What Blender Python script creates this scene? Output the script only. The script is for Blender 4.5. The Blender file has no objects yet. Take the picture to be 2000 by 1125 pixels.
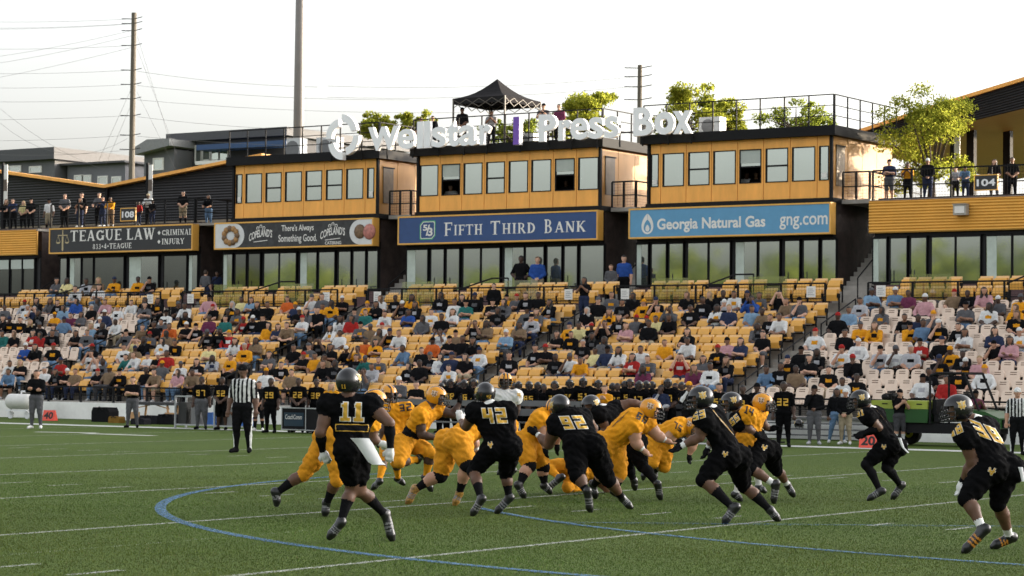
import bpy, bmesh, math, random
import numpy as np
from mathutils import Vector, Matrix
from mathutils.bvhtree import BVHTree
random.seed(7); RNG = np.random.default_rng(11)
R_ = math.radians
scene = bpy.context.scene
COL = scene.collection

# ------------------------------------------------------------------ camera (photo pixel frame 2000 x 1125)
FPX = 4630.0; PSI = R_(33.7); ROLL = .010; YH = 722.0
CAM = np.array([47.5, -55.6, 1.93])
_p = math.atan((YH - 562.5) / FPX)
F0 = np.array([-math.sin(PSI), math.cos(PSI), 0]); R0 = np.array([math.cos(PSI), math.sin(PSI), 0]); Z0 = np.array([0, 0, 1.])
FW = F0 * math.cos(_p) + Z0 * math.sin(_p); _u = Z0 * math.cos(_p) - F0 * math.sin(_p)
RT = R0 * math.cos(ROLL) + _u * math.sin(ROLL); UP = _u * math.cos(ROLL) - R0 * math.sin(ROLL)
cd = bpy.data.cameras.new('camera'); cam = bpy.data.objects.new('camera', cd); COL.objects.link(cam)
cd.sensor_width = 36; cd.lens = FPX / 2000 * 36; cd.clip_end = 5000; cd.clip_start = .5
cam.matrix_world = Matrix(((RT[0], UP[0], -FW[0], CAM[0]), (RT[1], UP[1], -FW[1], CAM[1]), (RT[2], UP[2], -FW[2], CAM[2]), (0, 0, 0, 1)))
cd.dof.use_dof = True; cd.dof.focus_distance = 31; cd.dof.aperture_fstop = 7
scene.camera = cam

# ------------------------------------------------------------------ sky, sun, exposure: low sun behind the stand on the right
SUN_AZ = R_(52); SUN_EL = R_(8.5)
w = bpy.data.worlds.new('World'); scene.world = w; w.use_nodes = True
nt = w.node_tree; nt.nodes.clear()
sky = nt.nodes.new('ShaderNodeTexSky'); sky.sky_type = 'NISHITA'; sky.sun_disc = False
sky.sun_elevation = R_(11); sky.sun_rotation = math.pi / 2 - SUN_AZ
sky.air_density = 1.0; sky.dust_density = 6.0; sky.ozone_density = 1.0
hsv = nt.nodes.new('ShaderNodeHueSaturation'); hsv.inputs['Saturation'].default_value = .22
bg = nt.nodes.new('ShaderNodeBackground'); bg.inputs['Strength'].default_value = .15
ow = nt.nodes.new('ShaderNodeOutputWorld')
nt.links.new(sky.outputs[0], hsv.inputs['Color']); nt.links.new(hsv.outputs[0], bg.inputs[0]); nt.links.new(bg.outputs[0], ow.inputs[0])
sl = bpy.data.lights.new('sun', 'SUN'); sl.energy = 2.0; sl.angle = R_(.6); sl.color = (1, .80, .55)
so = bpy.data.objects.new('sun', sl); COL.objects.link(so)
sd = Vector((math.cos(SUN_AZ) * math.cos(SUN_EL), math.sin(SUN_AZ) * math.cos(SUN_EL), math.sin(SUN_EL)))
so.rotation_euler = (-sd).to_track_quat('-Z', 'Y').to_euler()
scene.view_settings.view_transform = 'Standard'; scene.view_settings.look = 'None'
scene.view_settings.gamma = 1; scene.view_settings.use_curve_mapping = False
scene.view_settings.exposure = 2.25

# ------------------------------------------------------------------ pixel -> world helpers
def ray(x, y): return FW + RT * (x - 1000) / FPX - UP * (y - 562.5) / FPX
def onz(x, y, z=0.):
    r = ray(x, y); return CAM + r * ((z - CAM[2]) / r[2])
def onY(x, y, Y):
    r = ray(x, y); return CAM + r * ((Y - CAM[1]) / r[1])
def PX(x, Y, y=500): return float(onY(x, y, Y)[0])
def PZ(x, y, Y): return float(onY(x, y, Y)[2])
def proj(P):
    v = np.asarray(P, float) - CAM; d = v @ FW
    return 1000 + FPX * (v @ RT) / d, 562.5 - FPX * (v @ UP) / d, d

# ------------------------------------------------------------------ materials
def lin(h):
    h = h.lstrip('#'); c = [int(h[i:i + 2], 16) / 255 for i in (0, 2, 4)]
    return tuple(v / 12.92 if v <= .04045 else ((v + .055) / 1.055) ** 2.4 for v in c)
MATS = {}
def mat(name, col=None, rough=.75, var=.12, scale=6., bump=0., bscale=40., metal=0., spec=.4, coords='Object', emis=None, stretch=None, trans=0.):
    if name in MATS: return MATS[name]
    if isinstance(col, str): col = lin(col)
    m = bpy.data.materials.new(name); m.use_nodes = True; MATS[name] = m
    t = m.node_tree; b = t.nodes['Principled BSDF']
    b.inputs['Base Color'].default_value = (*col, 1); b.inputs['Roughness'].default_value = rough
    b.inputs['Metallic'].default_value = metal; b.inputs['Specular IOR Level'].default_value = spec
    tc = t.nodes.new('ShaderNodeTexCoord'); src = tc.outputs[coords]
    if stretch:
        mp = t.nodes.new('ShaderNodeMapping'); mp.inputs['Scale'].default_value = stretch
        t.links.new(src, mp.inputs[0]); src = mp.outputs[0]
    if var:
        n = t.nodes.new('ShaderNodeTexNoise'); n.inputs['Scale'].default_value = scale; n.inputs['Detail'].default_value = 5; n.inputs['Roughness'].default_value = .65
        t.links.new(src, n.inputs['Vector'])
        r = t.nodes.new('ShaderNodeMapRange'); r.inputs[1].default_value = .3; r.inputs[2].default_value = .7
        r.inputs[3].default_value = 1 - var; r.inputs[4].default_value = 1 + var
        mx = t.nodes.new('ShaderNodeVectorMath'); mx.operation = 'MULTIPLY'; mx.inputs[0].default_value = col
        t.links.new(n.outputs[0], r.inputs[0]); t.links.new(r.outputs[0], mx.inputs[1]); t.links.new(mx.outputs[0], b.inputs['Base Color'])
    if bump:
        n2 = t.nodes.new('ShaderNodeTexNoise'); n2.inputs['Scale'].default_value = bscale; n2.inputs['Detail'].default_value = 3
        bp = t.nodes.new('ShaderNodeBump'); bp.inputs['Strength'].default_value = bump; bp.inputs['Distance'].default_value = .02
        t.links.new(src, n2.inputs['Vector']); t.links.new(n2.outputs[0], bp.inputs['Height']); t.links.new(bp.outputs[0], b.inputs['Normal'])
    return m
def fabric(name, col, var=.16): return mat(name, col, .9, var, 9, .6, 14, spec=.2 if sum(col) > .1 else .03)
def paint(name, col, rough=.5, var=.08): return mat(name, col, rough, var, 3, .03, 60)

blk = mat('black_metal', (.010, .010, .011), .7, .1, 5, spec=.15); dkgrey = paint('charcoal_panel', (.028, .027, .029), .6)
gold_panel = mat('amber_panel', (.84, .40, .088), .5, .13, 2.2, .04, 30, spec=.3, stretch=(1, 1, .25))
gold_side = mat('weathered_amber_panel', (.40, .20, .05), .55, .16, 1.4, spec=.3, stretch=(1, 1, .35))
corr = mat('amber_corrugated', (.72, .38, .075), .5, .07, 2.)
concrete = mat('concrete', (.30, .28, .25), .9, .22, 1.6, .25, 18)
stepc = mat('stair_concrete', (.27, .25, .22), .9, .2, 3, .2, 18)
wallw = mat('painted_wall', (.78, .77, .74), .8, .16, .9, .05, 12)
stone = mat('brown_stone', (.050, .034, .030), .75, .45, 2.6, .3, 14)
sill = mat('mauve_block', (.115, .066, .066), .8, .25, 4., .2, 20)
white = paint('white_enamel', (.74, .74, .75), .4); offwhite = paint('print_white', (.72, .70, .66), .6)
seat_y = mat('yellow_seat_plastic', (.70, .355, .066), .42, .10, 2.5, spec=.4)
seat_t = mat('skylit_seat_back', (.76, .48, .215), .5, .10, 3., spec=.4)  # backrest tone kept paler to paint in sky light on upper surfaces
seat_c = mat('cream_seat_plastic', (.70, .56, .45), .5, .09, 2.5, spec=.4)
slot_m = mat('seat_slot', (.16, .10, .07), .8, 0)

# glass: dark reflective pane
def glass(name, col, rough=.04, mixf=.45):
    if name in MATS: return MATS[name]
    m = bpy.data.materials.new(name); m.use_nodes = True; MATS[name] = m
    t = m.node_tree; t.nodes.clear()
    o = t.nodes.new('ShaderNodeOutputMaterial'); mx = t.nodes.new('ShaderNodeMixShader'); mx.inputs[0].default_value = mixf
    d = t.nodes.new('ShaderNodeBsdfDiffuse'); g = t.nodes.new('ShaderNodeBsdfGlossy'); g.inputs['Roughness'].default_value = rough
    g.inputs['Color'].default_value = (.86, .93, .88, 1)
    tc = t.nodes.new('ShaderNodeTexCoord'); n = t.nodes.new('ShaderNodeTexNoise'); n.inputs['Scale'].default_value = 1.1; n.inputs['Detail'].default_value = 3
    cr = t.nodes.new('ShaderNodeValToRGB'); cr.color_ramp.elements[0].position = .35; cr.color_ramp.elements[1].position = .7
    cr.color_ramp.elements[0].color = (*[c * .55 for c in col], 1); cr.color_ramp.elements[1].color = (*col, 1)
    bp = t.nodes.new('ShaderNodeBump'); bp.inputs['Strength'].default_value = .05
    t.links.new(tc.outputs['Object'], n.inputs['Vector']); t.links.new(n.outputs[0], cr.inputs[0]); t.links.new(cr.outputs[0], d.inputs[0])
    t.links.new(n.outputs[0], bp.inputs['Height']); t.links.new(bp.outputs[0], g.inputs['Normal'])
    t.links.new(d.outputs[0], mx.inputs[1]); t.links.new(g.outputs[0], mx.inputs[2]); t.links.new(mx.outputs[0], o.inputs[0])
    return m
glass_lo = glass('suite_glass', (.10, .115, .10)); glass_hi = glass('press_glass', (.10, .11, .105), .05, .42); glass_dk = glass('dark_glass', (.03, .032, .026), .04, .22)
blind = mat('window_blind', (.42, .46, .42), .8, .05)
curtain = mat('pale_curtain', (.46, .52, .46), .8, .12, 3)

# ------------------------------------------------------------------ mesh builder
ORG = {}
class MB:
    def __init__(s): s.v = []; s.f = []; s.m = []
    def add(s, vs, fs, m=0):
        o = len(s.v); s.v += [tuple(map(float, v)) for v in vs]; s.f += [tuple(i + o for i in f) for f in fs]; s.m += [m] * len(fs); return s
    def box(s, a, b, m=0):
        (x0, y0, z0), (x1, y1, z1) = a, b
        return s.add([(x0, y0, z0), (x1, y0, z0), (x1, y1, z0), (x0, y1, z0), (x0, y0, z1), (x1, y0, z1), (x1, y1, z1), (x0, y1, z1)],
                     [(0, 3, 2, 1), (4, 5, 6, 7), (0, 1, 5, 4), (1, 2, 6, 5), (2, 3, 7, 6), (3, 0, 4, 7)], m)
    def bar(s, p, q, r, m=0, n=4, up=(0, 0, 1), r2=None):
        p = Vector(p); q = Vector(q); d = (q - p)
        if d.length < 1e-6: return s
        d.normalize(); u = Vector(up)
        if abs(d.dot(u)) > .95: u = Vector((1, 0, 0))
        a = d.cross(u).normalized(); b = a.cross(d)
        r2 = r if r2 is None else r2; vs = []
        for c, rr in ((p, r), (q, r2)):
            for i in range(n):
                t = 2 * math.pi * (i + .5) / n; k = rr * (1.414 if n == 4 else 1)
                vs.append(c + a * (math.cos(t) * k) + b * (math.sin(t) * k))
        fs = [(i, (i + 1) % n, n + (i + 1) % n, n + i) for i in range(n)] + [tuple(range(n - 1, -1, -1)), tuple(range(n, 2 * n))]
        return s.add(vs, fs, m)
    def path(s, pts, r, m=0, n=6):
        for a, b in zip(pts[:-1], pts[1:]): s.bar(a, b, r, m, n)
        return s
    def prism(s, pts, off, m=0):
        n = len(pts); off = Vector(off)
        vs = [Vector(p) for p in pts] + [Vector(p) + off for p in pts]
        return s.add(vs, [tuple(range(n - 1, -1, -1)), tuple(range(n, 2 * n))] + [(i, (i + 1) % n, n + (i + 1) % n, n + i) for i in range(n)], m)
    def lathe(s, c, prof, n=16, m=0, axis='z'):
        vs = []; fs = []
        for r, h in prof:
            for i in range(n):
                t = 2 * math.pi * i / n; x, y = r * math.cos(t), r * math.sin(t)
                vs.append((c[0] + x, c[1] + y, c[2] + h) if axis == 'z' else ((c[0] + h, c[1] + x, c[2] + y) if axis == 'x' else (c[0] + x, c[1] + h, c[2] + y)))
        for k in range(len(prof) - 1):
            for i in range(n): fs.append((k * n + i, k * n + (i + 1) % n, (k + 1) * n + (i + 1) % n, (k + 1) * n + i))
        fs += [tuple(range(n - 1, -1, -1)), tuple(range((len(prof) - 1) * n, len(prof) * n))]
        return s.add(vs, fs, m)
    def mesh(s, name, mats, origin, smooth=False):
        me = bpy.data.meshes.new(name)
        o = origin
        me.from_pydata([(v[0] - o[0], v[1] - o[1], v[2] - o[2]) for v in s.v], [], s.f)
        for mm in (mats if isinstance(mats, (list, tuple)) else [mats]): me.materials.append(mm)
        me.polygons.foreach_set('material_index', s.m)
        if smooth: me.polygons.foreach_set('use_smooth', [True] * len(s.f))
        me.update(); return me
    def build(s, name, mats, parent=None, smooth=False):
        if not s.v: return None
        if parent is None:
            a = np.array(s.v); lo, hi = a.min(0), a.max(0); o = ((lo[0] + hi[0]) / 2, (lo[1] + hi[1]) / 2, lo[2])
        else: o = ORG[parent.name]
        ob = bpy.data.objects.new(name, s.mesh(name, mats, o, smooth)); COL.objects.link(ob)
        if parent is None: ob.location = o
        else: ob.parent = parent
        ORG[ob.name] = o
        return ob
def tag(o, label=None, cat=None, group=None, kind=None):
    if label: o['label'] = label
    if cat: o['category'] = cat
    if group: o['group'] = group
    if kind: o['kind'] = kind
    return o
def thing(name, loc, label, cat, group=None):
    o = bpy.data.objects.new(name, None); COL.objects.link(o); o.location = loc; o.empty_display_size = .2
    ORG[o.name] = tuple(map(float, loc)); return tag(o, label, cat, group)
def box(name, a, b, m, parent=None): return MB().box(a, b).build(name, m, parent)
def link(name, me, parent=None, loc=(0, 0, 0), rz=0, sc=1):
    o = bpy.data.objects.new(name, me); COL.objects.link(o); o.location = loc; o.rotation_euler = (0, 0, rz); o.scale = (sc,) * 3
    if parent: o.parent = parent
    return o
def add_arrays(me, v, f):
    me.vertices.add(len(v)); me.vertices.foreach_set('co', np.asarray(v, np.float32).ravel())
    k = f.shape[1]; me.loops.add(len(f) * k); me.loops.foreach_set('vertex_index', f.astype(np.int32).ravel())
    me.polygons.add(len(f)); me.polygons.foreach_set('loop_start', np.arange(0, len(f) * k, k, dtype=np.int32))

# ------------------------------------------------------------------ text
def text_geo(txt, offset=0., extrude=0., shear=0.):
    c = bpy.data.curves.new('t', 'FONT'); c.body = txt; c.size = 1; c.offset = offset; c.extrude = extrude; c.resolution_u = 4; c.shear = shear
    o = bpy.data.objects.new('t', c); COL.objects.link(o)
    dg = bpy.context.evaluated_depsgraph_get(); me = bpy.data.meshes.new_from_object(o.evaluated_get(dg))
    v = np.array([x.co[:] for x in me.vertices]); f = [tuple(p.vertices) for p in me.polygons]
    bpy.data.objects.remove(o); bpy.data.curves.remove(c); bpy.data.meshes.remove(me)
    return v, f
def fit(v, x0, x1, z0, z1):
    lo, hi = v.min(0), v.max(0); out = v.copy()
    out[:, 0] = x0 + (v[:, 0] - lo[0]) / (hi[0] - lo[0]) * (x1 - x0); out[:, 1] = z0 + (v[:, 1] - lo[1]) / (hi[1] - lo[1]) * (z1 - z0); return out
def wall_text(mb, txt, x0, x1, z0, z1, Y, m=0, offset=.01, shear=0):
    v, f = text_geo(txt, offset, 0, shear); v = fit(v, x0, x1, z0, z1)
    mb.add([(a[0], Y, a[1]) for a in v], f, m)
def islands(n, faces):
    p = list(range(n))
    def fd(a):
        while p[a] != a: p[a] = p[p[a]]; a = p[a]
        return a
    for f in faces:
        for b in f[1:]:
            ra, rb = fd(f[0]), fd(b)
            if ra != rb: p[ra] = rb
    g = {}
    for i, f in enumerate(faces): g.setdefault(fd(f[0]), []).append(i)
    return list(g.values())

# rasterised glyphs: strokes as rectangles / arcs, used for serif signs and jersey numerals
def seg(x0, y0, x1, y1, w): return ('l', x0, y0, x1, y1, w)
T_, t_ = .17, .085
def sv(x, w=T_, y0=0, y1=1, top=1, bot=1):
    o = [seg(x, y0, x, y1, w)]
    if bot: o.append(seg(x - w * .5 - .09, y0 + .025, x + w * .5 + .09, y0 + .025, .05))
    if top: o.append(seg(x - w * .5 - .09, y1 - .025, x + w * .5 + .09, y1 - .025, .05))
    return o
SER = {
 'T': (.8, sv(.4, top=0) + [seg(.03, .955, .77, .955, .09), seg(.06, .8, .06, 1, .06), seg(.74, .8, .74, 1, .06)]),
 'E': (.7, sv(.2) + [seg(.2, .955, .66, .955, .09), seg(.2, .045, .68, .045, .09), seg(.2, .5, .52, .5, t_), seg(.64, .8, .64, 1, .06), seg(.66, 0, .66, .2, .06), seg(.52, .38, .52, .62, .05)]),
 'F': (.66, sv(.2) + [seg(.2, .955, .64, .955, .09), seg(.2, .5, .52, .5, t_), seg(.62, .78, .62, 1, .06), seg(.52, .38, .52, .62, .05)]),
 'A': (.84, [seg(.14, 0, .42, 1, t_), seg(.42, 1, .7, 0, T_), seg(.24, .33, .6, .33, t_), seg(.0, .025, .28, .025, .05), seg(.54, .025, .86, .025, .05)]),
 'G': (.82, [('a', .43, .5, .37, .46, 40, 322, T_), seg(.7, .06, .7, .44, T_), seg(.54, .44, .84, .44, .06), seg(.72, .72, .72, .96, .06)]),
 'C': (.76, [('a', .43, .5, .37, .46, 42, 318, T_), seg(.72, .70, .72, .96, .06), seg(.72, .05, .72, .24, .05)]),
 'U': (.84, [seg(.2, .3, .2, 1, T_), seg(.68, .3, .68, 1, t_), ('a', .44, .33, .26, .31, 180, 360, .12), seg(.03, .975, .37, .975, .05), seg(.54, .975, .82, .975, .05)]),
 'L': (.66, sv(.2) + [seg(.2, .045, .63, .045, .09), seg(.62, 0, .62, .24, .06)]),
 'W': (1.12, [seg(.14, 1, .35, 0, T_), seg(.35, 0, .56, .9, t_), seg(.52, 1, .76, 0, T_), seg(.76, 0, .97, 1, t_), seg(0, .975, .3, .975, .05), seg(.4, .975, .66, .975, .05), seg(.84, .975, 1.1, .975, .05)]),
 'R': (.8, sv(.2, top=0) + [seg(.08, .965, .42, .965, .07), seg(.2, .5, .42, .5, .07), ('a', .42, .73, .22, .25, -90, 90, .14), seg(.4, .5, .7, .0, T_), seg(.62, .025, .82, .025, .05)]),
 'I': (.4, sv(.2)), 'H': (.86, sv(.2) + sv(.66) + [seg(.2, .5, .66, .5, t_)]),
 'M': (1.02, sv(.18, t_) + sv(.84) + [seg(.2, 1, .5, .1, T_), seg(.5, .1, .82, 1, t_)]),
 'N': (.88, sv(.18, t_, bot=1) + sv(.7, t_, bot=0) + [seg(.18, 1, .7, 0, T_)]),
 'J': (.5, [seg(.3, .2, .3, 1, T_), ('a', .14, .2, .16, .18, 180, 360, .12), seg(.12, .975, .48, .975, .05)]),
 'Y': (.8, [seg(.12, 1, .4, .45, T_), seg(.68, 1, .4, .45, t_), seg(.4, 0, .4, .5, T_), seg(.24, .025, .56, .025, .05), seg(0, .975, .28, .975, .05), seg(.54, .975, .8, .975, .05)]),
 'D': (.84, sv(.2, top=0, bot=0) + [seg(.06, .965, .4, .965, .07), seg(.06, .035, .4, .035, .07), ('a', .38, .5, .36, .47, -90, 90, T_)]),
 'B': (.76, sv(.2, top=0, bot=0) + [seg(.06, .965, .4, .965, .07), seg(.06, .035, .42, .035, .07), seg(.2, .52, .4, .52, .07), ('a', .4, .74, .2, .23, -90, 90, .14), ('a', .42, .27, .24, .245, -90, 90, .15)]),
 'K': (.84, sv(.2) + [seg(.24, .42, .66, 1, t_), seg(.36, .56, .72, 0, T_), seg(.56, .975, .8, .975, .05), seg(.58, .025, .86, .025, .05)]),
 '8': (.62, [('a', .31, .74, .2, .22, 0, 360, .12), ('a', .31, .27, .25, .25, 0, 360, .13)]),
 '3': (.6, [('a', .27, .74, .2, .22, -90, 150, .12), ('a', .27, .27, .25, .25, -150, 90, .13)]),
 '4': (.64, [seg(.44, 0, .44, 1, .15), seg(.44, 1, .06, .3, .08), seg(.04, .28, .62, .28, .09)]),
 '+': (.5, [seg(.25, .3, .25, .7, .12), seg(.07, .5, .43, .5, .12)]), ' ': (.34, []),
}
_L, _R, _B, _Tt, _M = .11, .51, .1, .9, .5
def dg(*k):
    q = {'T': (_L, _Tt, _R, _Tt), 'B': (_L, _B, _R, _B), 'M': (_L, _M, _R, _M), 'l': (_L, _M, _L, _Tt), 'k': (_L, _B, _L, _M), 'r': (_R, _M, _R, _Tt), 'j': (_R, _B, _R, _M)}
    return (.74, [('s', *q[c], .185) for c in k])
DIG = {'0': dg(*'TBlkrj'), '1': (.56, [('s', .27, .1, .27, .9, .2), ('s', .14, .08, .42, .08, .16), ('s', .16, .82, .27, .82, .14)]), '2': dg(*'TrMkB'), '3': dg(*'TrMjB'), '4': dg(*'lMrj'), '5': dg(*'TlMjB'),
       '6': dg(*'TlkMjB'), '7': dg(*'Trj'), '8': dg(*'TBMlkrj'), '9': dg(*'TlMrjB'),
       '*': (.9, [('s', .18, .82, .42, .2, .16), ('s', .70, .82, .45, .2, .16), ('s', .1, .55, .76, .55, .12)]), 'P': (3.4, [('s', .35, .5, 2.95, .5, .62), ('s', .15, .62, 3.15, .62, .3)])}
def raster(text, table, n=36, dil=0., gap=.06):
    W = sum(table[c][0] + gap for c in text) + 2 * dil + .1; h = 1. / n
    xs = np.arange(-.05 - dil, W, h) + h / 2; ys = np.arange(-dil - .02, 1 + dil + .02, h) + h / 2
    X, Y = np.meshgrid(xs, ys); M = np.zeros(X.shape, bool); x = 0
    for c in text:
        wd, ops = table[c]
        for o in ops:
            if o[0] in 'ls':
                _, x0, y0, x1, y1, wv = o; x0 += x; x1 += x
                dx, dy = x1 - x0, y1 - y0; L = math.hypot(dx, dy) or 1e-6; dx /= L; dy /= L
                a = (X - x0) * dx + (Y - y0) * dy; b = -(X - x0) * dy + (Y - y0) * dx; e = wv / 2 if o[0] == 's' else 0
                M |= (a > -e - dil) & (a < L + e + dil) & (abs(b) < wv / 2 + dil)
            else:
                _, cx, cy, rx, ry, t0, t1, wv = o; cx += x
                ex, ey = (X - cx), (Y - cy); rr = np.hypot(ex / rx, ey / ry); ang = np.degrees(np.arctan2(ey / ry, ex / rx))
                k = ((ang - t0) % 360) <= (t1 - t0)
                thick = wv * (.55 + .45 * abs(np.cos(np.radians(ang))))
                M |= k & (rr < 1 + dil / rx) & (rr > 1 - thick / min(rx, ry) - dil / rx)
        x += wd + gap
    return M, xs, ys, h, x
def wall_serif(mb, txt, x0, x1, z0, z1, Y, m=0, n=34):
    M, xs, ys, h, W = raster(txt, SER, n); sx = (x1 - x0) / W; sz = z1 - z0
    for j in range(len(ys)):
        i = 0; row = M[j]
        while i < len(row):
            if row[i]:
                k = i
                while k < len(row) and row[k]: k += 1
                a, b = x0 + (xs[i] - h / 2) * sx, x0 + (xs[k - 1] + h / 2) * sx; c, d = z0 + (ys[j] - h / 2) * sz, z0 + (ys[j] + h / 2) * sz
                mb.add([(a, Y, c), (b, Y, c), (b, Y, d), (a, Y, d)], [(0, 1, 2, 3)], m); i = k
            else: i += 1
# ------------------------------------------------------------------ field
def field_material():
    m = bpy.data.materials.new('turf'); m.use_nodes = True; t = m.node_tree; b = t.nodes['Principled BSDF']; b.inputs['Roughness'].default_value = .9; b.inputs['Specular IOR Level'].default_value = .15
    tc = t.nodes.new('ShaderNodeTexCoord'); g = tc.outputs['Object']
    def noise(sc, det=6, st=None):
        n = t.nodes.new('ShaderNodeTexNoise'); n.inputs['Scale'].default_value = sc; n.inputs['Detail'].default_value = det; n.inputs['Roughness'].default_value = .7
        if st:
            mp = t.nodes.new('ShaderNodeMapping'); mp.inputs['Scale'].default_value = st; t.links.new(g, mp.inputs[0]); t.links.new(mp.outputs[0], n.inputs['Vector'])
        else: t.links.new(g, n.inputs['Vector'])
        return n
    a = noise(.22, 4); c = noise(5., 8); e = noise(42., 3)
    r1 = t.nodes.new('ShaderNodeValToRGB'); cr = r1.color_ramp
    cr.elements[0].position = .30; cr.elements[0].color = (.031, .054, .0064, 1); cr.elements[1].position = .72; cr.elements[1].color = (.070, .108, .0132, 1)
    mxn = t.nodes.new('ShaderNodeMath'); mxn.operation = 'MULTIPLY_ADD'; mxn.inputs[1].default_value = .38
    ad = t.nodes.new('ShaderNodeMath'); ad.operation = 'MULTIPLY_ADD'; ad.inputs[1].default_value = .40
    ml = t.nodes.new('ShaderNodeMath'); ml.operation = 'MULTIPLY'; ml.inputs[1].default_value = .24
    t.links.new(a.outputs[0], ml.inputs[0]); t.links.new(c.outputs[0], ad.inputs[0]); t.links.new(ml.outputs[0], ad.inputs[2]); t.links.new(e.outputs[0], mxn.inputs[0]); t.links.new(ad.outputs[0], mxn.inputs[2])
    t.links.new(mxn.outputs[0], r1.inputs[0]); t.links.new(r1.outputs[0], b.inputs['Base Color'])
    bp = t.nodes.new('ShaderNodeBump'); bp.inputs['Strength'].default_value = .8; bp.inputs['Distance'].default_value = .05
    t.links.new(mxn.outputs[0], bp.inputs['Height']); t.links.new(bp.outputs[0], b.inputs['Normal'])
    return m
turf = field_material()
tag(MB().add([(-400, -300, 0), (400, -300, 0), (400, 900, 0), (-400, 900, 0)], [(0, 1, 2, 3)]).build('ground', turf), kind='structure')

def worn(name, col, lo=.38, hi=.62, sc=16.):   # worn paint: transparent where the grass has grown through
    m = bpy.data.materials.new(name); m.use_nodes = True; t = m.node_tree; b = t.nodes['Principled BSDF']; b.inputs['Base Color'].default_value = (*col, 1); b.inputs['Roughness'].default_value = .9
    tc = t.nodes.new('ShaderNodeTexCoord'); n = t.nodes.new('ShaderNodeTexNoise'); n.inputs['Scale'].default_value = sc; n.inputs['Detail'].default_value = 6; n.inputs['Roughness'].default_value = .75
    r = t.nodes.new('ShaderNodeMapRange'); r.inputs[1].default_value = lo; r.inputs[2].default_value = hi
    t.links.new(tc.outputs['Object'], n.inputs['Vector']); t.links.new(n.outputs[0], r.inputs[0]); t.links.new(r.outputs[0], b.inputs['Alpha'])
    return m
pw = worn('worn_white_paint', (.36, .38, .33)); pb = worn('worn_blue_paint', (.06, .15, .27)); pside = worn('sideline_paint', (.42, .43, .41), .15, .4)
YARD = [33.2 - 5.4 * i for i in range(12)]
DASH = [(x, -27.75) for x in np.arange(8.2, 42, 1.1)] + [(x, -16.) for x in np.arange(3, 40, 1.1)] + [(30.9, -39.3), (29.6, -39.3), (32., -39.3)]
C1 = (37.71, -20.47, 16.27); C2 = (40.53, -15.2, 17.62)
def near_yard(x): return min(abs(x - v) for v in YARD)
DASH = [d for d in DASH if near_yard(d[0]) > .35]
def paint_at(x, y):
    """0 grass, 1 white, 2 blue, 3 faint white"""
    k = np.zeros(x.shape, int)
    for v in YARD: k[(abs(x - v) < .055) & (y < 0)] = 1
    k[(abs(x - 29.9) < .05) & (y < -33.5) & (y > -40)] = 3
    k[(abs(x - 30.4) < .04) & (y < -15) & (y > -22)] = 3
    for a, b in DASH: k[(abs(x - a) < .05) & (abs(y - b) < .36)] = 1
    r = np.hypot(x - C1[0], y - C1[1]); k[(abs(r - C1[2]) < .075) & (x < 37) & (y < -20.5)] = 2
    r = np.hypot(x - C2[0], y - C2[1]); k[(abs(r - C2[2]) < .06) & (x > 28.6) & (y < -20)] = 2
    q = (x - 31.33) / (36.22 - 31.33); k[(abs(y - (-30.36 + q * 3.41)) < .035) & (q > 0) & (q < 2)] = 2
    return k
def strip(pts, wd, z, mb):
    pts = [Vector((p[0], p[1], 0)) for p in pts]; L = []; R = []
    for i, p in enumerate(pts):
        d = (pts[min(i + 1, len(pts) - 1)] - pts[max(i - 1, 0)]).normalized(); n = Vector((-d.y, d.x, 0)) * wd
        L.append((p.x + n.x, p.y + n.y, z)); R.append((p.x - n.x, p.y - n.y, z))
    k = len(pts); mb.add(L + R, [(i, k + i, k + i + 1, i + 1) for i in range(k - 1)])
    return mb
for v in YARD: tag(strip([(v, -48), (v, 0)], .055, .004, MB()).build('yard_line', pw), kind='structure')
for a, b in DASH:
    x, y, d = proj((a, b, 0))
    if -60 < x < 2060 and y < 1150: tag(strip([(a, b - .36), (a, b + .36)], .05, .004, MB()).build('hash_mark', pw), kind='structure')
arc = lambda c, a0, a1: [(c[0] + c[2] * math.cos(R_(t)), c[1] + c[2] * math.sin(R_(t))) for t in np.arange(a0, a1, 2.)]
tag(strip(arc(C1, 180, 276), .075, .008, MB()).build('blue_circle_line', pb), kind='structure')
tag(strip(arc(C2, 228, 280), .06, .012, MB()).build('blue_arc_line', pb), kind='structure')
tag(strip([(31.33, -30.36), (41.1, -23.54)], .035, .016, MB()).build('blue_straight_line', pb), kind='structure')
tag(MB().add([(-50, -.25, .004), (60, -.25, .004), (60, .75, .004), (-50, .75, .004)], [(0, 1, 2, 3)]).build('sideline', pside), kind='structure')
mb = MB()
for (x0, y0), (x1, y1) in [((70, 844), (190, 846)), ((165, 847), (300, 851.5))]:
    a = onz(x0, y0); b = onz(x1, y1); strip([a, b], .22, .008, mb)
tag(mb.build('faded_field_number', worn('number_paint', (.42, .43, .40), .25, .5)), kind='structure')

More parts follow.
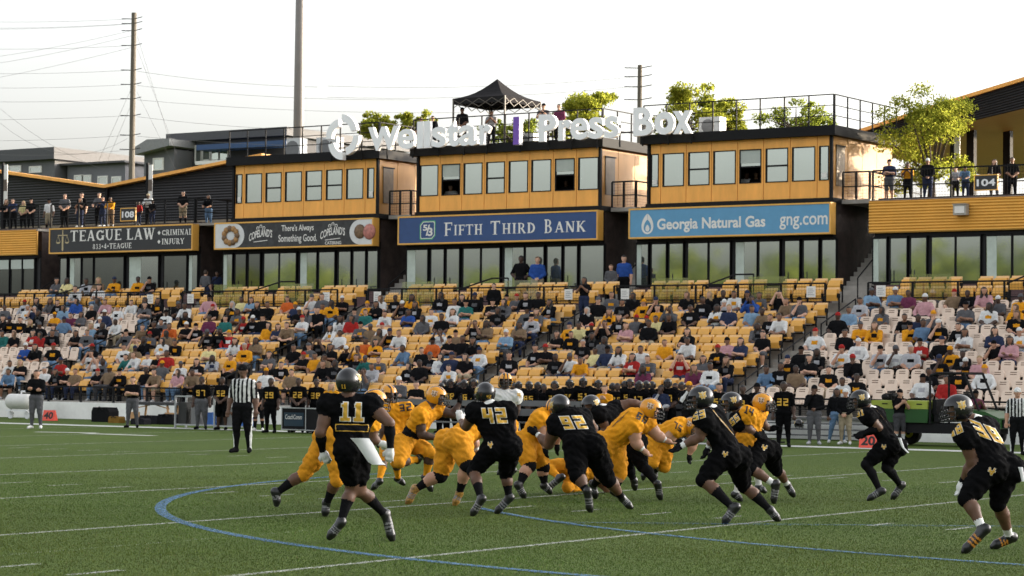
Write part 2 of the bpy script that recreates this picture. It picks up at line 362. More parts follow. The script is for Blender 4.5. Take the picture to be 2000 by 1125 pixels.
# grass blades where single tufts can be told apart
def grass():
    V = []; K = []
    for d0, d1, dens, hb in ((18.5, 26, 1500, 1.), (26, 33, 1200, 1.), (33, 42, 700, 1.1), (42, 56, 280, 1.2)):
        wmax = (.216 * 1.12) * d1 + .8; n = int((d1 - d0) * 2 * wmax * dens)
        d = RNG.uniform(d0, d1, n); l = RNG.uniform(-wmax, wmax, n); ok = abs(l) < .242 * d + .8; d, l = d[ok], l[ok]
        x = CAM[0] + F0[0] * d + R0[0] * l; y = CAM[1] + F0[1] * d + R0[1] * l
        V.append(np.c_[x, y, np.full(len(x), hb)])
    P = np.concatenate(V); n = len(P); x, y, hb = P.T
    dd = (P[:, :2] - CAM[:2]) @ F0[:2]; h = RNG.uniform(.006, .019, n) * hb * np.clip((58 - dd) / 22, .25, 1); wd = RNG.uniform(.003, .006, n) * hb; a = RNG.uniform(0, math.pi * 2, n); la = RNG.uniform(0, math.pi * 2, n); ln = RNG.uniform(.1, .8, n) * h
    clump = .5 + .5 * np.sin(x * 2.3 + 1.7 * np.sin(y * 1.9)) * np.sin(y * 2.7 + 1.3 * np.sin(x * 1.3)); h *= .75 + .4 * clump
    v = np.zeros((n, 3, 3)); v[:, 0] = np.c_[x - np.cos(a) * wd, y - np.sin(a) * wd, np.zeros(n)]; v[:, 1] = np.c_[x + np.cos(a) * wd, y + np.sin(a) * wd, np.zeros(n)]
    v[:, 2] = np.c_[x + np.cos(la) * ln, y + np.sin(la) * ln, h]
    me = bpy.data.meshes.new('grass_blades'); add_arrays(me, v.reshape(-1, 3), np.arange(n * 3).reshape(-1, 3))
    k = paint_at(x, y); br = RNG.uniform(.86, 1.14, n) * (.9 + .2 * clump)
    br *= 1 + .16 * np.sin(x * .9 + 2 * np.sin(y * .37)) * np.sin(y * .7 + 1.5 * np.sin(x * .5)); yl = 1 + .12 * np.sin(x * .43 + y * .8)
    c = np.c_[.068 * br * yl * RNG.uniform(.88, 1.15, n), .108 * br, .0130 * br]
    dry = RNG.random(n) < .02; c[dry] = np.c_[.16 * br, .14 * br, .06 * br][dry]
    for kk, colr, pr in ((1, (.33, .35, .29), .66), (2, (.055, .14, .26), .7), (3, (.26, .29, .22), .3)):
        s = (k == kk) & (RNG.random(n) < pr); c[s] = np.array(colr) * RNG.uniform(.75, 1.1, (s.sum(), 1))
    at = me.color_attributes.new('Col', 'FLOAT_COLOR', 'POINT'); at.data.foreach_set('color', np.repeat(np.c_[c, np.ones(n)], 3, 0).astype(np.float32).ravel())
    me.update(); me.validate()
    m = bpy.data.materials.new('grass_blade'); m.use_nodes = True; t = m.node_tree; b = t.nodes['Principled BSDF']; b.inputs['Roughness'].default_value = .7; b.inputs['Specular IOR Level'].default_value = .15
    va = t.nodes.new('ShaderNodeVertexColor'); va.layer_name = 'Col'; t.links.new(va.outputs[0], b.inputs['Base Color'])
    ge = t.nodes.new('ShaderNodeNewGeometry'); mxv = t.nodes.new('ShaderNodeMix'); mxv.data_type = 'VECTOR'; mxv.inputs[0].default_value = .70; mxv.inputs[5].default_value = (0, 0, 1); t.links.new(ge.outputs['Normal'], mxv.inputs[4]); nv_ = t.nodes.new('ShaderNodeVectorMath'); nv_.operation = 'NORMALIZE'; t.links.new(mxv.outputs[1], nv_.inputs[0]); t.links.new(nv_.outputs[0], b.inputs['Normal'])
    me.materials.append(m); o = link('grass', me); tag(o, 'short mown green grass blades covering the playing field', 'grass', kind='stuff')
grass()

# ------------------------------------------------------------------ the stand: wall, terraces, aisles, seats
NROW = 11; Y0 = 8.2; TR = .82; Zf = .64; RS = .285
AIS = [(-17.4, -16.2), (-8.0, -6.8), (2.3, 3.5), (12.3, 13.5), (23.2, 24.4)]
SECT = [(-29.5, -17.5, 'c', 'under the law office sign'), (-16.1, -8.1, 'y', 'under the catering sign'), (-6.7, 2.2, 'y', 'under the blue bank sign'), (3.6, 12.2, 'y', 'under the light blue gas sign'), (13.6, 23.1, 'c', 'at the far right of the stand'), (24.5, 34., 'c', 'beyond the far right aisle')]
tag(MB().box((-45, 6.8, -.02), (45, 7.05, .60)).build('stand_front_wall', wallw), 'low pale grey wall along the foot of the stand', 'wall')
ter = thing('terrace', (0, 8, 0), 'stepped concrete terrace that carries the seat rows', 'terrace')
for k in range(NROW):
    y0 = Y0 - .52 + TR * k if k else 7.05; box('step', (-45, y0, 0 if k == 0 else Zf + RS * (k - 1) - .3), (45, Y0 - .52 + TR * (k + 1) + (.0 if k < NROW - 1 else .3), Zf + RS * k), concrete, ter)
ORD = ['front', 'second', 'third', 'fourth', 'fifth', 'sixth', 'seventh', 'eighth', 'ninth', 'tenth', 'eleventh']
# aisles: half steps + handrails
for ai, (a, b) in enumerate(AIS):
    nm = ['beside the left cream seats', 'left of the middle yellow seats', 'right of the middle yellow seats', 'beside the right cream seats', 'at the right edge'][ai]
    st = thing('stair', ((a + b) / 2, 8, Zf), 'concrete aisle stair ' + nm, 'stair', 'aisle stairs of the stand')
    for k in range(NROW):
        y = Y0 - .52 + TR * (k + 1); box('step', (a + .05, y - .4, Zf + RS * k - .01), (b - .05, y + .003, Zf + RS * k + .1425), stepc, st)
    box('edge_strip', (a + .05, 7.7, Zf + .002), (b - .05, 7.76, Zf + .012), offwhite, st)
    hr = thing('handrail', (b - .1, 8, Zf), 'black sloping handrails on the aisle stair ' + nm, 'handrail', 'aisle handrails')
    for k0, k1, xx in ((0, 2.2, b - .08), (3.2, 5.9, b - .08), (6.8, 9.9, b - .08)):
        pa = (xx, Y0 + TR * k0 - .3, Zf + RS * k0 + .92); pb_ = (xx, Y0 + TR * k1 - .3, Zf + RS * k1 + .92)
        mb = MB().path([(pa[0], pa[1], pa[2] - .9), pa, pb_, (pb_[0], pb_[1], pb_[2] - .9)], .026, 0, 6)
        mb.bar((pa[0], pa[1], pa[2] - .4), (pb_[0], pb_[1], pb_[2] - .4), .02, 0, 6); mb.build('rail', blk, hr)
# seats
def seat_mesh_yellow(down=False):
    m = MB()
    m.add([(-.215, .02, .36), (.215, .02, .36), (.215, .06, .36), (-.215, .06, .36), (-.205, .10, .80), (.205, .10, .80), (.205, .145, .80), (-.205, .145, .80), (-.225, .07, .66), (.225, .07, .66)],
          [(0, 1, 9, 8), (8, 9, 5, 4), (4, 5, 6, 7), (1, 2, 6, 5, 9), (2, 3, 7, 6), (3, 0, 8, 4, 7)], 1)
    if down: m.box((-.215, -.34, .40), (.215, .03, .455), 0)
    else: m.add([(-.205, -.10, .36), (.205, -.10, .36), (.205, .0, .36), (-.205, .0, .36), (-.195, -.06, .72), (.195, -.06, .72), (.195, .07, .735), (-.195, .07, .735), (-.215, -.14, .55), (.215, -.14, .55)],
                [(0, 1, 9, 8), (8, 9, 5, 4), (4, 5, 6, 7), (1, 2, 6, 5, 9), (2, 3, 7, 6), (3, 0, 8, 4, 7)], 0)
    for s in (-1, 1):
        m.box((s * .232 - .012, -.12, .46), (s * .232 + .012, .08, .60), 2); m.box((s * .232 - .012, -.02, 0), (s * .232 + .012, .05, .5), 2)
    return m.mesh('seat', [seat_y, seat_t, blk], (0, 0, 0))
def seat_mesh_cream():
    m = MB(); W = [(.20, .38), (.215, .5), (.20, .60), (.21, .74), (.18, .82), (.10, .85)]
    fr = [(-w_, .05 + (z - .38) * .22, z) for w_, z in W] + [(w_, .05 + (z - .38) * .22, z) for w_, z in W[::-1]]
    m.prism(fr, (0, .05, 0), 0)
    for z in (.73, .79): m.box((-.10, .05 + (z - .38) * .22 - .006, z - .014), (.10, .05 + (z - .38) * .22 + .01, z + .008), 1)
    m.add([(-.21, -.36, .41), (.21, -.36, .41), (.2, .06, .38), (-.2, .06, .38), (-.21, -.38, .36), (.21, -.38, .36), (.2, .06, .33), (-.2, .06, .33)], [(0, 1, 2, 3), (4, 7, 6, 5), (4, 5, 1, 0), (5, 6, 2, 1), (6, 7, 3, 2), (7, 4, 0, 3)], 0)
    m.box((-.03, -.05, 0), (.03, .02, .35), 2)
    return m.mesh('seat', [seat_c, slot_m, blk], (0, 0, 0))
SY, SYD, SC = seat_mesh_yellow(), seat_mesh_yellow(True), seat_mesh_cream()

# ------------------------------------------------------------------ spectators read off the photograph: torso (zoom px) and shirt colour
ZA = """155,410,s 180,470,w 228,465,n 255,400,k 345,430,g 400,400,k 265,500,k 365,500,y 425,485,l 485,500,m 515,440,b 545,510,g 615,450,k 660,400,g 725,410,p 905,415,w 985,430,k 1040,450,g 1100,395,k 940,490,g 795,490,w 800,550,w 705,530,n 860,550,w 675,570,w 610,595,l 430,550,d 385,540,k 325,530,k 205,540,k 130,545,k 60,570,k 10,540,k 20,490,g 260,590,k 355,590,g 355,640,k 265,640,r 215,640,r 175,635,p 85,640,k 20,640,e 510,640,k 540,640,k 690,640,g 770,610,k 735,600,w 165,740,b 240,745,k 290,750,s 355,770,k 405,740,k 525,740,k 70,835,w 130,830,k 180,835,w 135,890,d 185,890,w 345,830,r 240,850,r 450,900,k 505,890,t 425,960,g 470,960,m 525,950,k 660,970,k 735,960,t 790,950,m 860,640,g 920,690,c 990,690,k 1020,650,g 1105,710,w 1205,710,k 1110,560,g 1130,490,w 1200,470,k 1270,490,k 1270,450,w 1160,600,o 1210,610,k 1270,610,k 1340,590,k 1045,590,k 975,595,t 1070,650,k 1130,640,t 1165,640,w 840,760,w 915,760,t 870,810,e 930,810,w 1000,810,w 1075,810,k 1135,805,r 1100,840,g 1230,860,w 1340,870,k 655,850,w 715,860,g 690,790,d 615,800,w 765,900,k 815,900,k 990,930,k 1065,930,t 1110,960,k 1210,920,p 1255,910,k 1320,970,t 610,950,d 380,970,k"""
ZB = """20,430,p 50,450,k 240,420,c 310,420,l 180,450,k 150,490,k 215,510,g 360,470,k 420,465,k 555,415,o 610,450,n 730,400,w 795,405,g 800,450,y 860,455,y 935,430,k 640,510,k 700,500,g 765,510,k 708,555,w 1160,410,w 1090,440,y 1165,460,k 1300,410,k 1350,450,k 1020,500,g 1095,510,e 1235,510,w 1390,520,b 20,560,m 70,560,w 130,560,e 180,570,k 260,580,r 325,570,k 385,560,k 430,610,y 495,610,n 565,590,t 615,620,k 925,555,w 865,610,w 1000,570,r 1060,600,g 1125,600,t 1205,600,w 1265,640,k 1335,650,w 1190,650,t 1385,640,g 915,660,w 970,670,k 95,665,k 155,670,r 205,710,w 275,710,r 340,700,t 400,710,t 465,720,g 10,680,k 715,690,k 775,710,k 600,770,k 850,760,k 965,770,k 1040,760,y 1095,720,o 1165,720,y 665,810,k 745,820,y 810,810,t 700,760,g 385,770,y 310,790,g 230,800,y 155,810,k 50,810,s 20,760,c 1030,840,k 1095,830,e 1190,820,g 1150,870,s 1370,790,d 815,890,k 885,890,k 515,880,k 440,870,k 415,930,w 1080,950,g 585,920,t 1390,890,k"""
ZC = """15,390,y 40,450,k 205,420,k 300,440,w 360,400,k 380,450,e 440,400,k 435,465,k 285,510,w 225,500,k 140,520,w 80,550,g 210,570,k 565,440,k 640,430,g 660,380,y 730,410,g 800,420,k 875,410,k 965,460,k 1030,455,k 600,510,k 660,510,k 795,510,g 870,510,g 905,560,s 440,610,k 515,620,t 745,600,t 835,610,l 675,670,l 750,680,k 200,665,w 305,650,t 365,640,t 145,710,o 265,720,k 350,720,k 435,720,k 75,770,k 20,770,d 505,770,w 600,780,k 130,820,k 205,830,w 280,830,n 375,830,k 530,830,k 295,900,w 215,900,t 60,890,k 1290,450,k 1380,410,g 1210,490,k 1370,500,y 1085,600,y 1160,590,c 1240,610,k 1000,660,k 1100,650,k 1160,650,w 1250,680,k 1330,620,k 1180,730,k 1330,720,g 1260,780,c 1350,780,n 850,790,k 925,790,k 995,840,k 1095,850,w 1170,850,y"""
ZD = """45,460,k 120,400,k 190,460,y 280,440,k 285,490,y 375,480,g 215,530,k 290,560,c 375,570,k 145,560,g 30,560,k 70,600,p 230,610,k 490,400,k 550,400,k 645,390,k 745,400,k 825,390,w 600,450,k 650,460,k 750,440,s 905,380,k 935,425,b 990,380,g 1050,390,k 1125,400,k 1000,430,m 1185,430,t 1265,450,g 515,510,k 695,500,w 780,500,n 940,490,l 1020,490,t 1060,540,k 1135,550,w 980,610,g 915,600,w 1010,660,k 490,665,k 505,730,w 340,720,y 435,730,k 765,720,p 855,720,n 930,720,k 700,790,k 775,790,k 820,850,k 600,830,g 540,840,k 445,850,r 180,780,w 110,780,w 30,790,w 110,840,r 230,830,g 195,880,m 270,900,g 540,910,m 650,920,w 1045,890,d 1135,900,k 1185,820,k 1220,870,w 1275,770,k 1330,650,w 1330,830,k 1165,930,k 1240,940,t 1170,760,k 1390,760,k"""
ZE = """30,530,k 95,480,l 155,420,s 205,490,k 250,415,l 360,385,l 520,370,d 605,390,m 670,390,k 420,490,g 715,430,p 920,360,t 1020,360,k 1130,400,p 1225,410,g 1380,410,y 1160,470,w 1235,480,k 1340,460,y 1000,470,g 280,590,y 380,600,y 590,530,k 680,530,n 780,540,g 850,530,d 620,600,y 710,600,d 815,590,k 960,590,k 1350,530,k 1395,520,c 990,650,w 1065,660,r 1200,650,n 1195,720,k 1300,720,p 1370,640,w 1375,720,k 685,710,r 765,730,r 835,710,k 895,790,y 985,780,k 820,840,k 415,780,s 520,790,w 625,780,s 260,720,w 170,690,k 130,650,k 35,660,k 150,780,w 225,830,k 60,910,k 15,760,k 750,920,k 870,960,r 950,920,k 1000,850,k 1095,840,p 1125,920,w 700,1000,w 165,970,w 250,970,k"""
SPEC = []
for ox, txt in ((0, ZA), (400, ZB), (800, ZC), (1200, ZD), (1600, ZE)):
    for e in txt.split():
        zx, zy, c = e.split(','); px, py = ox + int(zx) / 3.515, 480 + int(zy) / 3.515
        best = min(range(NROW), key=lambda k: abs(PZ(px, py, Y0 + TR * k - .1) - (Zf + RS * k + .82)))
        X = PX(px, Y0 + TR * best - .1, py)
        for a, b in AIS:
            if a - .2 < X < b + .2: X = a - .3 if X < (a + b) / 2 else b + .3
        if any(s[1] == best and abs(s[0] - X) < .40 for s in SPEC): continue
        SPEC.append((X, best, c))
PITCH = .48
for si, (a, b, ty, where) in enumerate(SECT):
    n = int((b - a) / PITCH)
    for k in range(NROW):
        yy, zz = Y0 + TR * k, Zf + RS * k
        t = thing('seat_row', ((a + b) / 2, yy, zz), '%s row of %s stadium seats %s' % (ORD[k], 'cream moulded' if ty == 'c' else 'yellow flip-up', where), 'seat row', 'rows of stadium seats')
        MB().bar((a + .1, yy + .06, zz + .30), (b - .1, yy + .06, zz + .30), .02).build('mounting_beam', blk, t)
        for i in range(n):
            x = a + (i + .5) * (b - a) / n; px = proj((x, yy, zz))[0]
            if not -120 < px < 2450: continue
            occ = any(s[1] == k and abs(s[0] - x) < .26 for s in SPEC)
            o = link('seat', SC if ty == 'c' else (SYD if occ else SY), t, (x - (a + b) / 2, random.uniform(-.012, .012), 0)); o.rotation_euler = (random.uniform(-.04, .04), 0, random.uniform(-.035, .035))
# front rail
def railing(name, p, q, h, label, cat='railing', group=None, n=None, mesh=False, mids=1, post=.03, parent=None):
    p, q = Vector(p), Vector(q); L = (q - p).length; n = n or max(2, int(L / 1.6)); u = Vector((0, 0, 1))
    t = thing(name, p, label, cat, group)
    MB().bar(p + u * h, q + u * h, post * .9).build('top_rail', blk, t)
    for i in range(n + 1):
        c = p.lerp(q, i / n); MB().bar(c, c + u * h, post).build('post', blk, t)
    for k in range(mids): MB().bar(p + u * (h * (k + 1) / (mids + 1) - .02), q + u * (h * (k + 1) / (mids + 1) - .02), post * .6).build('mid_rail', blk, t)
    if mesh:
        g = MB(); m2 = max(8, int(L / .11))
        for i in range(m2 + 1): c = p.lerp(q, i / m2); g.bar(c + u * .06, c + u * (h - .03), .004, 0, 3)
        for k in range(1, 9): g.bar(p + u * h * k / 9, q + u * h * k / 9, .004, 0, 3)
        o = g.build('wire_mesh', blk, t); o['kind'] = 'stuff'
    return t
for i, (a, b) in enumerate([(-29, -17.5), (-16.1, -8.1), (-6.7, 2.2), (3.6, 12.2), (13.6, 23)]):
    railing('front_railing', (a, 7.0, .60), (b, 7.0, .60), .56, 'black mesh railing on the front wall ' + SECT[i][3], group='railings on the front wall', mesh=True)

# ------------------------------------------------------------------ club deck above the last row
YD = 17.4; ZD1 = 3.98; ZD2 = 4.36; YS = 22.0
dk = thing('club_deck', (0, YD, ZD1), 'raised concrete club deck in front of the suites', 'deck')
box('deck_front', (-45, YD, 3.0), (45, 19.2, ZD1), concrete, dk); box('deck_back', (-45, 19.2, 3.0), (45, YS + .02, ZD2), stepc, dk)
DECK = [(-29.4, -18.6, 'below the law office sign'), (-17.4, -9.4, 'below the catering sign'), (-7.9, 1.8, 'below the blue bank sign'), (3.2, 11.6, 'below the light blue gas sign'), (13.2, 24.5, 'below the yellow deck at right')]
cg = glass('clear_screen', (.36, .38, .36), .05, .25)
def deck_glass(n):
    if n in MATS: return MATS[n]
    m = bpy.data.materials.new(n); m.use_nodes = True; MATS[n] = m; t = m.node_tree; t.nodes.clear()
    o = t.nodes.new('ShaderNodeOutputMaterial'); mx = t.nodes.new('ShaderNodeMixShader'); mx.inputs[0].default_value = .28
    tr = t.nodes.new('ShaderNodeBsdfTransparent'); tr.inputs[0].default_value = (.9, .93, .92, 1); g = t.nodes.new('ShaderNodeBsdfGlossy'); g.inputs['Roughness'].default_value = .08
    t.links.new(tr.outputs[0], mx.inputs[1]); t.links.new(g.outputs[0], mx.inputs[2]); t.links.new(mx.outputs[0], o.inputs[0]); return m
for i, (a, b, where) in enumerate(DECK):
    railing('deck_railing', (a, YD + .06, ZD1), (b, YD + .06, ZD1), 1.0, 'black railing at the edge of the club deck ' + where, group='railings of the club deck', mesh=True)
    for r, (yy, zz) in enumerate(((18.6, ZD1), (20.1, ZD2))):
        t = thing('seat_row', ((a + b) / 2, yy, zz), '%s row of yellow seats on the club deck %s' % (['front', 'rear'][r], where), 'seat row', 'rows of club deck seats')
        n = int((b - a) / .56)
        for k in range(n):
            if k % 9 in ((8,) if r == 0 else (4, 8)): continue
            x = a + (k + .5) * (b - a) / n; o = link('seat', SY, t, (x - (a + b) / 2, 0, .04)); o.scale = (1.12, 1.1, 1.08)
    for xx in (a + .5, b - .5):
        if i in (0,) and xx < -20: pass
        sg = MB().box((xx - .17, YD - .02, ZD1 + .52), (xx + .17, YD - .005, ZD1 + .9)); o = sg.build('notice_sign', offwhite)
        tag(o, 'small white notice, %s end of deck railing %s' % ('left' if xx < (a + b) / 2 else 'right', where), 'sign', 'notices on the deck railing')
        ln = MB()
        for q in range(4): ln.box((xx - .12, YD - .024, ZD1 + .6 + q * .065), (xx + .12 - .05 * (q % 2), YD - .021, ZD1 + .618 + q * .065))
        ln.build('printed_line', paint('notice_print', (.25, .25, .26)), o)['kind'] = 'stuff'
    if i:
        for q, xx in enumerate((a + 1.3, a + .62 * (b - a))):
            o = box('glass_screen', (xx, YD + .5, ZD1), (xx + 1.5, YD + .52, ZD1 + 1.28), deck_glass('clear_screen_glass')); tag(o, 'clear glass screen %s on the deck %s' % (['at left', 'right of middle'][q], where), 'glass screen', 'glass screens on the club deck')
    st = MB(); sx = a + .48 * (b - a)
    st.path([(sx - .5, YD + .25, ZD1), (sx - .5, YD + .25, ZD1 + .95), (sx, YD + 1.7, ZD1 + 1.42), (sx + .75, YD + 1.7, ZD1 + 1.42), (sx + .75, YD + 1.7, ZD1)], .03, 0, 6)
    tag(st.build('handrail', blk), 'black bent handrail between the deck seats ' + where, 'handrail', 'handrails on the club deck')
# ------------------------------------------------------------------ suites and press boxes
Zsb, Zst, Zob, Zot, Zpar = 6.93, 8.08, 8.27, 10.52, 10.88
def corrugated(x0f, x1f, z0, z1, Y, pitch, depth, mb, m=0):
    z = z0
    while z < z1 - 1e-4:
        z2 = min(z + pitch, z1); a, b = x0f(z), x1f(z)
        if b > a: mb.add([(a, Y, z), (b, Y, z), (b, Y - depth, z + (z2 - z) * .45), (a, Y - depth, z + (z2 - z) * .45), (a, Y, z2), (b, Y, z2)], [(0, 1, 2, 3), (3, 2, 5, 4)], m)
        z = z2
    return mb
def P2X(zoom, v, Y):
    ox, s = zoom; return PX(ox + v / s, Y)
def lower_block(nm, x0, x1, panes, zoom, label, doors=(), darks=(), curt=()):
    t = thing('suite_block', ((x0 + x1) / 2, YS, ZD2), label, 'building', 'suites under the press boxes')
    box('wall', (x0 + .12, YS + .3, 3.0), (x1 - .12, YS + 9, 8.2), stone, t)
    box('sill_wall', (x0 + .12, YS, 3.2), (x1 - .12, YS + .295, ZD2 + .72), sill, t)
    box('window_head', (x0 + .12, YS + .02, Zsb - .12), (x1 - .12, YS + .295, Zsb + .2), blk, t)
    xs = [(P2X(zoom, a, YS), P2X(zoom, b, YS)) for a, b in panes]
    MB().box((x0 + .12, YS + .2, ZD2 + .72), (x1 - .12, YS + .29, Zsb - .12)).build('window_backing', dkgrey, t)
    for i, (a, b) in enumerate(xs):
        zb = ZD2 + .05 if i in doors else ZD2 + .80
        fr = MB(); w_ = .03
        fr.box((a - w_, YS + .035, zb - .06), (a, YS + .19, Zsb - .125)); fr.box((b, YS + .035, zb - .06), (b + w_, YS + .19, Zsb - .125)); fr.box((a, YS + .035, zb - .06), (b, YS + .19, zb)); fr.box((a, YS + .035, Zsb - .2), (b, YS + .19, Zsb - .125))
        o = fr.build('door' if i in doors else 'window', blk, t)
        box('pane', (a, YS + .06, zb), (b, YS + .09, Zsb - .2), glass_dk if i in darks else glass_lo, o)
        if i in curt: box('curtain', (a + .03 * (b - a), YS + .050, zb), (a + .42 * (b - a), YS + .0575, Zsb - .2), curtain, o)
        if i in doors: MB().bar((a + .07, YS - .08, zb + .8), (a + .07, YS - .08, zb + 1.2), .015).build('handle', MATS['black_metal'], o)
    return t
z2_, z3_, z4_, z5_, z6_ = (0, 4.), (420, 2.813), (780, 2.446), (1200, 2.344), (1640, 2.344)
SG = dict(law=(PX(108, YS), PX(388, YS)), cat=(PX(430, YS), PX(740, YS)), bank=(PX(788, YS), PX(1178, YS)), gas=(PX(1238, YS), PX(1632, YS)))
lower_block('a', *SG['law'], [(465, 515), (540, 625), (640, 720), (735, 960), (1000, 1230), (1275, 1450), (1470, 1535)], z2_, 'dark stone suite with open doors under the black law office sign', (1, 2, 5), (2, 3, 5), (1, 6, 4))
lower_block('b', *SG['cat'], [(42, 90), (107, 165), (180, 242), (265, 345), (352, 440), (463, 553), (567, 652), (675, 740), (755, 820), (835, 888)], z3_, 'dark stone suite with glass doors under the grey catering sign', (1, 2, 7, 8), (1, 2), (0, 5))
lower_block('c', *SG['bank'], [(32, 130), (148, 208), (222, 282), (302, 382), (390, 475), (498, 590), (600, 685), (703, 770), (785, 845), (862, 972)], z4_, 'dark stone suite with pale windows under the blue bank sign', (1, 2, 7, 8), (), (0, 5))
lower_block('d', *SG['gas'], [(98, 150), (167, 232), (248, 310), (333, 423), (432, 525), (550, 648), (660, 752), (777, 843), (863, 930), (948, 1010)], z5_, 'dark stone suite with pale windows under the light blue gas sign', (1, 2, 7, 8), (), (0, 5))
XR0 = PX(1702, YS)
lower_block('e', XR0, XR0 + 13, [(150, 210), (230, 303), (323, 393), (418, 523), (532, 640), (668, 782), (792, 900), (920, 1020)], z6_, 'dark stone suite with windows under the yellow corrugated deck at right', (1, 2), (), (0, 5))
lower_block('f', PX(-140, YS), PX(76, YS), [(-220, -30), (-15, 65), (85, 165), (180, 262)], z2_, 'dark stone suite with blinds at the left edge of the stand', (), (0, 1, 2, 3), ())
for a, b in [(-15, 65), (85, 165), (180, 262)]:
    a, b = P2X(z2_, a, YS), P2X(z2_, b, YS); o = box('window_blind', (a, YS + .02, Zsb - .62), (b, YS + .04, Zsb - .2), blind); tag(o, 'pale roller blind half down in the %s window at the left edge' % {0: 'first', 1: 'second', 2: 'third'}[[-15, 85, 180].index([v for v in (-15, 85, 180) if abs(P2X(z2_, v, YS) - a) < 1e-6][0])], 'blind', 'blinds at the left edge')

def sign(name, x0, x1, m, label, frame=corr):
    t = thing('sign', ((x0 + x1) / 2, YS - .35, Zsb), label, 'sign')
    fr = MB(); f = .06
    fr.box((x0, YS - .42, Zsb), (x1, YS - .002, Zsb + f)); fr.box((x0, YS - .42, Zst - f), (x1, YS - .002, Zst)); fr.box((x0, YS - .42, Zsb + f), (x0 + f, YS - .002, Zst - f)); fr.box((x1 - f, YS - .42, Zsb + f), (x1, YS - .002, Zst - f))
    fr.build('frame', frame, t); box('face', (x0 + f, YS - .40, Zsb + f), (x1 - f, YS - .3, Zst - f), m, t)
    return t
YT = YS - .405
def pxs(x, y): p = onY(x, y, YT); return float(p[0]), float(p[2])
def rect(zoom, a, b):   # zoom px box corners -> x0,x1,z0,z1 on the sign plane
    (ox, oy, s) = zoom; x0, _ = pxs(ox + a[0] / s, oy + a[1] / s); x1, _ = pxs(ox + b[0] / s, oy + b[1] / s); return x0, x1
dark_sign = paint('charcoal_sign', (.020, .020, .023)); cat_sign = mat('slate_sign', (.040, .040, .041), .7, .35, 5.); bank_sign = paint('royal_blue_sign', (.022, .062, .185)); gas_sign = mat('sky_blue_sign', (.105, .295, .48), .55, .06, 2)
b1, b2 = Zsb + .06, Zst - .06; SH = b2 - b1
# law office
x0, x1 = SG['law']; t = sign('law', x0, x1, dark_sign, 'black law office sign with cream serif lettering and gold frame')
Q = lambda v: P2X(z2_, v, YT)
mb = MB(); wall_serif(mb, 'TEAGUE LAW', Q(545), Q(1215), b1 + SH * .46, b1 + SH * .93, YT); mb.build('lettering', offwhite, t); mb = MB(); wall_serif(mb, '833+4+TEAGUE', Q(722), Q(1028), b1 + SH * .10, b1 + SH * .33, YT, n=28); mb.build('lettering', offwhite, t); mb = MB()
wall_serif(mb, 'CRIMINAL', Q(1262), Q(1500), b1 + SH * .60, b1 + SH * .84, YT, n=26); mb.build('lettering', offwhite, t); mb = MB(); wall_serif(mb, 'INJURY', Q(1262), Q(1440), b1 + SH * .22, b1 + SH * .46, YT, n=26)
for zz in (.72, .34): mb.add([(Q(1228), YT, b1 + SH * zz), (Q(1240), YT, b1 + SH * (zz - .09)), (Q(1252), YT, b1 + SH * zz), (Q(1240), YT, b1 + SH * (zz + .09))], [(0, 1, 2, 3)])
mb.build('lettering', offwhite, t)
mb = MB(); cx = Q(487); k = SH
mb.add([(cx - .05, YT, b1 + k * .12), (cx, YT, b1 + k * .03), (cx + .05, YT, b1 + k * .12), (cx + .05, YT, b1 + k * .7), (cx - .05, YT, b1 + k * .7)], [(0, 1, 2, 3, 4)])
mb.add([(cx - .3, YT, b1 + k * .72), (cx + .3, YT, b1 + k * .72), (cx + .3, YT, b1 + k * .76), (cx - .3, YT, b1 + k * .76)], [(0, 1, 2, 3)]); mb.add([(cx - .03, YT, b1 + k * .77), (cx + .03, YT, b1 + k * .77), (cx + .03, YT, b1 + k * .97), (cx - .03, YT, b1 + k * .97)], [(0, 1, 2, 3)])
for s in (-1, 1):
    for q in (-1, 1): mb.add([(cx + s * .27 + q * .10, YT, b1 + k * .46), (cx + s * .27 + q * .13, YT, b1 + k * .46), (cx + s * .27 + .012, YT, b1 + k * .715), (cx + s * .27 - .012, YT, b1 + k * .715)], [(0, 1, 2, 3)])
    mb.add([(cx + s * .27 - .14, YT, b1 + k * .45), (cx + s * .27 - .07, YT, b1 + k * .38), (cx + s * .27 + .07, YT, b1 + k * .38), (cx + s * .27 + .14, YT, b1 + k * .45)], [(0, 1, 2, 3)])
mb.build('scales_emblem', mat('sign_gold', (.45, .36, .2), .6, .05), t)
# catering
x0, x1 = SG['cat']; t = sign('cat', x0, x1, cat_sign, 'slate grey catering sign with white lettering and plates of food at both ends'); Q = lambda v: P2X(z3_, v, YT)
def disc(mb, cx, cz, rx, rz, Y, m, a0=0, a1=360, n=28):
    pts = [(cx + rx * math.cos(R_(a0 + (a1 - a0) * i / n)), Y, cz + rz * math.sin(R_(a0 + (a1 - a0) * i / n))) for i in range(n + 1)]
    mb.add(pts[:-1] if a1 - a0 == 360 else pts, [tuple(range(n if a1 - a0 == 360 else n + 1))], m)
zc = (b1 + b2) / 2
plate = paint('plate_white', (.62, .62, .61)); crust = mat('golden_crust', (.32, .17, .06), .6, .5, 9, .3, 20); ham = mat('pink_ham', (.42, .16, .13), .6, .4, 7, .3, 20); roast = mat('roast_brown', (.16, .095, .05), .6, .5, 8, .3, 20)
mb = MB(); xa = x0 + .06; pts = [(xa, YT, b1), (Q(105), YT, b1)] + [(Q(105) + .52 * math.cos(R_(q)) * 1.05, YT, zc + SH * .5 * math.sin(R_(q))) for q in range(-80, 81, 10)] + [(Q(105), YT, b2), (xa, YT, b2)]; mb.add(pts, [tuple(range(len(pts)))]); mb.build('plate', plate, t)
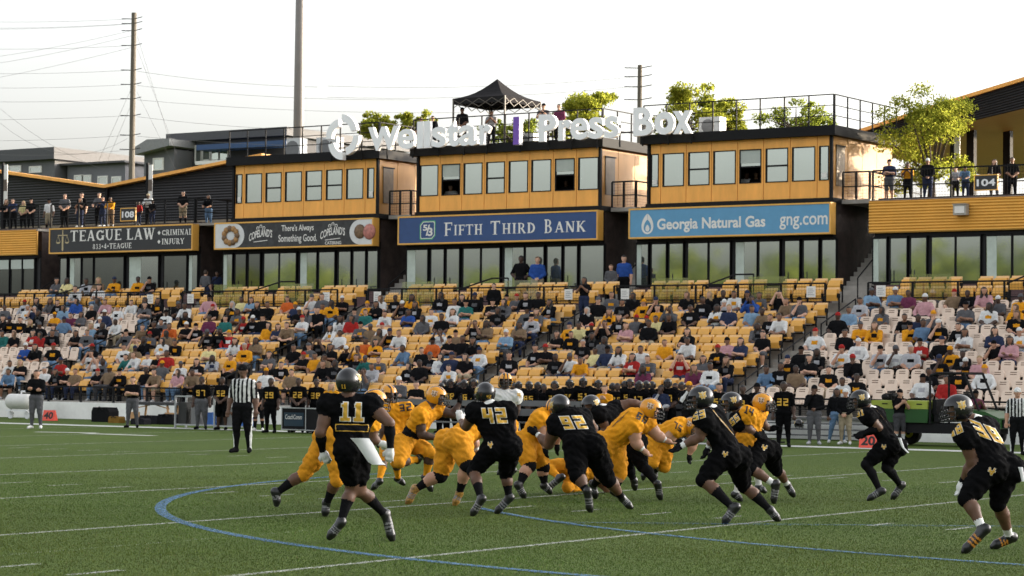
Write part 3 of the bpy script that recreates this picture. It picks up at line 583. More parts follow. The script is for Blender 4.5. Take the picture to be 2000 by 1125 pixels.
mb = MB(); xb = x1 - .06; pts = [(xb, YT, b1), (xb, YT, b2), (Q(795), YT, b2)] + [(Q(795) - .52 * 1.05 * math.cos(R_(q)), YT, zc + SH * .5 * math.sin(R_(q))) for q in range(80, -81, -10)] + [(Q(795), YT, b1)]; mb.add(pts, [tuple(range(len(pts)))]); mb.build('plate', plate, t)
for i in range(11):
    a = 2 * math.pi * i / 11; MB().lathe((Q(85) + .36 * math.cos(a), YT - .02, zc + .31 * math.sin(a)), [(.03, -.05), (.13, -.03), (.14, .0)], 8, 0, 'y').build('bread_roll', crust if i % 3 else roast, t, True)
MB().lathe((Q(795), YT - .02, zc + .02), [(.05, -.04), (.26, -.03), (.3, 0)], 12, 0, 'y').build('roast', roast, t, True)
o = MB().lathe((Q(848), YT - .02, zc + .0), [(.05, -.05), (.29, -.045), (.33, .004)], 12, 0, 'y').build('ham_slice', ham, t, True)
mb = MB(); wall_text(mb, "There's Always", Q(363), Q(540), b1 + SH * .55, b1 + SH * .88, YT, 0, .012); mb.build('lettering', offwhite, t); mb = MB(); wall_text(mb, 'Something Good.', Q(347), Q(558), b1 + SH * .1, b1 + SH * .48, YT, 0, .012)
mb.build('lettering', offwhite, t); mb = MB()
for a, b in ((185, 312), (577, 712)):
    v, f = text_geo("COPELAND'S", .02, 0, .1); v = fit(v, Q(a), Q(b), b1 + SH * .30, b1 + SH * .62); u = (v[:, 0] - Q(a)) / (Q(b) - Q(a)); v[:, 1] += .12 * np.sin(u * math.pi) + .14 * (u - .5); mb.add([(p[0], YT, p[1]) for p in v], f)
    for q in range(3):
        c = Q(a) + (Q(b) - Q(a)) * (.38 + .13 * q); zz = b1 + SH * (.78 + .07 * (q == 1)); r = .075; pts = [(c + r * math.cos(R_(w2)), zz + r * math.sin(R_(w2))) for w2 in range(-60, 241, 25)]; n = len(pts)
        inn = [(c + (r - .03) * math.cos(R_(w2)), zz + (r - .03) * math.sin(R_(w2))) for w2 in range(-60, 241, 25)]
        mb.add([(p[0], YT, p[1]) for p in pts + inn], [(i, i + 1, n + i + 1, n + i) for i in range(n - 1)])
    mb.add([(Q(a) + .25, YT, b1 + SH * .2), (Q(b) - .25, YT, b1 + SH * .26), (Q(b) - .25, YT, b1 + SH * .29), (Q(a) + .25, YT, b1 + SH * .23)], [(0, 1, 2, 3)]); mb.build('logo_lettering', offwhite, t); mb = MB()
wall_serif(mb, 'CATERING', Q(603), Q(692), b1 + SH * .03, b1 + SH * .16, YT, n=20) if False else wall_text(mb, 'CATERING', Q(603), Q(692), b1 + SH * .03, b1 + SH * .16, YT, 0, .02)
mb.build('lettering', offwhite, t)
# bank
x0, x1 = SG['bank']; t = sign('bank', x0, x1, bank_sign, 'royal blue bank sign with white serif capitals and square green outlined emblem'); Q = lambda v: P2X(z4_, v, YT)
mb = MB(); zb_, zt_, zc_ = b1 + SH * .26, b1 + SH * .74, b1 + SH * .66
for w1, w2, a, b in (('F', 'IFTH', 210, 400), ('T', 'HIRD', 432, 655), ('B', 'ANK', 688, 893)):
    wd = (b - a); wall_serif(mb, w1, Q(a), Q(a + wd * .235), zb_ - .02, zt_ + .02, YT); wall_serif(mb, w2, Q(a + wd * .25), Q(b), zb_, zc_, YT); mb.build('lettering', offwhite, t); mb = MB()
mb = MB(); ca, cb = Q(96), Q(171); za, zb2 = b1 + SH * .12, b1 + SH * .86
def ring(mb, pts, cx, cz, k, Y, m):
    n = len(pts); mb.add([(p[0], Y, p[1]) for p in pts] + [(cx + (p[0] - cx) * k, Y, cz + (p[1] - cz) * k) for p in pts], [(i, (i + 1) % n, n + (i + 1) % n, n + i) for i in range(n)], m)
sq = [(ca, za + .04), (ca + .04, za), (cb - .15, za), (cb, za + .15), (cb, zb2 - .04), (cb - .04, zb2), (ca + .15, zb2), (ca, zb2 - .15)]
mx_, mz_ = (ca + cb) / 2, (za + zb2) / 2
ring(mb, sq, mx_, mz_, .9, YT, 1); ring(mb, [(mx_ + (p[0] - mx_) * .9, mz_ + (p[1] - mz_) * .9) for p in sq], mx_, mz_, .92, YT - .002, 0)
wall_text(mb, '5', ca + .16, ca + .38, mz_ - .02, zb2 - .16, YT, 0, .03); wall_text(mb, '/', mx_ - .09, mx_ + .12, za + .16, zb2 - .16, YT - .001, 0, .02); wall_text(mb, '3', cb - .38, cb - .14, za + .14, mz_ + .1, YT, 0, .03)
mb.build('emblem', [offwhite, paint('emblem_green', (.06, .36, .16))], t)
# gas
x0, x1 = SG['gas']; t = sign('gas', x0, x1, gas_sign, 'light blue gas company sign with white lettering and flame emblem'); Q = lambda v: P2X(z5_, v, YT)
mb = MB(); wall_text(mb, 'Georgia Natural Gas', Q(194), Q(690), b1 + SH * .13, b1 + SH * .66, YT, 0, .028); mb.build('lettering', offwhite, t); mb = MB(); wall_text(mb, 'gng.com', Q(755), Q(975), b1 + SH * .13, b1 + SH * .60, YT, 0, .012)
mb.build('lettering', offwhite, t); mb = MB(); fx = Q(150); fz = b1 + SH * .1
drop = lambda k, dz: [(fx + k * math.sin(2 * math.pi * u) * (.31 if True else 0) * math.sin(math.pi * u) ** .6, fz + dz + k * .78 * (.5 + .5 * math.cos(2 * math.pi * u)) if u not in (0, 1) else fz + dz + k * .78) for u in np.linspace(.02, .98, 25)]
d1 = drop(1, 0); n = len(d1); d2 = drop(.62, .07)
mb.add([(p[0], YT, p[1]) for p in d1 + d2], [(i, i + 1, n + i + 1, n + i) for i in range(n - 1)]); mb.add([(p[0], YT - .001, p[1]) for p in drop(.34, .1)], [tuple(range(n))]); mb.build('flame_emblem', offwhite, t)

# press boxes
def press_box(pxa, pxb, panes, zoom, sash, opened, label, nside=4):
    x0, x1 = PX(pxa, YS), PX(pxb, YS); t = thing('press_box', ((x0 + x1) / 2, YS, 8.2), label, 'press box', 'press boxes on the suites')
    Zt, Zb = 10.16, 8.90; D = 5.2
    xs = [(P2X(zoom, a, YS), P2X(zoom, b, YS)) for a, b in panes]; seams = [x0 + .08] + [(xs[i][1] + xs[i + 1][0]) / 2 for i in range(len(xs) - 1)] + [x1 - .08]
    box('floor_slab', (x0 - .1, YS - .06, Zob - .2), (x1 + .12, YS + D + .1, Zob - .003), blk, t)
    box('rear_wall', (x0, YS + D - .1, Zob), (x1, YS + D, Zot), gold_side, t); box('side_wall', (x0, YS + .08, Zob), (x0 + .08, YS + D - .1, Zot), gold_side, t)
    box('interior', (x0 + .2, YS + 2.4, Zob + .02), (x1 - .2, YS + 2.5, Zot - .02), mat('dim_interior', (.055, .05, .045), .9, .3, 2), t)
    box('roof', (x0 - .25, YS - .25, Zot + .003), (x1 + .25, YS + D + .2, Zpar), blk, t)
    for s in (x0, x1): box('corner_post', (s - .05, YS - .05, Zob), (s + .05, YS + .06, Zot), blk, t)
    for i, (a, b) in enumerate(xs):
        l, r = seams[i] + .012, seams[i + 1] - .012; pn = MB()
        pn.box((l, YS, Zob), (r, YS + .07, Zb)); pn.box((l, YS, Zt), (r, YS + .07, Zot)); pn.box((l, YS, Zb), (a, YS + .07, Zt)); pn.box((b, YS, Zb), (r, YS + .07, Zt)); pn.build('facade_panel', gold_panel, t)
        fr = MB(); e = .035
        fr.box((a, YS - .02, Zb), (a + e, YS + .07, Zt)); fr.box((b - e, YS - .02, Zb), (b, YS + .07, Zt)); fr.box((a + e, YS - .02, Zb), (b - e, YS + .07, Zb + e)); fr.box((a + e, YS - .02, Zt - e), (b - e, YS + .07, Zt))
        zm = (Zb + Zt) / 2 - .02
        if i in sash or i in opened: fr.box((a + e, YS - .015, zm - .03), (b - e, YS + .07, zm + .03))
        o = fr.build('window', blk, t)
        if i in opened:
            box('pane', (a + e, YS + .03, zm + .03), (b - e, YS + .05, Zt - e), glass_hi, o); box('blind', (a + e, YS + .015, zm + .14), (b - e, YS + .027, Zt - e), blind, o)
        else: box('pane', (a + e, YS + .03, Zb + e), (b - e, YS + .05, Zt - e), glass_hi, o)
        if i in (0, len(xs) - 1) and len(xs) == 8 and b - a < .8: box('paper_notice', (a + e + .05, YS + .01, Zb + .1), (b - e - .05, YS + .025, Zb + .28), offwhite, o)
    ys = [YS + .09 + (D - .2) * i / nside for i in range(nside + 1)]
    for i in range(nside):
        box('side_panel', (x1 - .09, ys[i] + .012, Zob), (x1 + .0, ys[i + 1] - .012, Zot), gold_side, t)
    d = box('side_door', (x1 + .003, YS + .35, Zob + .45), (x1 + .03, YS + 1.05, Zot - .35), mat('door_brown', (.10, .065, .035), .5, .3, 3), t)
    MB().box((x1 + .03, YS + .3, Zot - .35), (x1 + .06, YS + 1.1, Zot - .3)).build('door_head', blk, d)
    # walkway at the side
    wk = box('walkway', (x1 + .13, YS + .6, Zob - .2), (x1 + 1.25, YS + D, Zob - .05), concrete, t)
    return t, x0, x1, D
B1 = press_box(455, 736, [(110, 145), (163, 253), (273, 360), (380, 472), (492, 583), (605, 695), (716, 810), (831, 870)], z3_, (2, 4, 5), (), 'amber press box with plain closed windows, leftmost of the three')
B2 = press_box(815, 1171, [(93, 182), (198, 287), (303, 393), (411, 500), (519, 611), (627, 722), (740, 834), (851, 948)], z4_, (3,), (1, 6), 'amber press box with two open windows, middle one under the sign letters')
B3 = press_box(1266, 1623, [(162, 200), (218, 316), (335, 433), (450, 553), (570, 670), (690, 793), (811, 917), (935, 980)], z5_, (2, 5), (4,), 'amber press box with one open window, rightmost of the three')
for nm, (t, x0, x1, D) in (('left', B1), ('middle', B2), ('right', B3)):
    railing('roof_railing', (x0 - .15, YS - .15, Zpar), (x1 + .15, YS - .15, Zpar), 1.12, 'black pipe railing along the front roof edge of the %s press box' % nm, group='roof railings', n=8, mids=2, post=.022)
    railing('roof_railing', (x1 + .17, YS - .1, Zpar), (x1 + .17, YS + D, Zpar), 1.12, 'black pipe railing along the right roof edge of the %s press box' % nm, group='roof railings', n=5, mids=2, post=.022)
    railing('walkway_railing', (x1 + 1.2, YS + .65, Zob - .05), (x1 + .15, YS + .65, Zob - .05), 1.0, 'black walkway railing beside the %s press box' % nm, group='walkway railings', n=2, mesh=True)
    railing('walkway_railing', (x1 + 1.2, YS + .7, Zob - .05), (x1 + 1.2, YS + D, Zob - .05), 1.0, 'black railing along the walkway side of the %s press box' % nm, group='walkway railings', n=3, mesh=True)
# stairs in the gaps between suites
for a, b, where in ((SG['law'][1], SG['cat'][0], 'left of the catering suite'), (SG['cat'][1], SG['bank'][0], 'left of the bank suite'), (SG['bank'][1], SG['gas'][0], 'left of the gas suite'), (SG['gas'][1], XR0, 'right of the gas suite'), (PX(76, YS), SG['law'][0], 'left of the law office suite')):
    t = thing('stair', ((a + b) / 2, YS, ZD2), 'dark concrete stair climbing between the suites ' + where, 'stair', 'stairs between the suites')
    for k in range(12): box('step', (a + .15, YS - .6 + .3 * k, 3.5), (b - .15, YS - .3 + .3 * k, ZD2 + .18 * (k + 1)), concrete, t)
    MB().path([(b - .2, YS - .7, ZD2), (b - .2, YS - .7, ZD2 + .95), (b - .2, YS + 3, ZD2 + 3.1)], .025, 0, 6).build('stair_rail', blk, t)
    box('back_wall', (a + .15, YS + 3.1, 3.5), (b - .15, YS + 3.3, 8.1), stone, t)

# ------------------------------------------------------------------ roof sign letters
YL = YS - .5
rl = thing('roof_sign', (PX(1000, YL), YL, 10.6), 'large white three-dimensional roof sign letters with a purple bar', 'sign')
lw = mat('letter_white', (.86, .86, .86), .45, .04, 2)
def letter(ch, pa, pb, zb, zt, off=.05):
    v, f = text_geo(ch, off, .5); lo, hi = v.min(0), v.max(0); xa, xb = PX(pa, YL), PX(pb, YL)
    x = xa + (v[:, 0] - lo[0]) / (hi[0] - lo[0]) * (xb - xa); z = zb + (v[:, 1] - lo[1]) / (hi[1] - lo[1]) * (zt - zb); y = YL - .09 + v[:, 2] * .16
    MB().add(list(zip(x, y, z)), f).build('letter', lw, rl)
zq = lambda v: 620 + v / 5.; zp = lambda v: 780 + v / 2.446; zo = lambda v: 1200 + v / 2.344
for ch, a, b, z1, of in (('W', 505, 800, 11.75, .042), ('e', 792, 958, 11.60, .024), ('l', 982, 1040, 11.86, .03), ('l', 1052, 1110, 11.86, .03), ('s', 1122, 1268, 11.60, .026), ('t', 1275, 1390, 11.80, .045), ('a', 1390, 1570, 11.60, .024), ('r', 1592, 1700, 11.58, .045)): letter(ch, zq(a), zq(b), 10.78, z1, of)
for ch, a, b, z1, of in (('P', 670, 755, 11.84, .04), ('r', 764, 825, 11.58, .045), ('e', 822, 904, 11.62, .024), ('s', 908, 980, 11.62, .026), ('s', 984, 1054, 11.62, .026)): letter(ch, zp(a), zp(b), 10.78, z1, of)
for ch, a, b, z1, of in (('B', 92, 180, 11.88, .035), ('o', 188, 278, 11.66, .04), ('x', 274, 357, 11.66, .05)): letter(ch, zo(a), zo(b), 10.80, z1, of)
bx0, bx1 = PX(1004, YL), PX(1016, YL)
o = box('bar', (bx0, YL - .14, 10.72), (bx1, YL + .1, 11.82), white, rl); box('purple_face', (bx0 + .004, YL - .16, 10.725), (bx1 - .004, YL - .145, 11.815), paint('purple_face', (.17, .075, .42)), o)
cx, cz = PX(669, YL), 11.42
for a0 in (8, 98, 188, 278):     # four offset quarter rings
    off = (.11 * math.cos(R_(a0 + 90)), .16 * math.sin(R_(a0 + 90))); pts = []
    for rr, seq in ((.78, range(0, 85, 7)), (.47, range(84, -1, -7))):
        pts += [(cx + off[0] + rr * .96 * math.cos(R_(a0 + q)), YL - .12, cz + off[1] + rr * math.sin(R_(a0 + q))) for q in seq]
    MB().prism(pts, (0, .22, 0)).build('emblem_segment', lw, rl)
mb = MB()
for p in (640, 700, 750, 800, 850, 900, 945, 1010, 1065, 1110, 1160, 1205, 1250, 1300, 1345):
    x = PX(p, YL); MB().bar((x, YL + .14, 10.45), (x, YL + .14, 11.3), .025).build('strut', blk, rl)
MB().bar((PX(640, YL), YL + .16, 11.0), (PX(1352, YL), YL + .16, 11.0), .025).build('cross_rail', blk, rl)

# ------------------------------------------------------------------ upper decks left and right
def upper_deck(x0, x1, label, band=True):
    t = thing('upper_deck', ((x0 + x1) / 2, YS, 8.0), label, 'deck')
    box('slab', (x0, YS, 8.02), (x1, YS + 8.5, 8.12), concrete, t)
    if band: corrugated(lambda z: x0, lambda z: x1, Zsb, 8.09, YS - .1, .105, .05, MB()).build('corrugated_band', corr, t); box('band_core', (x0, YS - .098, Zsb), (x1, YS - .004, 8.015), corr, t)
    return t
upper_deck(PX(-150, YS), PX(74, YS), 'upper deck with amber corrugated front at the left edge'); upper_deck(SG['law'][0], SG['law'][1] + 1.2, 'upper deck above the law office sign', False); upper_deck(XR0 - .05, XR0 + 14, 'upper deck with amber corrugated front at the right')
railing('upper_railing', (PX(-150, YS), YS + .1, 8.12), (PX(72, YS), YS + .1, 8.12), 1.06, 'black railing of the upper deck at the left edge', group='railings of the upper decks', mesh=True)
railing('upper_railing', (SG['law'][0], YS - .3, 8.1), (SG['law'][1], YS - .3, 8.1), 1.06, 'black railing above the law office sign', group='railings of the upper decks', mesh=True, n=5)
railing('upper_railing', (SG['law'][1] + .05, YS - .25, 8.1), (SG['law'][1] + 1.1, YS + 2.6, 8.1), 1.06, 'black railing turning the corner beside the law office sign', group='railings of the upper decks', n=2)
railing('upper_railing', (PX(74, YS) + .1, YS + 1.6, 8.1), (SG['law'][0] - .05, YS + 1.6, 8.1), 1.06, 'black railing set back between the left upper decks', group='railings of the upper decks', n=1, mesh=True)
railing('upper_railing', (XR0, YS + .1, 8.12), (XR0 + 13.5, YS + .1, 8.12), 1.06, 'black railing of the upper deck at the right', group='railings of the upper decks', mesh=True, n=9)
for tx, pa, pb, ya, yb, Y in (('108', 237, 265, 407, 431, YS - .36), ('104', 1905, 1948, 342, 371, YS + .02)):
    (xa, za), (xb, zb) = [(float(p[0]), float(p[2])) for p in (onY(pa, yb, Y), onY(pb, ya, Y))]
    t = thing('section_sign', ((xa + xb) / 2, Y, za), 'black section %s sign hung on the railing %s' % (tx, 'above the law office sign' if tx == '108' else 'near the bright green tree'), 'sign')
    box('board', (xa, Y - .03, za), (xb, Y + .0, zb), dark_sign, t)
    f = MB(); e = .035
    f.box((xa - e, Y - .04, za - e), (xb + e, Y + .01, za)); f.box((xa - e, Y - .04, zb), (xb + e, Y + .01, zb + e)); f.box((xa - e, Y - .04, za), (xa, Y + .01, zb)); f.box((xb, Y - .04, za), (xb + e, Y + .01, zb)); f.build('frame', corr, t)
    mb = MB(); wall_text(mb, tx, xa + .06, xb - .06, za + .12, zb - .12, Y - .036, 0, .03); mb.build('lettering', white, t)
t = thing('wall_lamp', (PX(1883, YS), YS - .2, PZ(1883, 421, YS)), 'small grey box lamp fixed on the amber corrugated band', 'lamp'); xx, zz = PX(1883, YS), PZ(1883, 421, YS)
box('housing', (xx - .24, YS - .42, zz), (xx + .24, YS - .16, zz + .36), mat('lamp_grey', (.35, .33, .29), .5), t); box('lens', (xx - .18, YS - .44, zz + .06), (xx + .18, YS - .422, zz + .3), offwhite, t); box('hood', (xx - .26, YS - .46, zz + .362), (xx + .26, YS - .15, zz + .39), mat('lamp_grey'), t)

# dark slatted building with a V roof line behind the left decks
YB = 30.
pr = [onY(*p, YB) for p in ((-120, 320), (0, 337), (212, 367), (447, 320), (520, 306))]; rx = [float(p[0]) for p in pr]; rz = [float(p[2]) for p in pr]
t = thing('slatted_building', (rx[2], YB, 8), 'dark slatted building with an amber edged butterfly roof behind the left decks', 'building')
zl = lambda x: float(np.interp(x, rx, rz)); mb = MB(); NS = 40
for i in range(NS):   # columns of slats clipped by the roof line
    a, b = rx[0] + (rx[-1] - rx[0]) * i / NS, rx[0] + (rx[-1] - rx[0]) * (i + 1) / NS; corrugated(lambda z: a, lambda z: b, 8.0, (zl(a) + zl(b)) / 2, YB, .13, .04, mb)
mb.build('slatted_wall', mat('dark_slat', (.020, .019, .020), .55, .1, 2), t)
box('core_wall', (rx[0], YB + .02, 7), (rx[-1], YB + .4, min(rz) - .1), dkgrey, t)
for i in range(4):
    MB().add([(rx[i], YB - .35, rz[i] - .02), (rx[i + 1], YB - .35, rz[i + 1] - .02), (rx[i + 1], YB - .35, rz[i + 1] + .13), (rx[i], YB - .35, rz[i] + .13), (rx[i], YB + .3, rz[i] - .02), (rx[i + 1], YB + .3, rz[i + 1] - .02), (rx[i + 1], YB + .3, rz[i + 1] + .13), (rx[i], YB + .3, rz[i] + .13)],
             [(0, 1, 2, 3), (3, 2, 6, 7), (4, 7, 6, 5), (0, 4, 5, 1), (1, 5, 6, 2), (0, 3, 7, 4)]).build('roof', gold_panel, t)
MB().bar((rx[2], YB - .1, 8), (rx[2], YB - .1, rz[2]), .07).build('downpipe', blk, t)
box('plinth', (rx[0], YB - .06, 8.0), (rx[-1], YB - .045, 8.9), mat('pale_plinth', (.22, .18, .13), .8, .3, 2), t)
for p in (8, 291):
    x, z = PX(p, 28), PZ(p, 400, 28); t2 = thing('banner_post', (x, 28, 8.1), 'black post with a narrow printed banner %s' % ('at the left edge' if p < 100 else 'right of the section 108 sign'), 'banner post', 'banner posts on the left decks')
    MB().bar((x - .16, 28, 8.1), (x - .16, 28, PZ(p, 318, 28)), .06).build('post', blk, t2); bz0, bz1 = PZ(p, 402, 28), PZ(p, 322, 28)
    o = box('banner', (x - .08, 27.97, bz0), (x + .16, 28.0, bz1), offwhite, t2); box('stripe', (x - .08, 27.955, bz0 + (bz1 - bz0) * .36), (x + .16, 27.965, bz0 + (bz1 - bz0) * .64), mat('banner_brown', (.12, .09, .07), .7), o)

# canopy at the right
YC = 29.; fa = [onY(*p, YC) for p in ((1655, 268), (1857, 202), (2100, 128))]; fb = [onY(*p, YC) for p in ((1655, 292), (1857, 247), (2100, 188))]
t = thing('canopy', (float(fa[1][0]), YC, 8.1), 'dark slatted canopy with amber underside on black columns at the right', 'canopy')
mb = MB(); xa, xb = float(fa[0][0]), float(fa[2][0]); NS = 30
ia = lambda x, q: float(np.interp(x, [float(p[0]) for p in q], [float(p[2]) for p in q]))
for i in range(10):
    for j in range(2):
        L_ = lambda q, k: (float(fb[k][0]), YC, float(fb[k][2] + (fa[k][2] - fb[k][2]) * q)); u0, u1, um = i / 10, (i + 1) / 10, (i + .45) / 10; off = lambda p: (p[0], p[1] - .05, p[2])
        mb.add([L_(u0, j), L_(u0, j + 1), off(L_(um, j + 1)), off(L_(um, j)), L_(u1, j), L_(u1, j + 1)], [(0, 1, 2, 3), (3, 2, 5, 4)])
mb.build('slatted_fascia', MATS['dark_slat'], t)
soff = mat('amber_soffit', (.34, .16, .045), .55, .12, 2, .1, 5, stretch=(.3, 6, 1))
for i in range(2):
    a0, a1, c0, c1 = fb[i], fb[i + 1], fa[i], fa[i + 1]
    MB().add([(a0[0], YC + .01, a0[2]), (a1[0], YC + .01, a1[2]), (a1[0], YC + 17, a1[2]), (a0[0], YC + 17, a0[2]), (a0[0], YC + .01, a0[2] + .1), (a1[0], YC + .01, a1[2] + .1), (a1[0], YC + 17, a1[2] + .1), (a0[0], YC + 17, a0[2] + .1)], [(0, 3, 2, 1), (4, 5, 6, 7), (0, 1, 5, 4), (2, 3, 7, 6)]).build('soffit', soff, t)
    MB().add([(c0[0], YC - .12, c0[2]), (c1[0], YC - .12, c1[2]), (c1[0], YC + 17, c1[2]), (c0[0], YC + 17, c0[2]), (c0[0], YC - .12, c0[2] + .14), (c1[0], YC - .12, c1[2] + .14), (c1[0], YC + 17, c1[2] + .14), (c0[0], YC + 17, c0[2] + .14)], [(0, 3, 2, 1), (4, 5, 6, 7), (0, 1, 5, 4), (2, 3, 7, 6)]).build('roof_sheet', gold_panel, t)
for p, Y in ((1897, 31), (1968, 33)):
    x = PX(p, Y); MB().bar((x, Y, 8.1), (x, Y, ia(x, fb) + .05), .15).build('column', blk, t)
# banner post beside the tree
x = PX(1828, 24.3); t2 = thing('banner_post', (x, 26, 8.1), 'black post with a pale banner in front of the bright green tree', 'banner post'); MB().bar((x - .1, 26, 8.1), (x - .1, 26, PZ(1828, 236, 26)), .07).build('post', blk, t2); box('banner', (x - .02, 25.97, PZ(1828, 310, 26)), (x + .2, 26.0, PZ(1828, 238, 26)), offwhite, t2)
MB().lathe((x - .3, 26, PZ(1828, 262, 26)), [(.02, -.15), (.17, -.1), (.2, .1), (.1, .2)], 10).build('loudspeaker', blk, t2)

# ------------------------------------------------------------------ far background
def far_building(x0, x1, y0, y1, Y, m, label, wins=(), cap=.5, depth=14, wm=None):
    a, b = PX(x0, Y, y0), PX(x1, Y, y0); zt = PZ((x0 + x1) / 2, y0, Y); zbm = 4
    t = thing('far_building', ((a + b) / 2, Y, zbm), label, 'building'); box('wall', (a, Y, zbm), (b, Y + depth, zt), m, t)
    if cap: box('roof', (a - .4, Y - .5, zt), (b + .4, Y + depth + .3, zt + cap), mat('grey_coping', (.075, .075, .08), .7), t)
    for (wx0, wx1, wy0, wy1) in wins:
        xa, xb, za, zb = PX(wx0, Y, wy0), PX(wx1, Y, wy0), PZ(wx0, wy1, Y), PZ(wx0, wy0, Y); f = MB(); e = .12
        f.box((xa - e, Y - .08, za - e), (xb + e, Y - .003, za)); f.box((xa - e, Y - .08, zb), (xb + e, Y - .003, zb + e)); f.box((xa - e, Y - .08, za), (xa, Y - .003, zb)); f.box((xb, Y - .08, za), (xb + e, Y - .003, zb))
        o = f.build('window', offwhite, t); box('pane', (xa, Y - .05, za), (xb, Y - .01, zb), wm or glass_hi, o)
    return t
gs = mat('grey_siding', (.12, .12, .125), .8, .08, 1); gs2 = mat('pale_grey_siding', (.15, .15, .162), .8, .08, 1); gs3 = mat('dark_grey_siding', (.055, .055, .06), .8, .1, 1)
far_building(-60, 107, 316, 350, 75, gs, 'long dark grey far building with flat eaves at the left edge', [(20, 40, 327, 334), (60, 80, 328, 335)], .9); far_building(110, 130, 322, 355, 78, gs2, 'narrow pale grey far building between two blocks', [(113, 125, 344, 351)], .2)
far_building(132, 245, 321, 362, 76, gs2, 'pale grey far building with three white framed windows', [(148, 161, 345, 356), (163, 177, 345, 356), (194, 209, 347, 358), (221, 235, 348, 358)], .15); far_building(246, 268, 330, 362, 80, gs, 'low grey far building behind the utility pole', (), .1)
far_building(282, 340, 293, 345, 72, gs, 'grey far building with a sloping white coping', [(302, 318, 312, 330)], 0)
a, b = PX(272, 72), PX(342, 72); za, zb = PZ(272, 304, 72), PZ(300, 285, 72)
o = MB().add([(a, 71.2, za), (b, 71.2, PZ(340, 286, 72)), (b, 71.2, PZ(340, 286, 72) + .5), (PX(298, 72), 71.2, zb + .4), (a, 71.2, za + .5), (a, 84, za), (b, 84, PZ(340, 286, 72)), (b, 84, PZ(340, 286, 72) + .5), (PX(298, 72), 84, zb + .4), (a, 84, za + .5)],
             [(0, 1, 2, 3, 4), (9, 8, 7, 6, 5), (0, 5, 6, 1), (1, 6, 7, 2), (2, 7, 8, 3), (3, 8, 9, 4), (4, 9, 5, 0)]).build('roof_coping', mat('pale_coping', (.22, .22, .22), .6), [x for x in bpy.data.objects if x.get('label', '').startswith('grey far building with a sloping')][0])
t = far_building(341, 560, 272, 340, 74, gs3, 'dark grey far building with curved glass bay and blue terrace awning', [(347, 355, 288, 330), (356, 366, 286, 328), (384, 395, 287, 316), (396, 412, 293, 312), (413, 428, 293, 312), (430, 445, 293, 312)], .6, wm=glass_lo)
xa, xb = PX(384, 72.5), PX(560, 72.5); box('awning', (xa, 72.3, PZ(400, 293, 72.5)), (xb, 73.9, PZ(400, 283, 72.5)), paint('awning_blue', (.02, .06, .16)), t); box('balcony', (xa, 72.2, PZ(400, 322, 72.5)), (xb, 73.9, PZ(400, 315, 72.5)), offwhite, t)

def tree(px, py, rx_, rz_, Y, label, n=2600, leaf=.16, hue=0, dens=None, group='trees behind the stand', seed=1, zbase=0):
    rg = np.random.default_rng(seed); c = onY(px, py, Y); s = proj(c)[2] / FPX; rx_, rz_ = rx_ * s, rz_ * s
    t = thing('tree', (c[0], Y, zbase), label, 'tree', group)
    tr = MB(); top = c[2] - rz_ * .5; tr.bar((c[0], Y, zbase), (c[0], Y, top), .17, 0, 8, r2=.10); L = []
    for i in range(15):
        a = rg.uniform(0, 6.28); u = rg.uniform(-.85, .9); q = rg.uniform(.45, .95); e = np.array([c[0] + math.cos(a) * rx_ * q * math.sqrt(1 - u * u * .8), Y + math.sin(a) * rx_ * q * math.sqrt(1 - u * u * .8), c[2] + rz_ * u]); L.append(e)
        tr.bar((c[0], Y, top - rg.uniform(0, rz_ * .4)), e, .06, 0, 5, r2=.015)
    tr.build('trunk', mat('bark', (.07, .05, .035), .9, .4, 5), t)
    cl = []                                   # clumps around limb ends
    for e in L:
        for _ in range(4): cl.append((e + rg.normal(0, .22, 3) * [rx_, rx_, rz_], rg.uniform(.16, .34) * min(rx_, rz_ * 1.3)))
    P = []
    for _ in range(n):
        e, r = cl[rg.integers(len(cl))]; d = rg.normal(0, 1, 3); d /= np.linalg.norm(d); P.append(e + d * r * rg.uniform(.35, 1.05) * [1.15, 1.15, .8])
    P = np.array(P); a = rg.normal(0, 1, (n, 3)); a /= np.linalg.norm(a, axis=1)[:, None]; b = np.cross(a, rg.normal(0, 1, (n, 3))); b /= np.linalg.norm(b, axis=1)[:, None]
    sz = rg.uniform(.6, 1.2, (n, 1)) * leaf; v = np.stack([P - a * sz, P - b * sz * .5, P + a * sz, P + b * sz * .5], 1).reshape(-1, 3) - np.array([c[0], Y, zbase])
    me = bpy.data.meshes.new('crown'); add_arrays(me, v, np.arange(n * 4).reshape(-1, 4)); me.update()
    me.materials.append(leafm(hue)); o = link('crown', me, t)
    return t
def far_tree(x, y, r, h, seed):
    rg = np.random.default_rng(100 + seed); t = thing('tree', (x, y, 0), 'broad tree %s in the belt on the near side of the ground' % nth_word(seed), 'tree', 'tree belt on the near side')
    MB().bar((x, y, 0), (x, y, h), .35, 0, 8, r2=.15).build('trunk', mat('bark', (.07, .05, .035), .9, .4, 5), t); n = 1500
    d = rg.normal(0, 1, (n, 3)); d /= np.linalg.norm(d, axis=1)[:, None]; P = d * (rg.uniform(.4, 1.05, (n, 1)) * [r, r, h * .42]) * (1 + .25 * np.sin(d[:, :1] * 7) * np.sin(d[:, 2:] * 6)) + [0, 0, h * .72]
    a = rg.normal(0, 1, (n, 3)); a /= np.linalg.norm(a, axis=1)[:, None]; b = np.cross(a, rg.normal(0, 1, (n, 3))); b /= np.linalg.norm(b, axis=1)[:, None]; sz = rg.uniform(.4, .9, (n, 1))
    me = bpy.data.meshes.new('crown'); add_arrays(me, np.stack([P - a * sz, P - b * sz * .6, P + a * sz, P + b * sz * .6], 1).reshape(-1, 3), np.arange(n * 4).reshape(-1, 4)); me.update(); me.materials.append(leafm(0)); link('crown', me, t)
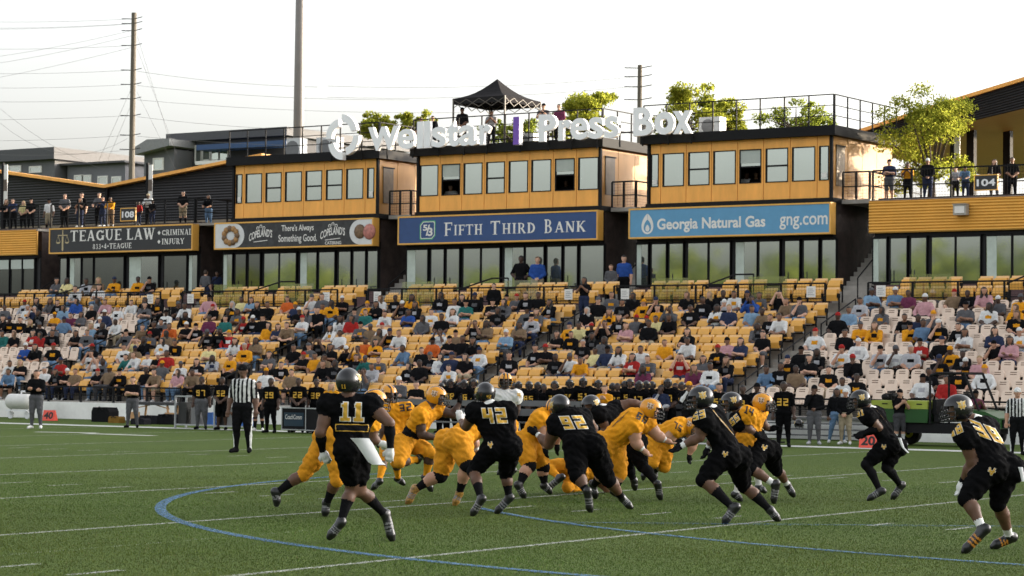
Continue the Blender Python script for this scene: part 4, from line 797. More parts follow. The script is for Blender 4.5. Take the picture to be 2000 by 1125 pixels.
def nth_word(i): return ['first', 'second', 'third', 'fourth', 'fifth', 'sixth', 'seventh', 'eighth', 'ninth', 'tenth', 'eleventh', 'twelfth', 'thirteenth', 'fourteenth', 'fifteenth'][i]
def leafm(h):
    n = 'leaf_%d' % h
    if n in MATS: return MATS[n]
    m = bpy.data.materials.new(n); m.use_nodes = True; MATS[n] = m; t = m.node_tree; t.nodes.clear()
    o = t.nodes.new('ShaderNodeOutputMaterial'); mx = t.nodes.new('ShaderNodeMixShader'); mx.inputs[0].default_value = .55
    d = t.nodes.new('ShaderNodeBsdfDiffuse'); tl = t.nodes.new('ShaderNodeBsdfTranslucent'); oi = t.nodes.new('ShaderNodeNewGeometry')
    cr = t.nodes.new('ShaderNodeValToRGB'); A = [((.06, .085, .012), (.17, .19, .03)), ((.10, .12, .014), (.24, .24, .035))][h]
    cr.color_ramp.elements[0].color = (*A[0], 1); cr.color_ramp.elements[1].color = (*A[1], 1)
    t.links.new(oi.outputs['Random Per Island'], cr.inputs[0]); t.links.new(cr.outputs[0], d.inputs[0])
    g = t.nodes.new('ShaderNodeVectorMath'); g.operation = 'SCALE'; g.inputs['Scale'].default_value = 2.0; t.links.new(cr.outputs[0], g.inputs[0]); t.links.new(g.outputs[0], tl.inputs[0])
    t.links.new(d.outputs[0], mx.inputs[1]); t.links.new(tl.outputs[0], mx.inputs[2]); t.links.new(mx.outputs[0], o.inputs[0]); return m
tree(735, 252, 38, 26, 36, 'tree showing between the round emblem and the first roof letter', 5200, .075, 1, seed=3); tree(810, 247, 40, 22, 37, 'tree behind the left word of the roof sign', 5000, .075, 1, seed=4)
tree(1150, 234, 66, 46, 38, 'tree right of the black tent above the middle press box', 10500, .085, 1, seed=5); tree(1335, 226, 58, 48, 38, 'leafy tree behind the last word of the roof sign', 9000, .085, 1, seed=6); tree(1410, 230, 42, 40, 40, 'smaller tree just right of the last roof letter', 6000, .085, 1, seed=7)
tree(1555, 234, 72, 32, 38, 'sparse tree seen through the roof railing of the right press box', 4200, .075, 0, seed=8); tree(1000, 264, 60, 24, 40, 'low tree seen below the black tent', 4200, .08, 0, seed=9)
tree(1820, 292, 84, 88, 25.2, 'bright green young tree standing on the right upper deck', 17000, .062, 1, group=None, seed=12, zbase=8.1)
for i in range(15):   # tree belt on the near side of the ground, mirrored in the suite windows
    a = -8. - i * 9.5; rgx = random.uniform(-3, 3); far_tree(a + rgx, -118 + random.uniform(-6, 6), random.uniform(5, 7), random.uniform(9, 13), i)
# unseen building added beyond the right edge to keep the sun off the field
X2 = XR0 + 14.2; t = thing('sun_blocker_building', (80, YS, 0), 'long unseen building added at the right to block the sun from the field', 'building')
box('lower_wall', (X2, YS, 0), (155, YS + 9, Zsb), stone, t); corrugated(lambda z: X2, lambda z: 155., Zsb, 8.1, YS - .1, .105, .05, MB()).build('corrugated_band', corr, t); box('upper_wall', (X2 + 5, YS + .2, Zsb), (155, YS + 9, 13.6), gold_panel, t); box('parapet', (X2 + 4.8, YS, 13.6), (155, YS + 9.2, 14.6), blk, t)
for i in range(30):
    x = X2 + 7 + i * 4; o = box('window', (x, YS + .14, 9), (x + 2.6, YS + .197, 11.4), blk, t); box('pane', (x + .06, YS + .12, 9.06), (x + 2.54, YS + .137, 11.34), glass_hi, o)
# poles and wires
wood = mat('weathered_wood', (.12, .105, .085), .85, .3, 4, .2, 10, stretch=(6, 6, .6)); steel = mat('galvanised_pole', (.20, .185, .175), .55, .1, 1.)
def utility(px, ytop, ybot, Y, r, label, arms, side=(-1, 1)):
    b = onY(px, ytop, Y); x = float(b[0]); t = thing('utility_pole', (x, Y, 0), label, 'utility pole'); MB().bar((x, Y, 0), (x, Y, float(b[2])), r * 1.35, 0, 10, r2=r).build('pole', wood, t)
    for ya in arms:
        z = PZ(px, ya, Y)
        for s in side: MB().bar((x, Y, z), (x + s * .9, Y - .2, z + .05), .028, 0, 5).build('insulator', blk, t)
    return x, t
ux, ut = utility(262, 25, 345, 60, .17, 'tall wooden utility pole with many wires at the left', (37, 46, 60, 89, 137, 165, 193, 226, 264, 292))
utility(1250, 127, 240, 60, .13, 'wooden utility pole rising behind the middle press box', (133, 150, 170, 195)) 
wirem = mat('wire', (.16, .15, .15), .6, 0); wn = 0; WC = {}
for (xa, ya, xb, yb, sag) in [(0, 43, 256, 37, 2), (0, 55, 256, 46, 2), (0, 57, 256, 47, 2), (0, 110, 256, 60, 3), (0, 123, 256, 70, 3), (0, 96, 256, 89, 2), (0, 151, 256, 93, 2), (0, 144, 256, 137, 2), (0, 172, 256, 165, 2), (0, 199, 256, 193, 2), (0, 234, 256, 226, 1), (0, 275, 256, 264, 2), (0, 302, 256, 292, 5), (0, 212, 200, 330, 12), (0, 240, 250, 270, 45), (268, 139, 620, 170, 6), (268, 167, 800, 195, 8), (268, 195, 900, 220, 8), (268, 228, 640, 255, 5), (268, 266, 640, 285, 4), (268, 70, 330, 270, 0), (268, 95, 345, 300, 0), (268, 180, 350, 345, 0), (258, 170, 190, 320, 0), (258, 200, 205, 325, 0), (640, 168, 1245, 150, 10), (640, 190, 1245, 168, 10)]:
    pts = [tuple(onY(xa + (xb - xa) * i / 10, ya + (yb - ya) * i / 10 + sag * 4 * (i / 10) * (1 - i / 10), 60)) for i in range(11)]; wn += 1
    sd_n = 'left of the tall utility pole' if xa < 5 else ('right of the tall utility pole' if xa < 600 else 'behind the roof sign'); WC[sd_n] = WC.get(sd_n, 0) + 1
    tag(MB().path(pts, .010, 0, 3).build('overhead_wire', wirem), 'thin overhead wire, %s from the top, %s' % ((['first', 'second', 'third', 'fourth', 'fifth', 'sixth', 'seventh', 'eighth', 'ninth', 'tenth', 'eleventh', 'twelfth', 'thirteenth', 'fourteenth', 'fifteenth', 'sixteenth'])[WC[sd_n] - 1], sd_n), 'wire', 'overhead wires')
x = PX(585, 40, 100); t = thing('light_mast', (x, 40, 0), 'tall tapered grey floodlight mast behind the left press box', 'light mast'); MB().bar((x, 40, 0), (x, 40, 34), .34, 0, 16, r2=.17).build('pole', steel, t, True); box('base_plate', (x - .5, 39.5, 0), (x + .5, 40.5, .06), steel, t)

# roof furniture: tent, air conditioners
def ac(px, py, Y, w_, h_, label):
    x, z = PX(px, Y, py), Zpar; t = thing('air_conditioner', (x, Y, z), label, 'air conditioner', 'roof air conditioners'); box('case', (x, Y, z + .08), (x + w_, Y + .5, z + h_), paint('ac_white', (.55, .55, .54)), t)
    for q in (0.05, w_ - .15): box('foot', (x + q, Y + .05, z), (x + q + .1, Y + .45, z + .08), blk, t)
    MB().lathe((x + w_ * .42, Y - .012, z + h_ * .52), [(.04, 0), (h_ * .36, 0), (h_ * .38, .01)], 14, 0, 'y').build('fan_grille', mat('grille_grey', (.16, .16, .16), .6), t)
ac(1365, 246, 23.2, .9, .72, 'white outdoor unit right of the last roof letter'); ac(560, 255, 24.5, .75, 1.0, 'tall pale roof unit beside the floodlight mast'); ac(618, 262, 24, 1.1, .9, 'wide pale roof unit behind the round emblem'); ac(1010, 250, 25, .8, .7, 'pale unit under the right side of the black tent')
YTn = 23.6
tz = lambda p: onY(*p, YTn); c0 = onY(887, 200, 22.6); c1 = onY(985, 197, 21.9 - .0); xw = PX(1058, 24.5, 215)
t = thing('canopy_tent', (PX(975, 23.5), 23.5, Zpar), 'black pop-up canopy tent standing on the middle press box roof', 'tent')
xb = PX(986, 22.4, 190); xa, ya, yb = xb - 2.5, 22.4, 25.0; ze = PZ(986, 186, 22.4); apex = ((xa + xb) / 2, (ya + yb) / 2, PZ(973, 154, 23.7))
tcl = fabric('tent_black', (.022, .021, .022)); cr_ = [(xa, ya, ze), (xb, ya, ze), (xb, yb, ze), (xa, yb, ze)]
mb = MB()
for i in range(4):
    a, b = Vector(cr_[i]), Vector(cr_[(i + 1) % 4]); ap = Vector(apex); n = 6
    rows = []
    for k in range(n + 1):
        q = k / n; s_ = q ** 1.25; rows.append([a.lerp(b, j / 6).lerp(ap, q) - Vector((0, 0, .16 * math.sin(math.pi * q))) for j in range(7)])
    for k in range(n):
        for j in range(6): mb.add([rows[k][j], rows[k][j + 1], rows[k + 1][j + 1], rows[k + 1][j]], [(0, 1, 2, 3)])
    mb.add([a, b, b - Vector((0, 0, .24)), a - Vector((0, 0, .24))], [(0, 3, 2, 1)])
mb.build('canopy_cloth', tcl, t)
alu = mat('tent_aluminium', (.10, .085, .07), .6, .05)
for p in cr_: MB().bar((p[0], p[1], Zpar), (p[0], p[1], ze), .028).build('leg', alu, t)
for i in range(4):
    a, b = Vector(cr_[i]), Vector(cr_[(i + 1) % 4]); 
    for j in range(4):
        p, q = a.lerp(b, j / 4), a.lerp(b, (j + 1) / 4); MB().bar(p - Vector((0, 0, .05)), q - Vector((0, 0, .38)), .012).build('scissor_strut', alu, t); MB().bar(p - Vector((0, 0, .38)), q - Vector((0, 0, .05)), .012).build('scissor_strut', alu, t)
    MB().bar(a - Vector((0, 0, .1)), Vector(apex) - Vector((0, 0, .5)), .012).build('rafter', alu, t)
# ------------------------------------------------------------------ bodies: one continuous surface from blended tapered limbs
SLOTS = ['skin', 'top', 'uparm', 'forearm', 'hand', 'belly', 'pants', 'knee', 'calf', 'sock', 'shoe', 'hair', 'hat', 'collar', 'stripe', 'wrist']
SI = {n: i for i, n in enumerate(SLOTS)}
V3 = lambda *a: np.array(a, float)
def nrm(v): return v / (np.linalg.norm(v) + 1e-9)
def cone_d(P, p, q, ra, rb, flat=None):
    if flat is not None:
        n, s = flat; P = P + ((P - p) @ n)[..., None] * n * (s - 1); q = q + ((q - p) @ n) * n * (s - 1)
    d = q - p; L2 = d @ d
    t = np.clip(((P - p) @ d) / L2, 0, 1) if L2 > 1e-9 else np.zeros(P.shape[:-1])
    e = P - p - t[..., None] * d
    return np.sqrt((e * e).sum(-1)) - (ra + (rb - ra) * t), t
def sdf_mesh(prims, h):
    lo = np.min([np.minimum(c['p'], c['q']) - max(c['ra'], c['rb']) for c in prims], 0) - 3 * h; hi = np.max([np.maximum(c['p'], c['q']) + max(c['ra'], c['rb']) for c in prims], 0) + 3 * h
    n = np.ceil((hi - lo) / h).astype(int) + 1; D = np.full(n, .2, np.float32)
    for c in prims:
        r = max(c['ra'], c['rb']) + .05; a = np.maximum(((np.minimum(c['p'], c['q']) - r - lo) / h).astype(int), 0); b = np.minimum(((np.maximum(c['p'], c['q']) + r - lo) / h).astype(int) + 2, n)
        g = np.stack(np.meshgrid(*[lo[i] + np.arange(a[i], b[i]) * h for i in range(3)], indexing='ij'), -1)
        d, _ = cone_d(g, c['p'], c['q'], c['ra'], c['rb'], c.get('flat')); k = c.get('k', .03)
        S = D[a[0]:b[0], a[1]:b[1], a[2]:b[2]]; m = np.clip(.5 + .5 * (S - d) / k, 0, 1); S[...] = S * (1 - m) + d * m - k * m * (1 - m)
    S = D < 0
    def cn(A, i, j, k): return A[i:n[0] - 1 + i, j:n[1] - 1 + j, k:n[2] - 1 + k]
    cs = [(i, j, k) for i in (0, 1) for j in (0, 1) for k in (0, 1)]; cnt = sum(cn(S, *c).astype(np.int8) for c in cs); act = (cnt > 0) & (cnt < 8)
    I = np.argwhere(act); acc = np.zeros((len(I), 3)); w_ = np.zeros(len(I)); dv = {c: cn(D, *c)[act] for c in cs}
    for a in cs:
        for ax in range(3):
            if a[ax] == 0:
                b = list(a); b[ax] = 1; b = tuple(b); da, db = dv[a], dv[b]; x = (da < 0) != (db < 0); t = np.where(x, da / np.where(x, da - db, 1), 0)
                pt = np.tile(np.array(a, float), (len(I), 1)); pt[:, ax] += t; acc += pt * x[:, None]; w_ += x
    Vv = lo + (I + acc / w_[:, None]) * h; idx = -np.ones(act.shape, int); idx[act] = np.arange(len(I)); Fs = []
    for ax in range(3):
        u, v = (ax + 1) % 3, (ax + 2) % 3; sl0 = [slice(None)] * 3; sl1 = [slice(None)] * 3; sl0[ax] = slice(0, -1); sl1[ax] = slice(1, None)
        e = S[tuple(sl0)] != S[tuple(sl1)]; E = np.argwhere(e); E = E[(E[:, u] > 0) & (E[:, v] > 0) & (E[:, u] < n[u] - 1) & (E[:, v] < n[v] - 1)]
        q = []
        for du, dv_ in ((-1, -1), (0, -1), (0, 0), (-1, 0)):
            c = E.copy(); c[:, u] += du; c[:, v] += dv_; q.append(idx[c[:, 0], c[:, 1], c[:, 2]])
        q = np.stack(q, 1); fl = ~S[E[:, 0], E[:, 1], E[:, 2]]; q[fl] = q[fl][:, ::-1]; Fs.append(q)
    F = np.concatenate(Fs); F = F[(F >= 0).all(1)]
    return Vv, F
def cloth_noise(V): return (np.sin(V[:, 0] * 31 + 3 * np.sin(V[:, 2] * 17)) * np.sin(V[:, 2] * 27 + 2.2 * np.sin(V[:, 1] * 23 + V[:, 0] * 9)) + .6 * np.sin(V[:, 1] * 53 + V[:, 2] * 41) + .8 * np.abs(np.sin(V[:, 2] * 38 + 5 * np.sin(V[:, 0] * 8 + V[:, 1] * 6))))
def body_mesh(name, J, fwd, up, vox=.02, b=1., pads=False, cap=False, longhair=False, st=.55, pt=.9, c1=.30, c2=.62, fingers=True, s=1., bald=False, baggy=0., headfw=None, face=True):
    """J: joint dict; fwd: facing of the body; up: local up of the head"""
    Pv = []
    def cone(p, q, ra, rb, tags, k=.03, flat=None, t0=0., t1=1.): Pv.append(dict(p=np.array(p, float), q=np.array(q, float), ra=ra * s, rb=rb * s, tags=tags, k=k, flat=flat, t0=t0, t1=t1))
    P = (J['Ha'] + J['Hb']) / 2; N = J['N']; sp = nrm(N - P); ac = nrm(J['Sb'] - J['Sa']); fn = nrm(np.cross(ac, sp));
    if fn @ fwd < 0: fn = -fn
    L = lambda t: P + (N - P) * t; pf = (fn, 1.3)
    cone(J['Ha'], J['Hb'], .118 * b, .118 * b, 'pants', .04); 
    for h in ('Ha', 'Hb'): cone(J[h] - fn * .055 * s - sp * .03 * s, J[h] - fn * .05 * s - sp * .06 * s, .10 * b * (1.16 if pads else 1), .095 * b * (1.16 if pads else 1), 'pants', .05)
    cone(L(.1), L(.46), .135 * b, .142 * b, [(.22, 'pants'), (1, 'belly')], .05, pf); cone(L(.42), L(.74), .145 * b, .155 * b, 'top', .05, pf)
    for q in ('a', 'b'):
        cone(L(.25) + (J['H' + q] - P) * .9, L(.72) + (J['S' + q] - N) * .52, .095 * b, .115 * b, [(.35, 'belly'), (1, 'top')], .05, pf)
        S_ = J['S' + q]; cone(N - sp * .03, S_, .075, .085 if not pads else .10, 'top', .04)
        if pads: cone(S_ + sp * .015 * s, S_ - sp * .05 * s, .122, .105, 'top', .035); cone(L(.78), S_, .13, .11, 'top', .05)
        E_, W_ = J['E' + q], J['W' + q]
        if longsleeve_bulge: pass
        cone(S_, E_, .068 * b + baggy * .5, .051 * b + baggy * .6, [(st, 'top'), (1, 'uparm')], .025)
        cone(S_ + (E_ - S_) * .3, S_ + (E_ - S_) * .6, .062 * b, .058 * b, [((st - .3) / .3 if st > .3 else 0, 'top'), (1, 'uparm')], .03)
        m = E_ + (W_ - E_) * .35; cone(E_, m, .047 * b + baggy * .5, .050 * b + baggy * .4, 'forearm', .025); cone(m, W_, .050 * b + baggy * .4, .033 + baggy * .2, [(.66, 'forearm'), (1, 'wrist')], .025)
        hd = J.get('D' + q); hd = nrm(hd - W_) if hd is not None else nrm(W_ - E_)
        side = np.cross(hd, fwd); side = nrm(side if np.linalg.norm(side) > .2 else np.cross(hd, sp)); pl = W_ + hd * .075 * s
        cone(W_, W_ + hd * .05 * s, .034, .04, 'hand', .02); cone(W_ + hd * .05 * s - side * .02 * s, pl - side * .022 * s, .03, .027, 'hand', .02); cone(W_ + hd * .05 * s + side * .02 * s, pl + side * .022 * s, .03, .027, 'hand', .02)
        if fingers:
            nn = np.cross(hd, side)
            if nn @ fwd < 0: nn = -nn
            for i, (o, ln) in enumerate(((-.034, .075), (-.012, .09), (.011, .085), (.033, .065))):
                a = pl + side * o * s; mid = a + (hd * .9 + side * o * 2 - nn * .12) * ln * .55 * s; cone(a, mid, .0145, .0135, 'hand', .008); cone(mid, mid + (hd * .75 + side * o * 2.5 + nn * .6) * ln * .5 * s, .0135, .011, 'hand', .006)
            a = W_ + hd * .03 * s - side * .035 * s; mid = a + (hd * .6 - side * .75) * .045 * s; cone(a, mid, .017, .015, 'hand', .01); cone(mid, mid + (hd * .95 - side * .1 + nn * .2) * .04 * s, .015, .012, 'hand', .006)
        else: cone(pl, pl + hd * .06 * s + fwd * .02 * s, .032, .022, 'hand', .015)
        K_, A_, H_ = J['K' + q], J['A' + q], J['H' + q]
        lb = 1.16 if pads else 1.
        cone(H_, K_, .105 * b * lb + baggy * .6, .069 * b * (1.05 if pads else 1) + baggy, [(pt, 'pants'), (1, 'knee')], .04); cone(H_ + (K_ - H_) * .3, H_ + (K_ - H_) * .65, .094 * b * lb + baggy * .6, .082 * b * lb + baggy * .8, 'pants', .03)
        bk = nrm(K_ - (H_ + A_) / 2) if np.linalg.norm(K_ - (H_ + A_) / 2) > .02 else fwd
        m = K_ + (A_ - K_) * .33 - bk * .02 * s
        def ct(t0, t1): return [((c - t0) / (t1 - t0), n_) for c, n_ in ((.06, 'knee'), (c1, 'calf'), (c2, 'sock'), (2, 'ankle'))]
        cone(K_, m, .060 * b + baggy, .061 * b + baggy, [(.2, 'knee'), (max(.2, c1 / .33), 'calf'), (9, 'sock')], .025); cone(m, A_, .060 * b + baggy, .040 + baggy * .8, [((c1 - .33) / .67, 'calf'), (9, 'sock')], .025)
        Tq = J['T' + q]; fd = nrm(Tq - A_); ld = nrm(A_ - K_); hl = A_ + ld * .045 * s - fd * .035 * s; ball = Tq - fd * .03 * s
        fs = 1.14 if pads else 1.
        cone(A_, hl, .044 * fs, .044 * fs, 'shoe', .02); cone(hl, ball, .046 * fs, .044 * fs, [(.42, 'shoe'), (.50, 'stripe'), (.58, 'shoe'), (.66, 'stripe'), (.74, 'shoe'), (.82, 'stripe'), (1, 'shoe')] if pads else 'shoe', .02); cone(ball, Tq + fd * .015 * s, .044 * fs, .033 * fs, 'shoe', .015); cone(A_ + ld * .01 * s, A_ + (Tq - A_) * .55, .043, .036, 'shoe', .02)
    H = J['H']; hf = nrm(headfw if headfw is not None else fwd); hf = nrm(hf - (hf @ up) * up); sd_ = np.cross(up, hf)
    cone(N + sp * .0, H - up * .06 * s - hf * .02 * s, .066 * b, .058, [(.25, 'collar'), (1, 'skin')], .03)
    cone(H + up * .035 * s - hf * .012 * s, H + up * .01 * s - hf * .012 * s, .094, .090, 'head', .03); cone(H - up * .03 * s + hf * .025 * s, H - up * .075 * s + hf * .05 * s, .068, .045, 'head', .03)
    if face:
        cone(H + up * .005 * s + hf * .092 * s, H - up * .022 * s + hf * .108 * s, .010, .014, 'skin', .012)
        for q in (-1, 1): cone(H + sd_ * q * .088 * s - up * .005 * s, H + sd_ * q * .094 * s - up * .035 * s - hf * .005 * s, .018, .013, 'skin', .01)
    if cap: cone(H + up * .052 * s + hf * .075 * s, H + up * .045 * s + hf * .150 * s, .022, .016, 'hat', .012, None); cone(H + up * .055 * s - hf * .01 * s, H + up * .06 * s - hf * .01 * s, .096, .090, 'hat', .02)
    elif not bald: cone(H + up * .045 * s - hf * .02 * s, H + up * .0 * s - hf * .035 * s, .095, .088, 'hairball', .02)
    if longhair:
        for q in (-1, 0, 1): cone(H + up * .03 * s - hf * .04 * s + sd_ * q * .05 * s, H - up * .20 * s - hf * (.05 if q == 0 else .0) * s + sd_ * q * .085 * s, .07, .045, 'hair', .03)
    Vv, F = sdf_mesh(Pv, vox)
    # material slots from the nearest limb
    def slots(C):
        best = np.full(len(C), 9.); out = np.zeros(len(C), int)
        for c in Pv:
            d, t = cone_d(C, c['p'], c['q'], c['ra'], c['rb'], c['flat']); w_ = d < best; best[w_] = d[w_]; tg = c['tags']
            if isinstance(tg, str):
                if tg in ('head', 'hairball'):
                    r = C[w_] - H; u = r @ up / s; f_ = r @ hf / s; v = np.full(w_.sum(), SI['skin'])
                    if cap: v[(u > .038) & ((f_ < .12) | (u > .03))] = SI['hat']; v[(u <= .038) & (f_ < -.02) & (u > -.06)] = SI['hair']
                    elif not bald: v[(u > .06 - .15 * np.clip(-f_, -.1, .3)) | ((f_ < -.015) & (u > -.065))] = SI['hair']
                    out[w_] = v
                else: out[w_] = SI[tg]
            else:
                v = np.zeros(w_.sum(), int); tt = t[w_]
                for te, n_ in reversed(tg): v[tt <= te + 1e-9] = SI[n_]
                v[tt > tg[-1][0]] = SI[tg[-1][1]]; out[w_] = v
        return out
    sv_ = slots(Vv); cl = np.isin(sv_, [SI['top'], SI['belly'], SI['pants']])
    nv = np.zeros_like(Vv); e1 = Vv[F[:, 1]] - Vv[F[:, 0]]; e2 = Vv[F[:, 3]] - Vv[F[:, 0]]; fnm = np.cross(e1, e2)
    for i in range(4): np.add.at(nv, F[:, i], fnm)
    nv /= np.linalg.norm(nv, axis=1)[:, None] + 1e-9
    amp = (.0075 if pads else .0035) + .25 * baggy; Vv = Vv + nv * (cloth_noise(Vv / max(s, .3)) * amp * cl)[:, None]
    me = bpy.data.meshes.new(name); add_arrays(me, Vv, F); me.polygons.foreach_set('use_smooth', [True] * len(F)); me.polygons.foreach_set('material_index', slots(Vv[F].mean(1)).astype(np.int32)); me.update()
    for n_ in SLOTS: me.materials.append(MATS['fab_k'])
    me['_n'] = len(F)
    return me, Vv, F
longsleeve_bulge = False
FAB = dict(k=(.008, .008, .009), w=(.58, .58, .57), g=(.085, .085, .092), s=(.36, .36, .38), y=(.60, .255, .010), r=(.30, .016, .014), n=(.018, .026, .06), b=(.02, .065, .26), l=(.17, .27, .38), d=(.10, .17, .27), p=(.44, .24, .26), o=(.50, .10, .018), e=(.018, .12, .11), t=(.17, .115, .07), m=(.12, .025, .06), c=(.62, .54, .26), h=(.30, .25, .17), x=(.05, .05, .055))
for k_, v_ in FAB.items(): fabric('fab_' + k_, v_)
SKIN = [mat('skin_%d' % i, c, .55, .1, 7, spec=.35) for i, c in enumerate([(.50, .29, .20), (.40, .215, .14), (.21, .105, .062), (.105, .052, .031), (.058, .030, .020)])]
HAIR = [mat('hair_%d' % i, c, .6, .3, 20, .3, 60) for i, c in enumerate([(.012, .009, .008), (.035, .02, .012), (.10, .055, .025), (.28, .19, .09), (.30, .29, .28)])]
CWORD = dict(k='black', w='white', g='dark grey', s='light grey', y='gold', r='red', n='navy', b='bright blue', l='pale blue', d='denim', p='pink', o='orange', e='green', t='tan', m='purple', c='pale yellow')
def dress(o, skin, top='k', sleeve=True, pants='n', shoe='w', hair=0, hat=None, calf=None, sock=None, hand=None, uparm=None, belly=None, collar=None, knee=None, forearm=None, stripe=None, wrist=None):
    g = lambda v, d: d if v is None else (MATS['fab_' + v] if isinstance(v, str) and 'fab_' + v in MATS else v)
    sk = SKIN[skin] if isinstance(skin, int) else skin; tp = g(top, None); pn = g(pants, None)
    m = dict(skin=sk, top=tp, uparm=g(uparm, tp if sleeve else sk), forearm=g(forearm, tp if sleeve == 'long' else sk), hand=g(hand, sk), belly=g(belly, tp), pants=pn, knee=g(knee, pn), calf=g(calf, pn), sock=g(sock, pn), shoe=g(shoe, None), hair=HAIR[hair] if isinstance(hair, int) else hair, hat=g(hat, None) or HAIR[0], collar=g(collar, tp), stripe=g(stripe, tp))
    m['wrist'] = g(wrist, m['forearm'])
    for i, n_ in enumerate(SLOTS): o.material_slots[i].link = 'OBJECT'; o.material_slots[i].material = m[n_]
    return m

# ---- seated and standing pose library, facing -Y
def seat_pose(arm='lap', lean=0., leg=0., head=0.):
    c = lean; J = dict(Ha=V3(-.10, 0, .50), Hb=V3(.10, 0, .50), N=V3(0, .10 - .55 * c, 1.04 - .12 * c), H=V3(head * .03, .06 - .72 * c, 1.215 - .2 * c), Sa=V3(-.185, .10 - .5 * c, .97 - .1 * c), Sb=V3(.185, .10 - .5 * c, .97 - .1 * c),
                       Ka=V3(-.13 - leg, -.44, .52), Kb=V3(.13 + leg, -.44, .52), Aa=V3(-.13 - leg, -.42, .10), Ab=V3(.13 + leg, -.42, .10), Ta=V3(-.15 - leg, -.60, .05), Tb=V3(.15 + leg, -.60, .05))
    y = -.45 * c
    if arm == 'lap': J.update(Ea=V3(-.27, -.02 + y, .72), Eb=V3(.27, -.02 + y, .72), Wa=V3(-.10, -.24 + y * .4, .62), Wb=V3(.10, -.24 + y * .4, .62))
    if arm == 'cross': J.update(Ea=V3(-.26, -.06 + y, .74), Eb=V3(.26, -.06 + y, .74), Wa=V3(.06, -.18 + y, .76), Wb=V3(-.06, -.20 + y, .80))
    if arm == 'face': J.update(Ea=V3(-.24, -.24 + y, .68), Eb=V3(.26, -.02 + y, .72), Wa=V3(-.06, -.16 + y * 1.2, 1.02), Wb=V3(.05, -.24, .66))
    if arm == 'knees': J.update(Ea=V3(-.26, -.24, .66), Eb=V3(.26, -.24, .66), Wa=V3(-.07, -.46, .60), Wb=V3(.07, -.46, .60))
    if arm == 'hands_up': J.update(Ea=V3(-.28, -.16 + y, .80), Eb=V3(.28, -.16 + y, .80), Wa=V3(-.11, -.13 + y, 1.16), Wb=V3(.11, -.13 + y, 1.16))
    if arm == 'wide': J.update(Ea=V3(-.33, .02, .74), Eb=V3(.33, .02, .74), Wa=V3(-.20, -.22, .60), Wb=V3(.22, -.20, .60))
    return J
def stand_pose(arm='down', wide=.0, lean=0.):
    c = lean; J = dict(Ha=V3(-.095, 0, .93), Hb=V3(.095, 0, .93), N=V3(0, .01 - .5 * c, 1.49 - .1 * c), H=V3(0, -.02 - .6 * c, 1.665 - .14 * c), Sa=V3(-.185, .01 - .46 * c, 1.42 - .08 * c), Sb=V3(.185, .01 - .46 * c, 1.42 - .08 * c),
                       Ka=V3(-.11 - wide * .5, -.03, .50), Kb=V3(.11 + wide * .5, -.02, .50), Aa=V3(-.12 - wide, .02, .095), Ab=V3(.12 + wide, .03, .095), Ta=V3(-.17 - wide, -.17, .045), Tb=V3(.17 + wide, -.16, .045))
    y = -.45 * c
    if arm == 'down': J.update(Ea=V3(-.27, .04, 1.13), Eb=V3(.27, .04, 1.13), Wa=V3(-.29, -.05, .87), Wb=V3(.29, -.05, .87))
    if arm == 'cross': J.update(Ea=V3(-.26, -.10, 1.16), Eb=V3(.26, -.10, 1.16), Wa=V3(.07, -.20, 1.18), Wb=V3(-.07, -.22, 1.22))
    if arm == 'front': J.update(Ea=V3(-.27, -.02, 1.14), Eb=V3(.27, -.02, 1.14), Wa=V3(-.06, -.20, .97), Wb=V3(.06, -.20, .97))
    if arm == 'hips': J.update(Ea=V3(-.38, .06, 1.15), Eb=V3(.38, .06, 1.15), Wa=V3(-.19, -.06, 1.00), Wb=V3(.19, -.06, 1.00))
    if arm == 'phone': J.update(Ea=V3(-.25, -.16, 1.18), Eb=V3(.25, -.16, 1.18), Wa=V3(-.07, -.28, 1.36), Wb=V3(.07, -.28, 1.36))
    if arm == 'mouth': J.update(Ea=V3(-.26, -.16, 1.18), Eb=V3(.27, -.02, 1.14), Wa=V3(-.06, -.16, 1.50), Wb=V3(.03, -.20, 1.08))
    if arm == 'rail': J.update(Ea=V3(-.25, -.22 + y, 1.14), Eb=V3(.25, -.22 + y, 1.14), Wa=V3(-.14, -.46 + y, 1.06), Wb=V3(.14, -.46 + y, 1.06))
    if arm == 'hold': J.update(Ea=V3(-.27, .04, 1.13), Eb=V3(.27, -.04, 1.14), Wa=V3(-.30, -.02, .87), Wb=V3(.14, -.24, 1.08))
    return J
FWD, UPZ = V3(0, -1, 0), V3(0, 0, 1)
SEATED = []
for i, (arm, lean, leg, cap, lh, hy) in enumerate([('lap', 0, .02, 0, 0, 0), ('cross', 0, .05, 1, 0, .4), ('knees', .28, .06, 0, 0, 0), ('lap', .05, 0, 0, 1, -.4), ('face', .1, .04, 1, 0, 0), ('cross', 0, 0, 0, 1, .3), ('wide', -.03, .1, 1, 0, -.5), ('hands_up', .05, .03, 0, 0, 0), ('knees', .2, .02, 0, 1, .2), ('lap', .02, .08, 0, 0, .7)]):
    J = seat_pose(arm, lean, leg); hf = V3(math.sin(hy), -math.cos(hy), 0)
    bm_ = body_mesh('body', J, FWD, UPZ, .034, b=1.06 if i % 3 else 1.16, cap=cap, longhair=lh, fingers=False, baggy=.012, st=.6, headfw=hf, face=False)
    Cc = bm_[1][bm_[2]].mean(1); mi = np.empty(len(Cc), np.int32); bm_[0].polygons.foreach_get('material_index', mi); nc = (J['Sa'] + J['Sb']) / 2
    mi[(mi == SI['top']) & (abs(Cc[:, 0]) < .10) & (Cc[:, 2] < nc[2] - .05) & (Cc[:, 2] > nc[2] - .17) & (Cc[:, 1] < nc[1] - .06)] = SI['stripe']; bm_[0].polygons.foreach_set('material_index', mi)
    SEATED.append((bm_[0], arm, cap, lh))
